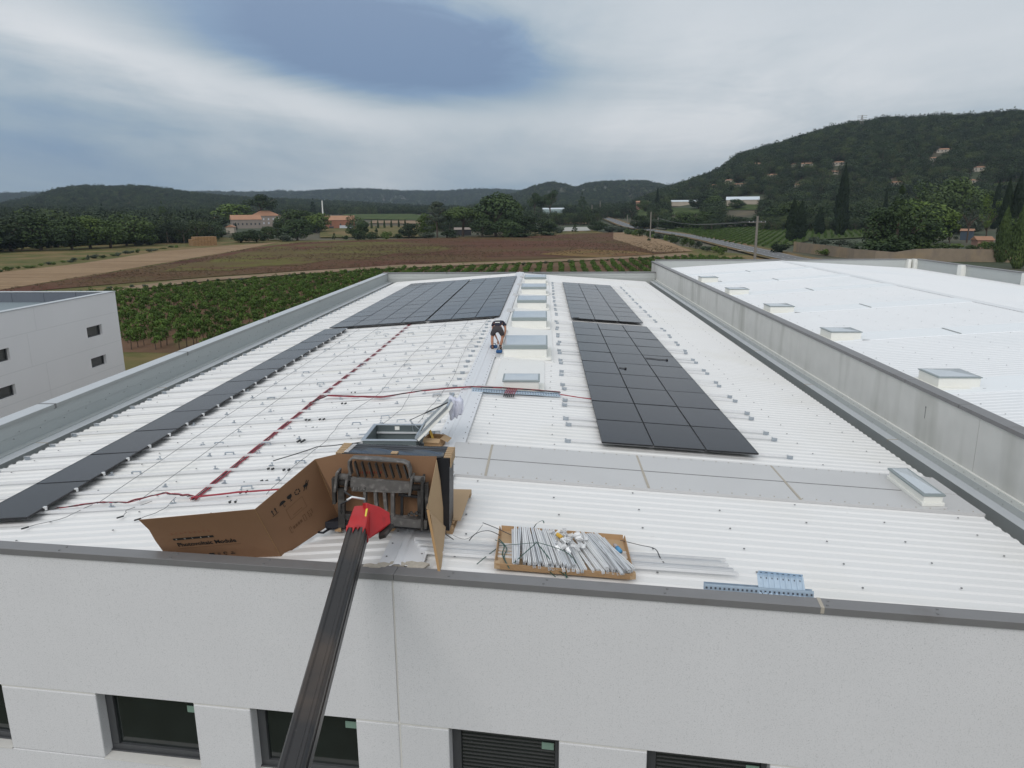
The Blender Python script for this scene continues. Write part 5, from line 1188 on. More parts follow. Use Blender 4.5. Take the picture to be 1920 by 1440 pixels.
while d < 9000: ds.append(d); d *= (1.05 if d < 300 else 1.03)
na = len(azs)
mb.v.append((0, 0, 0))
for dd in ds[1:]:
    for a in azs: x, y = dd*math.sin(R_(a)), dd*math.cos(R_(a)); mb.v.append((x, y, terrain(x, y) if dd < 6500 else -5))
for j in range(na): mb.f.append((0, 1+(j+1) % na, 1+j)); mb.mi.append(0)
for i in range(len(ds)-2):
    for j in range(na): p = 1+i*na; mb.f.append((p+j, p+(j+1) % na, p+na+(j+1) % na, p+na+j)); mb.mi.append(0)
tag(mb.build('ground', m_soil, None, smooth=True), kind='structure')
import bmesh
def field(name, pix, m, lift=0.05, step=22.0, world=False):
    pts = [ghit(*p) if not world else Vector((p[0], p[1], 0)) for p in pix]
    bm = bmesh.new(); bm.faces.new([bm.verts.new((p.x, p.y, 0)) for p in pts]); bmesh.ops.triangulate(bm, faces=bm.faces[:])
    xs = [p.x for p in pts]; ysv = [p.y for p in pts]
    for ax_, lo, hi in ((0, min(xs), max(xs)), (1, min(ysv), max(ysv))):
        v = math.ceil(lo/step)*step
        while v < hi:
            co = [0, 0, 0]; no = [0, 0, 0]; co[ax_] = v; no[ax_] = 1
            bmesh.ops.bisect_plane(bm, geom=bm.verts[:]+bm.edges[:]+bm.faces[:], plane_co=co, plane_no=no); v += step
    for v in bm.verts: d = math.hypot(v.co.x, v.co.y); v.co.z = terrain(v.co.x, v.co.y)+lift+(0.0006*d if d > 300 else 0)
    for f in bm.faces:
        if f.normal.z < 0: f.normal_flip()
    me = bpy.data.meshes.new(name); bm.to_mesh(me); bm.free(); me.materials.append(m)
    o = bpy.data.objects.new(name, me); COL.objects.link(o); o['kind'] = 'structure'; return o
def fmat(name, c, c2, c3, sx=0.03, streak=None):
    return mat(name, c, 0.95, spec=0.1, noise=(0.5, 0.22), col2=[(c2, sx, 0.45, 0.60), (c3, sx*2.3, 0.54, 0.68)], streak=streak, coords='Object')
m_brown = fmat('brown_fallow', (0.105, 0.046, 0.029), (0.095, 0.064, 0.028), (0.075, 0.033, 0.021), 0.018, streak=((0.125, 0.072, 0.045), (0.02, 0.35, 1), 0.52, 0.7))
m_yellowgreen = fmat('weedy_green', (0.105, 0.074, 0.032), (0.115, 0.106, 0.028), (0.105, 0.056, 0.032), 0.035)
m_stub = fmat('pale_stubble', (0.290, 0.200, 0.120), (0.250, 0.170, 0.100), (0.320, 0.225, 0.14), 0.02, streak=((0.22, 0.145, 0.085), (0.03, 0.6, 1), 0.45, 0.6))
m_rough = fmat('rough_grass', (0.110, 0.105, 0.038), (0.190, 0.135, 0.065), (0.070, 0.085, 0.025), 0.06)
m_vsoil = fmat('vineyard_soil', (0.150, 0.088, 0.055), (0.120, 0.075, 0.045), (0.135, 0.105, 0.05), 0.12)
m_lightsoil = fmat('light_track_soil', (0.26, 0.185, 0.125), (0.22, 0.155, 0.10), (0.17, 0.14, 0.07), 0.1)
m_vgreen = fmat('far_vineyard_green', (0.072, 0.092, 0.030), (0.060, 0.076, 0.028), (0.092, 0.110, 0.036), 0.02, streak=((0.05, 0.075, 0.022), (0.45, 0.02, 1), 0.42, 0.55))
m_gravel = mat('pale_gravel', (0.36, 0.35, 0.32), 0.9, noise=(0.3, 0.15))
m_verge = fmat('orange_verge', (0.19, 0.125, 0.068), (0.12, 0.10, 0.045), (0.09, 0.085, 0.035), 0.06)
field('meadow', [(-500, 560), (-500, 470), (0, 466), (420, 446), (560, 452), (800, 448), (1100, 430), (1330, 470), (1480, 486), (1400, 489), (1000, 500), (700, 510), (560, 520), (0, 560)], m_rough, 0.03)
field('stubble_field', [(-500, 575), (-500, 540), (0, 512), (150, 495), (300, 472), (460, 460), (520, 456), (470, 466), (330, 490), (200, 512), (0, 545)], m_stub, 0.10)
field('fallow_field', [(-400, 640), (0, 546), (200, 514), (330, 492), (470, 467), (560, 456), (700, 451.5), (860, 447), (1000, 444), (1100, 438), (1160, 437), (1230, 455), (1290, 473), (1180, 480), (1000, 487), (860, 492), (700, 500), (560, 509), (400, 520), (215, 534), (0, 552)], m_brown, 0.14)
field('weedy_strip', [(300, 512), (350, 496), (400, 488), (455, 474), (520, 464), (640, 456), (720, 455), (800, 459), (850, 468), (790, 477), (740, 476), (690, 487), (620, 488), (560, 499), (490, 500), (430, 510), (380, 508)], m_yellowgreen, 0.20)
field('weedy_strip', [(1010, 478), (1080, 468), (1190, 472), (1230, 478), (1120, 484)], fmat('ochre_weeds', (0.18, 0.115, 0.045), (0.15, 0.08, 0.04), (0.16, 0.125, 0.05), 0.05), 0.20)
field('stubble_field', [(1150, 438), (1185, 437), (1245, 452), (1300, 472), (1225, 474), (1190, 462), (1150, 450)], m_stub, 0.20)
field('soil_track', [(200, 545), (330, 528), (600, 508), (760, 498), (960, 492), (1180, 482), (1290, 476), (1290, 481), (1100, 490), (900, 498), (720, 506), (560, 516), (400, 528), (220, 549)], m_lightsoil, 0.24)
field('vineyard_ground', [(-100, -0), (0, 0)] if False else [(-125, 75), (-125, 95), (-75.5, 124.5), (-62, 141.8), (-49, 160), (-34, 180), (-8, 187.5), (11, 200), (44, 226), (56, 204), (52, 120), (20, 62), (-15, 62), (-34, 68)], m_vsoil, 0.06, world=True)
field('yard_grass', [(-60, 45), (-62, 78), (-34, 70), (-15, 64), (-15, 45)], m_rough, 0.05, world=True)
field('gravel_yard', [(1052, 435), (1060, 428), (1100, 427), (1108, 434)], m_gravel, 0.25)
field('tan_field', [(1040, 420), (1044, 411), (1092, 411), (1102, 421)], m_stub, 0.25)
# valley fields behind
for nm, pix, m_ in (('far_vineyard', [(1240, 436), (1260, 428), (1420, 425), (1530, 428), (1660, 430), (1660, 445), (1520, 452), (1480, 462), (1460, 470), (1380, 462), (1300, 446)], m_vgreen), ('far_vineyard', [(1140, 400), (1145, 394), (1240, 392), (1330, 394), (1330, 402), (1200, 408)], m_vgreen),
        ('far_vineyard', [(640, 412), (650, 400), (740, 400), (790, 406), (785, 414)], m_vgreen), ('far_vineyard', [(1340, 397), (1345, 388), (1430, 386), (1440, 396)], m_vgreen), ('far_vineyard', [(1540, 372), (1560, 362), (1640, 362), (1650, 376)], m_vgreen), ('tan_field', [(690, 420), (700, 415), (800, 415), (800, 421)], m_lightsoil), ('tan_field', [(1520, 400), (1530, 392), (1590, 390), (1600, 398)], m_verge), ('far_vineyard', [(1850, 362), (1860, 345), (1960, 342), (1960, 360)], m_vgreen), ('rough_grass', [(600, 447), (600, 430), (700, 425), (800, 425), (800, 446)], m_rough)):
    field(nm, pix, m_, 0.30)
# ------------------------------------------------------------------ road
road_c = [(1560, 500), (1480, 487), (1425, 474), (1372, 462), (1330, 452), (1290, 444), (1250, 438), (1205, 431), (1180, 426), (1160, 419), (1138, 411), (1121, 404), (1112, 399)]
rc_ = [ghit(*p) for p in road_c]
cc = []
for i in range(len(rc_)-1):
    a, b, c, d = rc_[max(i-1, 0)], rc_[i], rc_[i+1], rc_[min(i+2, len(rc_)-1)]
    for k in range(6):
        s = k/6; cc.append(0.5*((2*b)+(c-a)*s+(2*a-5*b+4*c-d)*s*s+(3*b-3*c+d-a)*s*s*s))
def strip(name, w0, w1, m, lift, kind='structure', dash=None):
    mb = MB(); L = []
    for i, p in enumerate(cc):
        d = (cc[min(i+1, len(cc)-1)]-cc[max(i-1, 0)]); d.z = 0; d.normalize(); n = Vector((d.y, -d.x, 0))
        q0, q1 = p+n*w0, p+n*w1; z = terrain(p.x, p.y)+lift+0.0007*math.hypot(p.x, p.y)
        L.append((Vector((q0.x, q0.y, z)), Vector((q1.x, q1.y, z))))
    for i in range(len(L)-1):
        if dash:
            a0, a1 = L[i]; b0, b1 = L[i+1]; ln = (b0-a0).length; k = max(1, int(ln/dash))
            for j in range(k):
                s0, s1 = j/k, (j+0.35)/k; mb.add([lerp(a0, b0, s0), lerp(a1, b1, s0), lerp(a1, b1, s1), lerp(a0, b0, s1)], [(3, 2, 1, 0)])
        else: mb.add([L[i][0], L[i][1], L[i+1][1], L[i+1][0]], [(3, 2, 1, 0)])
    o = mb.build(name, m, None)
    if kind: o['kind'] = kind
    return o
strip('road_verge', -6.0, 7.5, m_verge, 0.30); strip('road', -3.9, 3.9, m_asphalt, 0.38)
strip('road_centre_line', -0.09, 0.09, m_paint, 0.42, dash=9); strip('road_edge_line', -3.5, -3.35, m_paint, 0.42); strip('road_edge_line', 3.35, 3.5, m_paint, 0.42)
p = ghit(1396, 474.5); b = MB(); b.add([(p.x-1.8, p.y+2.2, .62), (p.x-1.2, p.y+2.6, .62), (p.x+1.2, p.y-1.6, .62), (p.x+0.6, p.y-2.0, .62)], [(3, 2, 1, 0)]); b.add([(p.x+0.2, p.y-2.6, .62), (p.x+2.0, p.y-1.4, .62), (p.x+1.9, p.y-3.2, .62)], [(0, 1, 2), ]); tag(b.build('road_arrow', m_paint), kind='structure')
# ================================================================== VEGETATION
def leafball(mb, g, c, rx, ry, rz, n, s, shell=0.55, low=-1.0):
    for _ in range(n):
        while True:
            u = Vector((g.uniform(-1, 1), g.uniform(-1, 1), g.uniform(low, 1))); l_ = u.length
            if 0.05 < l_ < 1: break
        u = u/l_*(shell+(1-shell)*g.random()**0.6)
        p = Vector((c[0]+u.x*rx, c[1]+u.y*ry, c[2]+u.z*rz)); q = s*g.uniform(0.6, 1.4)
        n_ = (u + Vector((g.uniform(-.9, .9), g.uniform(-.9, .9), g.uniform(-.4, 1.0)))).normalized()
        a = n_.cross(Vector((g.uniform(-1, 1), g.uniform(-1, 1), g.uniform(-1, 1)))).normalized(); b_ = n_.cross(a)
        k = len(mb.v); mb.v += [tuple(p+a*q), tuple(p+b_*q*0.8), tuple(p-a*q*0.9), tuple(p-b_*q*0.8)]; mb.f.append((k, k+1, k+2, k+3)); mb.mi.append(0)
def crown(kind, seed, n=1.0):
    """crown mesh for a tree of height 1 and width about 1 (scaled later)"""
    g = random.Random(seed); mb = MB()
    if kind == 'oak':
        for i in range(18):
            a = g.uniform(0, 6.28); r = g.uniform(0.08, 0.36); z = g.uniform(0.20, 0.84); r *= (1.12-abs(z-0.45)*1.05); s = g.uniform(0.11, 0.19)
            leafball(mb, g, (r*math.cos(a), r*math.sin(a), z), s, s, s*0.8, int(170*n), 0.021)
        leafball(mb, g, (0, 0, 0.48), 0.37, 0.37, 0.38, int(800*n), 0.026)
    elif kind == 'pine':
        for i in range(15):
            a = g.uniform(0, 6.28); r = g.uniform(0.0, 0.40); z = 0.70+0.16*(1-(r/0.4)**2)+g.uniform(-0.24, 0.05); s = g.uniform(0.11, 0.18)
            leafball(mb, g, (r*math.cos(a), r*math.sin(a), z), s, s, s*0.70, int(190*n), 0.019)
    elif kind == 'umbrella':
        for i in range(30):
            a = g.uniform(0, 6.28); r = 0.40*math.sqrt(g.random()); z = 0.62+0.24*(1-(r/0.45)**2)-g.uniform(0, 0.10); s = g.uniform(0.11, 0.15)
            leafball(mb, g, (r*math.cos(a), r*math.sin(a), z), s, s, s*0.8, int(170*n), 0.018)
    elif kind == 'cypress':
        for i in range(30):
            t = i/29; z = 0.04+0.92*t; w_ = 0.47*min(1.0, (0.35+t/0.22))**0.7*(1-t**1.9)**0.75; a = g.uniform(0, 6.28)
            leafball(mb, g, (0.12*w_*math.cos(a), 0.12*w_*math.sin(a), z), w_*1.05, w_*1.05, 0.045, int(190*n), 0.026, 0.8)
        s2 = []
    elif kind == 'conifer':
        for i in range(26):
            t = g.random(); z = 0.12+0.85*t; w_ = 0.42*(1-t)**0.8; a = g.uniform(0, 6.28)
            leafball(mb, g, (w_*0.75*math.cos(a), w_*0.75*math.sin(a), z), 0.13*(1.1-t), 0.13*(1.1-t), 0.045, int(110*n), 0.018)
        leafball(mb, g, (0, 0, 0.45), 0.2, 0.2, 0.4, int(500*n), 0.02)
    elif kind == 'cedar':
        for i in range(30):
            t = g.random(); z = 0.16+0.78*t; w_ = 0.44*(1-t*0.75); a = g.uniform(0, 6.28); r = w_*g.uniform(0.4, 1)
            leafball(mb, g, (r*math.cos(a), r*math.sin(a), z), 0.15, 0.15, 0.05, int(105*n), 0.018)
    elif kind == 'sparse':
        for i in range(12):
            a = g.uniform(0, 6.28); r = g.uniform(0.05, 0.34); z = g.uniform(0.42, 0.92); s = g.uniform(0.09, 0.15)
            leafball(mb, g, (r*math.cos(a), r*math.sin(a), z), s, s, s*0.8, int(80*n), 0.015, 0.2)
    elif kind == 'bush':
        for i in range(8):
            a = g.uniform(0, 6.28); r = g.uniform(0.05, 0.30); z = g.uniform(0.25, 0.72); s = g.uniform(0.16, 0.26)
            leafball(mb, g, (r*math.cos(a), r*math.sin(a), z), s, s, s*1.1, int(90*n), 0.045)
    elif kind == 'vine':
        for i in range(6):
            a = g.uniform(0, 6.28); r = g.uniform(0.05, 0.26); z = g.uniform(0.48, 0.82); s = g.uniform(0.15, 0.24)
            leafball(mb, g, (r*math.cos(a), r*math.sin(a), z), s, s, s*0.75, int(34*n), 0.055)
    return mb
def trunk(kind, seed):
    g = random.Random(seed+50); mb = MB()
    if kind in ('cypress', 'conifer', 'bush'): mb.tube([(0, 0, -0.02), (0, 0, 0.5)], [0.035, 0.015], 6); return mb
    if kind == 'vine':
        mb.tube([(0, 0, -0.05), (0.03, 0.01, 0.25), (-0.01, 0.02, 0.5)], [0.035, 0.028, 0.02], 5)
        for a in (0.5, 2.6, 4.4): mb.tube([(0, 0.01, 0.45), (0.14*math.cos(a), 0.14*math.sin(a), 0.66)], [0.018, 0.008], 4)
        return mb
    top = 0.45 if kind in ('oak', 'sparse') else 0.62
    mb.tube([(0, 0, -0.03), (g.uniform(-.02, .02), g.uniform(-.02, .02), top*0.5), (g.uniform(-.04, .04), g.uniform(-.04, .04), top)], [0.030, 0.024, 0.018], 7)
    for i in range(7):
        a = i*0.9+g.uniform(-.3, .3); r = g.uniform(0.18, 0.34); z0 = top*g.uniform(0.6, 1.0); z1 = min(0.86, z0+g.uniform(0.15, 0.3))
        mb.tube([(0, 0, z0), (r*0.5*math.cos(a), r*0.5*math.sin(a), lerp(z0, z1, 0.6)), (r*math.cos(a), r*math.sin(a), z1)], [0.014, 0.009, 0.004], 5)
    return mb
MESH = {}
def cmesh(kind, var, mkey):
    key = (kind, var, mkey)
    if key not in MESH:
        base = ('c', kind, var)
        if base not in MESH:
            o = crown(kind, 100+var*7+hash_(kind)).build('crown', m_leaf[mkey]); MESH[base] = o.data; bpy.data.objects.remove(o)
        me = MESH[base].copy() if True else None; me.materials[0] = m_leaf[mkey]; MESH[key] = me
    return MESH[key]
def hash_(s): return sum(ord(c) for c in s)
def tmesh(kind, var):
    key = ('t', kind, var)
    if key not in MESH: o = trunk(kind, var).build('trunk', m_pine_bark); MESH[key] = o.data; bpy.data.objects.remove(o)
    return MESH[key]
def tree(name, label, cat, px, by, ty, wpx, kind, mkey, group=None, var=None, pos=None):
    p = pos or ghit(px, by); dist = (p-CAMP).length
    r = ray(px, ty); h = math.hypot(r.x, r.y); dd = math.hypot(p.x, p.y); zt = CAMP.z + r.z/h*dd
    H = max(0.8, zt-p.z); W = wpx*dist/FPX*(1.18 if kind in ('oak', 'pine', 'umbrella', 'cedar') else 1.08)
    g = random.Random(int(px*13+ty)); var = g.randrange(3) if var is None else var
    t = thing(name, label, cat, (p.x, p.y, p.z-0.05*H*0.2), group)
    H /= {'oak': 0.97, 'pine': 0.96, 'umbrella': 0.97}.get(kind, 0.97); W /= {'oak': 0.92, 'pine': 0.98, 'umbrella': 0.98, 'cypress': 0.92}.get(kind, 0.95)
    rz = g.uniform(0, 6.28)
    for nm, me in (('crown', cmesh(kind, var, mkey)), ('trunk', tmesh(kind, var))):
        o = bpy.data.objects.new(nm, me); COL.objects.link(o); o.parent = t; o.scale = (W, W, H); o.rotation_euler = (0, 0, rz)
    return t
# rows: (x, base y, top y, width px, kind, material, label)
TREES = [
 (-40, 476, 398, 80, 'oak', 'dark', 'dark pine cut by the left edge of the picture'), (22, 472, 400, 78, 'oak', 'dark', 'dark tree with the lower crown at the far left of the left wood'), (78, 471, 396, 70, 'oak', 'dark', 'dark pine second from the left in the left wood'),
 (98, 455, 383, 84, 'oak', 'oak', 'tall rounded green tree rising above the left wood near its left end'), (135, 470, 405, 60, 'oak', 'dark', 'dark low tree below the rounded tall one in the left wood'), (170, 467, 401, 66, 'oak', 'light', 'bright green rounded tree left of the wood centre'), (208, 466, 403, 62, 'oak', 'oak', 'green tree touching the bright green one on its right'),
 (255, 462, 394, 66, 'oak', 'oak', 'tall rounded green tree right of the bright green one'), (238, 462, 414, 50, 'oak', 'dark', 'dark tree filling the gap at the foot of the tall rounded one'), (288, 457, 412, 46, 'oak', 'oak', 'medium tree right of the tall rounded one in the left wood'), (310, 453, 413, 44, 'oak', 'grey', 'grey-green tree in the right part of the left wood'),
 (343, 452, 411, 46, 'oak', 'grey', 'grey-green tree above the hay stack, left one'), (375, 449, 413, 48, 'oak', 'dark', 'dark tree right behind the hay stack'), (402, 446, 418, 34, 'oak', 'dark', 'small dark tree right of the hay stack'), (308, 432, 378, 30, 'conifer', 'oak', 'pointed pale tree rising behind the left wood'), (196, 430, 382, 22, 'conifer', 'cyp', 'dark pointed conifer behind the left wood'), (345, 430, 392, 50, 'oak', 'dark', 'dark tree behind the wood left of the tower house'),
 (440, 424, 380, 84, 'oak', 'light', 'broad pale green tree behind the orange-roofed farm, left one'), (492, 424, 364, 60, 'pine', 'dark', 'broad dark umbrella pine on the ridge behind the orange-roofed farm'), (395, 424, 398, 40, 'oak', 'oak', 'small tree left of the orange-roofed farm'), (411, 440, 412, 5, 'cypress', 'cyp', 'thin dark cypress beside the tower house'), (443, 432, 417, 4, 'cypress', 'cyp', 'thin cypress in front of the long farm wing'),
 (452, 456, 431, 40, 'oak', 'dark', 'dark tree in front of the farm, left one'), (482, 456, 428, 36, 'oak', 'dark', 'dark tree in front of the farm, second from left'), (503, 452, 422, 32, 'oak', 'oak', 'yellow-green tree in front of the farm middle'), (526, 451, 414, 30, 'oak', 'dark', 'dark tree in front of the right farm block'),
 (530, 454, 434, 32, 'bush', 'grey', 'round grey-green bush under the large dark tree'), (558, 452, 408, 58, 'oak', 'dark', 'large dark tree right of the orange-roofed farm'), (552, 436, 390, 70, 'oak', 'oak', 'big rounded green tree behind the large dark one'), (590, 436, 396, 54, 'oak', 'light', 'pale green tree left of the brick farmhouse'), (588, 408, 372, 18, 'conifer', 'cyp', 'dark conifer behind the trees between the two farms'),
 (672, 449, 400, 38, 'oak', 'dark', 'dark tree right in front of the brick farmhouse'), (672, 452, 430, 24, 'bush', 'dark', 'dark bush at the foot of the tree by the brick farmhouse'), (694, 451, 428, 24, 'bush', 'dark', 'dark rounded bush right of the brick farmhouse'), (706, 449, 424, 14, 'conifer', 'dark', 'small dark pointed tree by the field edge'), (724, 449, 432, 26, 'bush', 'light', 'light green bush at the field edge'),
 (627, 450, 434, 10, 'conifer', 'dark', 'small dark pointed tree at the field edge in front of the brick farmhouse'), (649, 450, 438, 14, 'bush', 'dark', 'small dark bush in front of the brick farmhouse'), (745, 448, 434, 24, 'bush', 'oak', 'low bush at the field edge right of the light green one'),
 (768, 447, 417, 40, 'oak', 'dark', 'low dark tree left of the grey cedar'), (800, 444, 398, 44, 'oak', 'light', 'olive tree behind and left of the grey cedar'), (820, 446, 378, 46, 'cedar', 'grey', 'tall grey-green cedar in the middle clump'), (868, 445, 384, 78, 'umbrella', 'oak', 'wide umbrella pine in the middle clump'), (905, 446, 405, 50, 'oak', 'dark', 'dark tree under the umbrella pine, right side'),
 (930, 444, 352, 86, 'oak', 'dark', 'tallest dark tree in the middle clump'), (958, 442, 363, 52, 'oak', 'oak', 'tall tree leaning right of the tallest dark one'), (948, 446, 408, 60, 'oak', 'dark', 'dark low tree in front of the tallest one'), (985, 443, 402, 50, 'oak', 'dark', 'dark tree at the right of the middle clump'), (1015, 440, 404, 50, 'oak', 'dark', 'dark rounded tree near the right end of the middle clump'), (1030, 438, 412, 34, 'oak', 'dark', 'last low dark tree at the right end of the middle clump'), (952, 446, 420, 24, 'bush', 'oak', 'paler bush in front of the middle clump'), (1047, 438, 420, 24, 'bush', 'grey', 'grey bush right of the middle clump'),
 (838, 447, 428, 44, 'bush', 'dark', 'dark bush under the cedar'), (800, 448, 432, 36, 'bush', 'grey', 'grey bush left of the garden hut'), (985, 446, 434, 50, 'bush', 'dark', 'low dark hedge bush under the middle clump, left one'), (1018, 443, 432, 44, 'bush', 'dark', 'low dark hedge bush under the middle clump, right one'),
 (1003, 414, 361, 36, 'pine', 'dark', 'tall pine with bare trunk beside the white greenhouse, left one'), (1032, 414, 357, 44, 'pine', 'dark', 'tall pine with bare trunk beside the white greenhouse, right one'), (1091, 408, 361, 30, 'conifer', 'dark', 'tall dark conifer left of the road end'), (1078, 436, 418, 14, 'conifer', 'dark', 'small dark conifer on the gravel yard'), (1120, 434, 414, 40, 'oak', 'dark', 'dark rounded tree at the gravel yard corner'), (1148, 436, 419, 34, 'bush', 'grey', 'grey-blue bush by the road, left one'), (1166, 436, 421, 26, 'bush', 'grey', 'grey-blue bush by the road, right one'), (1178, 440, 424, 16, 'bush', 'oak', 'green bush at the end of the roadside hedge'),
 (1201, 431, 402, 44, 'oak', 'dark', 'dark tree at the left end of the long roadside thicket'), (1222, 430, 410, 40, 'oak', 'grey', 'grey-green tree in the roadside thicket near the second pole'), (1250, 431, 402, 48, 'oak', 'dark', 'dark tree in the roadside thicket, left part'), (1280, 430, 395, 50, 'oak', 'oak', 'greener tree in the middle of the roadside thicket'), (1306, 430, 393, 50, 'oak', 'oak', 'brownish green tree right of the thicket middle'), (1330, 429, 392, 50, 'oak', 'dark', 'dark rounded tree at the right of the thicket'), (1362, 428, 398, 46, 'oak', 'dark', 'dark tree right of the rounded one in the thicket'), (1392, 427, 404, 46, 'oak', 'dark', 'low dark tree left of the nearest utility pole'), (1425, 426, 402, 50, 'oak', 'dark', 'low dark tree right of the nearest utility pole'), (1452, 426, 380, 54, 'oak', 'dark', 'dark tree left of the cypress pair'), (1470, 425, 372, 60, 'oak', 'oak', 'tall green tree behind the cypress pair'),
 (1522, 424, 378, 50, 'oak', 'dark', 'dark tree right of the cypress pair'), (1548, 424, 390, 40, 'oak', 'dark', 'dark low tree left of the tallest cypress'), (1602, 425, 385, 60, 'oak', 'dark', 'dark tree right of the tallest cypress'), (1628, 428, 376, 44, 'oak', 'dark', 'dark tree left of the big juniper'), (1210, 398, 372, 30, 'oak', 'oak', 'green tree left of the pink house'), (1380, 392, 372, 30, 'oak', 'dark', 'tree left of the long white-roofed shed'), (1310, 393, 362, 40, 'oak', 'dark', 'dark tree above the vineyard strip'), (1340, 392, 365, 34, 'oak', 'oak', 'green tree above the vineyard strip right of the dark one'),
 (1232, 397, 351, 7, 'cypress', 'cyp', 'tall thin cypress right of the pink house'), (1217, 395, 373, 6, 'cypress', 'cyp', 'small cypress touching the pink house'), (1244, 396, 371, 6, 'cypress', 'cyp', 'small cypress just right of the tall thin one'), (1255, 391, 369, 6, 'cypress', 'cyp', 'smallest cypress in front of the long grey roof'), (1172, 393, 380, 6, 'cypress', 'cyp', 'tiny dark cypress left of the pink house'),
 (1484, 454, 372, 22, 'cypress', 'cyp', 'broad cypress of the pair by the wall corner, left one'), (1499, 450, 376, 20, 'cypress', 'cyp', 'cypress of the pair by the wall corner, right one'), (1535, 441, 388, 17, 'cypress', 'cyp', 'short cypress left of the tallest one'), (1574, 443, 310, 23, 'cypress', 'cyp', 'tallest dark cypress rising above the hill slope'), (1463, 476, 448, 34, 'bush', 'cyp', 'square dark hedge block by the road'),
 (1525, 459, 442, 26, 'bush', 'grey', 'grey-green hedge bush behind the wall corner'), (1548, 460, 444, 30, 'bush', 'grey', 'grey-green hedge bush second from the wall corner'), (1574, 462, 445, 30, 'bush', 'grey', 'grey-green hedge bush below the tallest cypress'), (1600, 466, 447, 30, 'bush', 'grey', 'grey-green hedge bush left of the big juniper'), (1548, 480, 461, 30, 'bush', 'light', 'green fig bush growing in front of the garden wall'),
 (1650, 473, 385, 70, 'oak', 'dark', 'dark spreading juniper left in the garden'), (1678, 476, 352, 84, 'conifer', 'dark', 'tallest dark spreading juniper in the garden'), (1705, 473, 380, 84, 'oak', 'dark', 'dark spreading conifer right of the tallest juniper'), (1735, 455, 367, 84, 'oak', 'light', 'bright green domed tree behind the dark conifers'), (1745, 435, 330, 66, 'oak', 'oak', 'tall tree with rounded top behind the domed one, left'), (1790, 432, 327, 66, 'oak', 'oak', 'tall green tree with rounded top farthest right behind the domed tree'), (1655, 432, 349, 8, 'cypress', 'cyp', 'slim cypress behind the junipers'),
 (1780, 455, 386, 24, 'conifer', 'cyp', 'dark cone-shaped conifer between the domed tree and the bare tree'), (1812, 455, 366, 40, 'sparse', 'grey', 'sparse grey half-bare tree in the garden'), (1845, 460, 366, 42, 'sparse', 'light', 'sparse light green tree left of the right cypresses'), (1862, 430, 340, 14, 'cypress', 'cyp', 'slim cypress left of the right-hand group'), (1877, 462, 335, 18, 'cypress', 'cyp', 'slender tall cypress in the right-hand group'), (1896, 462, 327, 22, 'cypress', 'cyp', 'tallest cypress in the right-hand group'), (1892, 455, 358, 34, 'sparse', 'light', 'light tree tangled among the right-hand cypresses'), (1876, 492, 388, 22, 'cypress', 'oak', 'green front cypress standing before the garden wall'), (1906, 504, 376, 24, 'cypress', 'oak', 'leaning green cypress at the right picture edge'), (1935, 480, 372, 60, 'oak', 'oak', 'tree cut by the right picture edge'),
 (1640, 476, 440, 60, 'bush', 'dark', 'dark low skirt of foliage at the foot of the left juniper'), (1690, 478, 436, 70, 'bush', 'dark', 'dark low skirt of foliage at the foot of the right juniper'), (1735, 474, 430, 50, 'bush', 'oak', 'green bush at the foot of the bright domed tree'), (1770, 468, 450, 30, 'bush', 'oak', 'bush above the garden wall, leftmost'), (1795, 468, 455, 26, 'bush', 'light', 'yellowish bush above the garden wall'), (1822, 469, 455, 26, 'bush', 'oak', 'round bush spilling over the garden wall'), (1845, 468, 450, 26, 'bush', 'light', 'yellow-green bush beside the hut'), (1862, 469, 452, 24, 'bush', 'oak', 'bush left of the front cypress'), (1820, 440, 400, 50, 'oak', 'grey', 'grey tree in the back of the garden'), (1700, 420, 360, 60, 'oak', 'dark', 'dark tree deep behind the junipers'), (1840, 420, 352, 60, 'oak', 'oak', 'green tree deep behind the sparse one'),
]
for (x, by, ty, wp, kind, mk, lab) in TREES:
    nm = {'oak': 'broadleaf_tree', 'pine': 'pine_tree', 'umbrella': 'umbrella_pine', 'cypress': 'cypress_tree', 'conifer': 'conifer_tree', 'cedar': 'cedar_tree', 'sparse': 'sparse_tree', 'bush': 'bush'}[kind]
    tree(nm, lab, 'bush' if kind == 'bush' else 'tree', x, by, ty, wp, kind, mk)
for i in range(26):
    t_ = i/25; x = lerp(-30, 415, t_); y = lerp(474, 447, t_**1.1) if x < 250 else lerp(463, 447, (x-250)/165)
    tree('undergrowth_bush', 'dark undergrowth bush at the foot of the left wood', 'bush', x+random.uniform(-4, 4), y-random.uniform(0, 3), y-random.uniform(18, 34), random.uniform(24, 38), 'bush', random.choice(('dark', 'dark', 'oak', 'grey')), 'undergrowth along the left wood')
# avenue of young cypresses
for i, x in enumerate((697, 709, 721, 734, 748, 760)):
    tree('young_cypress', 'thin young cypress in the straight row beyond the fields', 'tree', x, 430-i*0.6, 412-i*0.3, 4, 'cypress', 'dark', 'young cypresses in a straight row', var=i % 3)
# roadside hedge bushes
for i in range(17):
    t = i/16; x = lerp(1184, 1352, t); y = lerp(441, 476, t**1.25)
    tree('hedge_bush', 'rough bush in the uneven hedge between the fallow field and the road', 'bush', x+random.uniform(-3, 3), y+random.uniform(-1, 2), y-random.uniform(9, 18), random.uniform(16, 28), 'bush', random.choice(('oak', 'grey', 'oak', 'dark', 'light')), 'bushes along the road hedge')
for i, (x, y) in enumerate(((1217, 453), (1256, 451))): tree('bush', ('small bush at the foot of the pole in the stubble field', 'slim dark bush near the end of the stubble field')[i], 'bush', x, y, y-9-i*3, 7, 'bush', 'dark')
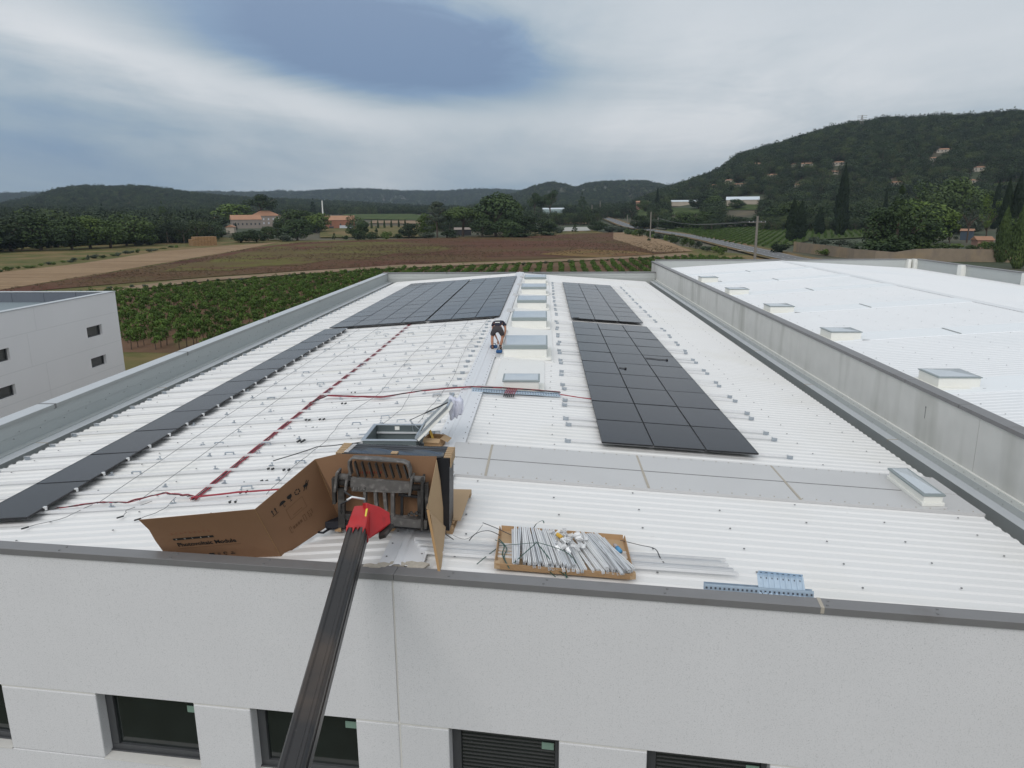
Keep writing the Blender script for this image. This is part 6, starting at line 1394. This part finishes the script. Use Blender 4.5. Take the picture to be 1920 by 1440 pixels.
# saplings along the vineyard edge
for i in range(46):
    t = i/45; x = lerp(205, 1230, t); y = 545-(x-205)*0.072 if x < 700 else 510-(x-700)*0.043
    tree('sapling', 'small rounded sapling in the spaced row along the far edge of the vineyard', 'bush', x+random.uniform(-5, 5), y+random.uniform(-1.5, 1.0), y-random.uniform(5.5, 10), random.uniform(6, 13), 'bush', random.choice(('grey', 'oak', 'grey', 'dark')), 'saplings along the vineyard edge')
for i in range(26):
    t = i/25; x = lerp(-5, 330, t); y = 508-x*0.135 if x < 200 else 481-(x-200)*0.14
    tree('sapling', 'low green scrub bush in the strip between the straw field and the left meadow', 'bush', x+random.uniform(-3, 3), y+random.uniform(0, 3), y-random.uniform(3, 9), random.uniform(8, 18), 'bush', random.choice(('oak', 'grey', 'light')), 'scrub bushes along the left field strip')
# ---- vineyard: nearest vines as individuals, the rest as one planting
vr = random.Random(77); vines = []
def invine(x, y):
    # far edge polyline
    E = [(-125, 96), (-75.5, 123.5), (-62, 140.8), (-49, 159), (-34, 178), (-8, 185.5), (11, 197), (44, 223), (55, 203)]
    if x < -120 or x > 52: return False
    E = [(a*0.985, b*0.935) for a, b in E]
    for (a, b), (c, d) in zip(E[:-1], E[1:]):
        if a <= x <= c:
            if y > b+(d-b)*(x-a)/(c-a): return False
    return y > 66+max(0.0, (-30-x)*0.12)
r_ = -120.0
while r_ < 54:
    y = 70.0
    while y < 226:
        xx = r_+vr.uniform(-0.15, 0.15)+ (y-100)*0.02
        if invine(xx, y) and vr.random() < (0.74 if y < 105 and math.sin(xx*0.21)+math.sin(y*0.33+xx*0.1) > 0.5 else 0.93):
            q = Vector((xx, y, 2.0))-CAMP; wq = q.dot(FW); qx = 960+FPX*q.dot(RT)/wq; qy = 720-FPX*q.dot(UP)/wq
            line = 800-0.385*qx if qx < 735 else (516 if qx < 1222 else 494)
            vis = qy < line and qx > -60 and not (qx < 205 and qy > 556) and not (qx < 225 and qy > 600)
            if vis: vines.append((xx, y))
        y += 1.2
    r_ += 2.55
vines.sort(key=lambda p: math.hypot(p[0], p[1]))
P = [None]*4
for v in range(4):
    t = thing('grapevine', 'green grapevine with gnarled little trunk in the near rows of the vineyard', 'vine', group='grapevines in the nearest rows')
    g = crown('vine', 500+v).build('crown', m_leaf['vine'], t); k = trunk('vine', v).build('trunk', m_pine_bark, t); P[v] = t
for i, (x, y) in enumerate(vines[:300]):
    s = vr.uniform(0.85, 1.25)
    if i < 4: t = P[i]; t.location = (x, y, 0.05)
    else: t = dup(P[i % 4], (x, y, 0.05))
    t.rotation_euler = (0, 0, vr.uniform(0, 6.28)); t.scale = (1.5*s, 1.5*s, 1.72*s*vr.uniform(0.85, 1.1))
def scatter(name, pts, protos, label=None, cat=None, kind='stuff'):
    """one object: vertices with per-point size, geometry nodes put a foliage proto on each"""
    me = bpy.data.meshes.new(name); me.from_pydata([p[:3] for p in pts], [], [])
    a = me.attributes.new('sz', 'FLOAT', 'POINT'); a.data.foreach_set('value', [p[3] for p in pts])
    a = me.attributes.new('hs', 'FLOAT', 'POINT'); a.data.foreach_set('value', [p[4] for p in pts])
    o = bpy.data.objects.new(name, me); COL.objects.link(o); tag(o, label, cat, None, kind)
    ng = bpy.data.node_groups.new(name+'_nodes', 'GeometryNodeTree')
    ng.interface.new_socket('Geometry', in_out='INPUT', socket_type='NodeSocketGeometry'); ng.interface.new_socket('Geometry', in_out='OUTPUT', socket_type='NodeSocketGeometry')
    n = ng.nodes; l = ng.links; gi = n.new('NodeGroupInput'); go = n.new('NodeGroupOutput')
    iop = n.new('GeometryNodeInstanceOnPoints'); l.new(gi.outputs[0], iop.inputs['Points'])
    g2i = n.new('GeometryNodeGeometryToInstance')
    for pr in reversed(protos):
        oi = n.new('GeometryNodeObjectInfo'); oi.inputs['Object'].default_value = pr; oi.transform_space = 'ORIGINAL'; l.new(oi.outputs['Geometry'], g2i.inputs[0])
    l.new(g2i.outputs[0], iop.inputs['Instance']); iop.inputs['Pick Instance'].default_value = True
    ri = n.new('FunctionNodeRandomValue'); ri.data_type = 'INT'; ri.inputs[4].default_value = 0; ri.inputs[5].default_value = len(protos)-1
    l.new(ri.outputs[2], iop.inputs['Instance Index'])
    rv = n.new('FunctionNodeRandomValue'); rv.data_type = 'FLOAT_VECTOR'; rv.inputs[0].default_value = (0, 0, 0); rv.inputs[1].default_value = (0, 0, 6.28); l.new(rv.outputs[0], iop.inputs['Rotation'])
    na1 = n.new('GeometryNodeInputNamedAttribute'); na1.inputs[0].default_value = 'sz'; na2 = n.new('GeometryNodeInputNamedAttribute'); na2.inputs[0].default_value = 'hs'
    cx = n.new('ShaderNodeCombineXYZ'); l.new(na1.outputs[0], cx.inputs[0]); l.new(na1.outputs[0], cx.inputs[1]); l.new(na2.outputs[0], cx.inputs[2]); l.new(cx.outputs[0], iop.inputs['Scale'])
    l.new(iop.outputs[0], go.inputs[0]); md = o.modifiers.new('scatter', 'NODES'); md.node_group = ng
    return o
def proto(kind, seed, mkey, n=1.0):
    """foliage mesh object kept as the seed of a scatter: lives in its own unlinked collection"""
    mb = crown(kind, seed, n)
    t = trunk(kind, seed); k = len(mb.v); mb.v += t.v; mb.f += [tuple(i+k for i in f) for f in t.f]; mb.mi += [1]*len(t.f)
    o = mb.build('foliage_seed', [m_leaf[mkey], m_pine_bark]); COL.objects.unlink(o); return o
vp = [proto('vine', 700+i, 'vine', 0.9) for i in range(3)]
scatter('vineyard_planting', [(x, y, 0.05, 1.5*vr.uniform(0.85, 1.25), 1.6*vr.uniform(0.85, 1.2)) for x, y in vines[300:]], vp, 'dense green rows of grapevines filling the back of the vineyard', 'vineyard')
m_tuft = mat('dry_tuft', (0.105, 0.070, 0.034), 0.9, noise=(0.05, 0.3), col2=[((0.085, 0.085, 0.026), 0.02, 0.5, 0.6), ((0.12, 0.06, 0.035), 0.03, 0.5, 0.62)], rnd=0.35)
tp = crown('bush', 950, 0.16).build('foliage_seed', m_tuft); COL.objects.unlink(tp)
FP = [ghit(*p) for p in [(0, 546), (200, 514), (330, 492), (470, 467), (560, 456), (700, 451.5), (860, 447), (1000, 444), (1100, 438), (1160, 437), (1230, 455), (1290, 473), (1180, 480), (1000, 487), (860, 492), (700, 500), (560, 509), (400, 520), (215, 534), (0, 552)]]
def inpoly(x, y, P_l):
    c = False; j = len(P_l)-1
    for i in range(len(P_l)):
        if (P_l[i].y > y) != (P_l[j].y > y) and x < (P_l[j].x-P_l[i].x)*(y-P_l[i].y)/(P_l[j].y-P_l[i].y)+P_l[i].x: c = not c
        j = i
    return c
tr = random.Random(19); tpts = []
while len(tpts) < 9000:
    x, y = tr.uniform(-170, 60), tr.uniform(125, 480)
    if inpoly(x, y, FP) and (math.sin(x*0.07+y*0.02)+math.sin(y*0.11-x*0.03) > tr.uniform(-1.6, 1.2)): s_ = tr.uniform(0.25, 0.7); tpts.append((x, y, terrain(x, y)+0.1, s_*1.6, s_*0.8))
scatter('dry_weeds', tpts, [tp], 'dry weed tufts scattered over the brown fallow field', 'weeds')
VP_ = [ghit(*p) for p in ((1262, 431), (1420, 428), (1530, 431), (1650, 433), (1650, 443), (1520, 451), (1480, 460), (1462, 468), (1385, 461), (1310, 446))]
xs_ = [p.x for p in VP_]; ys_ = [p.y for p in VP_]; rpts = []; c_, s__ = math.cos(0.35), math.sin(0.35)
u_ = -700.0
while u_ < 700:
    v_ = -700.0
    while v_ < 700:
        x, y = 130+u_*c_+v_*s__, 320-u_*s__+v_*c_
        if min(xs_) < x < max(xs_) and min(ys_) < y < max(ys_) and inpoly(x, y, VP_) and tr.random() < 0.9: rpts.append((x+tr.uniform(-.2, .2), y+tr.uniform(-.2, .2), terrain(x, y)+0.1, tr.uniform(1.3, 1.8), tr.uniform(1.1, 1.6)))
        v_ += 1.7
    u_ += 3.0
scatter('roadside_vineyard', rpts, vp[:2], 'rows of green vines in the field beyond the road on the right', 'vineyard')
# ---- woodland of the valley and the hills
wr = random.Random(5); pts = []; ptsb = []
def az_of(x, y): return math.degrees(math.atan2(x, y))
CLEAR = []
for px, py, rad in ((1422, 310, 16), (1488, 311, 12), (1512, 308, 20), (1572, 307, 24), (1448, 329, 18), (1366, 338, 20), (1387, 346, 26), (1303, 351, 26), (1337, 349, 20), (1770, 283, 26), (1748, 299, 12), (1835, 317, 22), (1680, 342, 18), (1822, 342, 16), (1565, 323, 16), (1492, 349, 16), (1285, 355, 20), (1255, 360, 24), (1232, 364, 20), (1395, 378, 60), (1285, 370, 50), (1200, 388, 22), (480, 422, 45), (640, 425, 40), (1035, 397, 40), (1590, 395, 20)):
    q = ghit(px, py); CLEAR.append((q.x, q.y, rad))
FIELDPIX = [ghit(*p) for p in ((1200, 398), (1260, 398), (1310, 398), (1390, 391), (1600, 368), (690, 406), (750, 407), (1340, 440), (1440, 440), (1580, 440), (1560, 395), (1910, 352))]
for p, r in zip(FIELDPIX, (60, 60, 40, 50, 36, 110, 110, 90, 90, 80, 30, 50)): CLEAR.append((p.x, p.y, r))
roadpts = [(p.x, p.y) for p in cc[::2]]
HOUSES = [(1422, 312, 11), (1488, 313, 8), (1513, 312, 18), (1573, 310, 20), (1448, 332, 15), (1366, 343, 15), (1388, 350, 20), (1304, 355, 20), (1338, 353, 12), (1771, 286, 25), (1749, 301, 8), (1836, 321, 18), (1680, 346, 16), (1822, 344, 14), (1566, 326, 10), (1493, 351, 14), (1285, 359, 10), (1256, 362, 14), (1235, 364, 12), (1010, 382, 10), (655, 388, 16), (240, 384, 10)]
SIGHT = []
for hx_, hy2, hw2 in HOUSES:
    p = ghit(hx_, hy2); SIGHT.append((math.atan2(p.x, p.y), p.length, hw2*0.5/FPX+0.002))
FARMS = [(math.atan2(p.x, p.y), p.length, hw) for p, hw in ((ghit(480, 431), 0.040), (ghit(640, 430), 0.026), (ghit(1392, 383), 0.024), (ghit(1204, 392), 0.012), (ghit(1285, 384), 0.022), (ghit(1037, 400), 0.016), (ghit(725, 418), 0.05))]
def clear(x, y):
    az = math.atan2(x, y); d = math.hypot(x, y)
    for a, dd, hw in FARMS:
        if abs(az-a) < hw and dd-330 < d < dd+(140 if a < -0.2 else 12): return True
    for a, dd, hw in SIGHT:
        if abs(az-a) < hw and dd-45 < d < dd+12: return True
    for a, b, r in CLEAR:
        r *= 0.45
        if (x-a)**2+(y-b)**2 < r*r*(0.8+0.4*wr.random()): return True
    if math.hypot(x, y) < 1200:
        for a, b in roadpts:
            if (x-a)**2+(y-b)**2 < 400: return True
    return False
def sample(n, a0, a1, d0, d1, s0, s1, cond=None, out=pts):
    k = 0
    while k < n:
        a = R_(wr.uniform(a0, a1)); d = math.sqrt(wr.uniform(d0*d0, d1*d1)); x, y = d*math.sin(a), d*math.cos(a)
        k += 1
        if clear(x, y): continue
        if cond and not cond(x, y, d, math.degrees(a)): continue
        s = wr.uniform(s0, s1); out.append((x, y, terrain(x, y)-0.4, s*wr.uniform(0.9, 1.3), s*wr.uniform(0.85, 1.15)))
patch = lambda x, y: (math.sin(x*0.011+0.4)+math.sin(y*0.013+1.2)+math.sin((x+y)*0.007))
sample(21000, 4, 42, 560, 1330, 6.0, 14.0)
sample(3400, 9, 42, 400, 640, 6, 10, lambda x, y, d, a: patch(x, y) > -0.5)
sample(6500, -46, 6, 560, 1000, 6, 13, lambda x, y, d, a: patch(x, y) > -0.5)
sample(1900, -46, -24.5, 370, 560, 8, 13)
sample(500, -20, -2, 470, 560, 5, 9, lambda x, y, d, a: patch(x, y) > 0.4)
sample(17000, -46, 6, 1000, 1960, 9, 13.5)
sample(7500, -8, 14, 1250, 2560, 9, 13)
sample(15000, -46, 10, 2600, 4350, 15, 24)
fp = [proto('oak', 801, 'forest', 0.22), proto('oak', 802, 'forest', 0.22), proto('oak', 805, 'forest_light', 0.22), proto('bush', 803, 'forest', 0.5), proto('conifer', 804, 'forest', 0.22)]
for q in fp:
    for v in q.data.vertices: pass
scatter('woodland', pts, fp, 'continuous far-off woodland covering the valley floor and the hills', 'woodland')
# ================================================================== FAR BUILDINGS AND THINGS
def house(label, p, L_, W_, H_, rz, roofm=m_tile, wallm=m_plaster, rh=0.25, hip=False, wins=0, name='house', cat='house', group=None, rows=1):
    t = thing(name, label, cat, p, group); X = Matrix.Translation(p) @ Matrix.Rotation(rz, 4, 'Z')
    b = MB(); b.box(-L_/2, L_/2, -W_/2, W_/2, -1.5, H_, X=X); b.build('wall', wallm, t)
    b = MB(); o = 0.4; r = W_*rh; e = (W_/2 if hip else 0)
    q = [X @ Vector(v) for v in ((-L_/2-o, -W_/2-o, H_+0.01), (L_/2+o, -W_/2-o, H_+0.01), (L_/2+o, W_/2+o, H_+0.01), (-L_/2-o, W_/2+o, H_+0.01), (-L_/2-(0 if hip else o)+e, 0, H_+r), (L_/2+(0 if hip else o)-e, 0, H_+r))]
    b.add(q, [(0, 1, 5, 4), (2, 3, 4, 5), (1, 2, 5), (3, 0, 4), (3, 2, 1, 0)]); b.build('roof', roofm, t)
    for k in range(wins):
        for rw in range(rows):
            x = -L_/2+(k+0.5)*L_/wins; z = H_*(0.30 if rw == 0 and rows > 1 else 0.62)+(0.0 if rw == 0 else H_*0.06)
            if rows == 1: z = H_*0.5
            b = MB(); b.box(x-0.5, x+0.5, -W_/2-0.06, -W_/2-0.01, z-0.7, z+0.7, X=X); b.build('window', m_darkwin if rows == 1 else m_shutter, t)
    return t
def face(p, extra=0.0): return -math.atan2(p.x, p.y)+extra
def pxm(p): return (p-CAMP).length/FPX
def hp(px, py): return ghit(px, py)
p = hp(462, 428); s = pxm(p); house('long wing of the orange-roofed stone farm with a row of pale shutters', p, 48*s, 12, 14.5*s, face(p, 0.10), m_tile, m_stonewall, 0.28, False, 7, 'farmhouse', 'farmhouse', rows=1)
for c in bpy.data.objects: pass
p = hp(499, 424); s = pxm(p); house('taller hip-roofed block of the orange-roofed farm with two rows of pale shutters', p, 48*s, 15, 17.5*s, face(p, 0.05), m_tile, m_stonewall, 0.26, True, 6, 'farmhouse', 'farmhouse', rows=2)
p = hp(434, 437); s = pxm(p); house('small cream gabled outbuilding below the long farm wing', p, 8, 13*s, 10*s, face(p, 1.4), m_tile, m_plaster, 0.3)
p = hp(404, 432); s = pxm(p); house('narrow dim tower-like house left of the orange-roofed farm', p, 10*s, 6, 20*s, face(p), m_tile, m_stonewall, 0.1)
p = hp(638, 429); s = pxm(p); t = house('brick farmhouse with an orange roof and white ground floor behind the field', p, 50*s, 12, 15*s, face(p, 0.06), m_tile, m_brick, 0.26, False, 3, 'farmhouse', 'farmhouse')
X = Matrix.Translation(p) @ Matrix.Rotation(face(p, 0.06), 4, 'Z'); b = MB(); b.box(-2*s, 23*s, -7.6, -6.05, -1, 6*s, X=X); b.build('white_lean_to', m_shutter, t); b = MB(); b.box(-20*s, -12*s, -6.08, -6.02, 0, 4.5*s, X=X); b.build('dark_opening', m_darkwin, t)
p = hp(1204, 392); s = pxm(p); house('pink house with a low tiled roof beside the thin cypresses', p, 22*s, 10, 12*s, face(p, 0.05), m_tile, mat('pink_plaster', (0.30, 0.17, 0.13), 0.9), 0.14, False, 2)
p = hp(1247, 400); s = pxm(p); house('low plain brown shed in the vineyard right of the pink house', p, 15*s, 4, 5.5*s, face(p), m_tile, m_brick, 0.05)
p = hp(1285, 384); s = pxm(p); house('long low grey-roofed shed behind the thin cypresses', p, 62*s, 14, 5*s, face(p, -0.05), m_sheet, m_plaster, 0.12, name='shed', cat='shed')
p = hp(1392, 383); s = pxm(p); house('long white-roofed farm shed at the foot of the right hill', p, 54*s, 16, 7*s, face(p, 0.0), m_sheet, m_plaster, 0.18, name='shed', cat='shed')
p = hp(1037, 400); s = pxm(p); house('white greenhouse-like hall between the two pines and the conifer', p, 40*s, 16, 7*s, face(p, 0.05), m_sheet, mat('pale_green_glass', (0.30, 0.38, 0.38), 0.5), 0.12, name='greenhouse', cat='greenhouse')
p = hp(868, 441); s = pxm(p); house('dim garden hut almost hidden under the umbrella pine', p, 30*s, 6, 10*s, face(p), m_stonewall, m_darkwin, 0.2, name='hut', cat='hut')
for i, (x, y, wpx, hpx, lab) in enumerate(((1422, 312, 11, 5, 'small pale house highest on the left shoulder of the right hill'), (1488, 313, 8, 4, 'tiny pale house left of the wide pale one on the right hill'), (1513, 312, 18, 5, 'wide pale house with three volumes on the right hill'), (1573, 310, 20, 5, 'wide cream house just left of the tallest cypress tip'), (1448, 332, 15, 4, 'pinkish house below the highest pale one on the right hill'), (1366, 343, 15, 5, 'orange-roofed house on the lower left slope of the right hill'), (1388, 350, 20, 4, 'long low tiled house below the orange-roofed one'), (1304, 355, 20, 4, 'long white house low on the left shoulder of the hill'), (1338, 353, 12, 6, 'small bright white house between two low ones'), (1771, 286, 25, 5, 'large white villa high on the right part of the hill'), (1749, 301, 8, 4, 'tiny pale house below the white villa'), (1836, 321, 18, 6, 'cream square house on the right of the hill'), (1680, 346, 16, 3, 'low pink-roofed house above the domed garden tree'), (1822, 344, 14, 5, 'pink house low on the right of the hill'), (1566, 326, 10, 4, 'small pale house behind the tallest cypress'), (1493, 351, 14, 4, 'small white house above the middle of the thicket'), (1285, 359, 10, 3, 'small white house near the left foot of the hill'), (1256, 362, 14, 4, 'pale terraced house at the left foot of the hill'), (1235, 364, 12, 4, 'pale house leftmost at the foot of the right hill'), (1010, 382, 10, 3, 'small white house far behind the pines'), (655, 388, 16, 4, 'white house far behind the brick farmhouse'), (240, 384, 10, 3, 'tiny white house far behind the left wood'))):
    p = hp(x, y); s = pxm(p); house(lab, p, wpx*s, max(7, wpx*s*0.5), hpx*s*0.8, face(p, random.uniform(-0.3, 0.3)), m_tile, mat('hill_house_plaster', (0.50, 0.45, 0.38), 0.9, rnd=0.15), 0.16, bool(i % 2), max(2, int(wpx/5)))
# garden house beyond the wall
p = hp(1840, 466); s = pxm(p); house('small pink hut with a tiled roof behind the garden wall', p, 22*s, 5, 13*s, face(p, 0.4), m_tile, mat('pink_plaster', (0.30, 0.17, 0.13), 0.9), 0.25, name='hut', cat='hut')
p = hp(1812, 450); s = pxm(p); house('blue-shuttered dim house seen through the bare garden tree', p, 16*s, 6, 14*s, face(p, -0.1), m_tile, mat('dim_blue_wall', (0.055, 0.075, 0.10), 0.9), 0.15)
# hay stack
p = hp(381, 461.5); s = pxm(p); HS = thing('hay_stack', 'block-shaped stack of straw bales at the edge of the left wood', 'hay stack', p); X = Matrix.Translation(p) @ Matrix.Rotation(face(p, 0.25), 4, 'Z'); g = random.Random(5)
b = MB()
for i in range(8):
    for k in range(4):
        if k == 3 and i in (0,): continue
        x0 = -20*s+i*5*s; b.box(x0+0.03, x0+5*s-0.03, -3+g.uniform(-.1, .1), 3, k*3.9*s+0.02, (k+1)*3.9*s-0.02, X=X)
b.build('bales', m_straw, HS)
# garden wall
top = [(1487, 453), (1520, 457), (1560, 461), (1600, 467), (1640, 470), (1675, 473), (1695, 470), (1715, 467), (1760, 466), (1810, 467), (1870, 468), (1960, 470)]
bot = [(1487, 472), (1520, 476), (1560, 481), (1600, 486), (1640, 489), (1675, 490), (1695, 490.5), (1715, 491), (1760, 491), (1810, 491), (1870, 492), (1960, 494)]
b = MB(); pr = []
for (x, yt), (x2, yb) in zip(top, bot):
    g0 = ghit(x, yb); r = ray(x, yt); zt_ = CAMP.z + r.z/math.hypot(r.x, r.y)*math.hypot(g0.x, g0.y); dd = Vector((g0.x, g0.y, 0)).normalized(); pr.append((g0, g0+dd*0.5, zt_))
for (a, a2, za), (c, c2, zc) in zip(pr[:-1], pr[1:]):
    b.add([(a.x, a.y, a.z-0.3), (c.x, c.y, c.z-0.3), (c2.x, c2.y, c.z-0.3), (a2.x, a2.y, a.z-0.3), (a.x, a.y, za), (c.x, c.y, zc), (c2.x, c2.y, zc), (a2.x, a2.y, za)], [(0, 1, 5, 4), (4, 5, 6, 7), (2, 3, 7, 6)])
o = b.build('garden_wall', m_wall_old); tag(o, 'long stained tan garden wall behind the right roof', 'wall')
# poles
def pole(label, x, yb, yt, wpx, arm=None, arm_y=None, m=m_pole):
    p = ghit(x, yb); s = pxm(p); r = ray(x, yt); zt_ = CAMP.z + r.z/math.hypot(r.x, r.y)*math.hypot(p.x, p.y); t = thing('utility_pole', label, 'utility pole', p)
    b = MB(); b.tube([p, Vector((p.x, p.y, zt_))], [wpx*s*0.55, wpx*s*0.4], 8); b.build('post', m, t)
    if arm:
        az = face(p); u = Vector((math.cos(az), math.sin(az), 0)); z = CAMP.z + ray(x, arm_y).z/math.hypot(ray(x, arm_y).x, ray(x, arm_y).y)*math.hypot(p.x, p.y); c = Vector((p.x, p.y, z))
        b = MB(); b.bar(c-u*arm*s, c+u*arm*s, 0.12, 0.14); b.build('crossarm', m, t)
        for k in (-1, -0.5, 0.5, 1): b = MB(); q = c+u*arm*s*k*0.95; b.tube([q, q+Vector((0, 0, 0.35))], 0.07, 6); b.build('insulator', m_shutter, t)
        return [c+u*arm*s*k*0.95+Vector((0, 0, 0.35)) for k in (-1, 0.5, 1)], c
    return None, Vector((p.x, p.y, zt_))
w1, c1 = pole('tall concrete utility pole with crossarm standing by the road', 1415, 488, 405, 4.6, 14, 417)
_, c2 = pole('bare utility pole standing in the stubble field', 1219, 448, 397, 2.4)
_, c3 = pole('short utility pole at the roadside thicket', 1233, 431, 408, 2.5)
_, c4 = pole('thin utility pole left of the far road', 1109.5, 415, 384, 2); _, c5 = pole('thin utility pole right of the far road', 1125, 402, 377, 2)
_, c6 = pole('thin metal post behind the thicket', 1176, 420, 403, 1.5)
pole('tall white mast behind the two farms', 606, 412, 376, 2.4, m=m_white)
for i, a in enumerate(w1):
    b = MB(); e = c3+Vector((0, 0, -0.3*i)); pts_ = [lerp(a, e, k/12)+Vector((0, 0, -2.2*math.sin(math.pi*k/12))) for k in range(13)]; b.tube(pts_, 0.03, 4); o = b.build('power_line', m_greyc); tag(o, ['uppermost', 'middle', 'lowest'][i]+' overhead wire running left from the tall concrete pole', 'wire', 'overhead wires along the road')
# pylon on the hill
p = ghit(1614, 246); s = pxm(p); zt_ = CAMP.z + ray(1614, 216).z/math.hypot(ray(1614, 216).x, ray(1614, 216).y)*math.hypot(p.x, p.y); PY = thing('pylon', 'grey lattice power pylon on the crest of the right hill', 'pylon', p)
H = zt_-p.z; az = face(p); u = Vector((math.cos(az), math.sin(az), 0)); v = Vector((-math.sin(az), math.cos(az), 0)); b = MB()
for sx in (-1, 1):
    for sy in (-1, 1):
        for k in range(6):
            f0, f1 = 1-k/6*0.85, 1-(k+1)/6*0.85
            A_ = p+u*sx*3*f0+v*sy*3*f0+Vector((0, 0, H*k/6)); B_ = p+u*sx*3*f1+v*sy*3*f1+Vector((0, 0, H*(k+1)/6)); b.bar(A_, B_, 0.35, 0.35)
            b.bar(A_, p+u*-sx*3*f1+v*sy*3*f1+Vector((0, 0, H*(k+1)/6)), 0.22, 0.22)
b.build('lattice', m_pole, PY); b = MB()
for f in (0.72, 0.84, 0.96): b.bar(p+u*-6+Vector((0, 0, H*f)), p+u*6+Vector((0, 0, H*f)), 0.35, 0.35)
b.build('crossarms', m_pole, PY)
# ================================================================== AIR
b = MB(); b.box(-5200, 5200, -400, 5600, -7, 420); HZ = b.build('haze', None) if False else None
mh = bpy.data.materials.new('haze_air'); mh.use_nodes = True; t = mh.node_tree; t.nodes.clear(); vo = t.nodes.new('ShaderNodeVolumePrincipled'); oo = t.nodes.new('ShaderNodeOutputMaterial')
vo.inputs['Color'].default_value = (0.62, 0.75, 0.92, 1); vo.inputs['Density'].default_value = 0.00009; vo.inputs['Anisotropy'].default_value = 0.2; t.links.new(vo.outputs[0], oo.inputs['Volume'])
HZ = b.build('haze', mh); HZ['kind'] = 'stuff'
HZ.hide_render = False
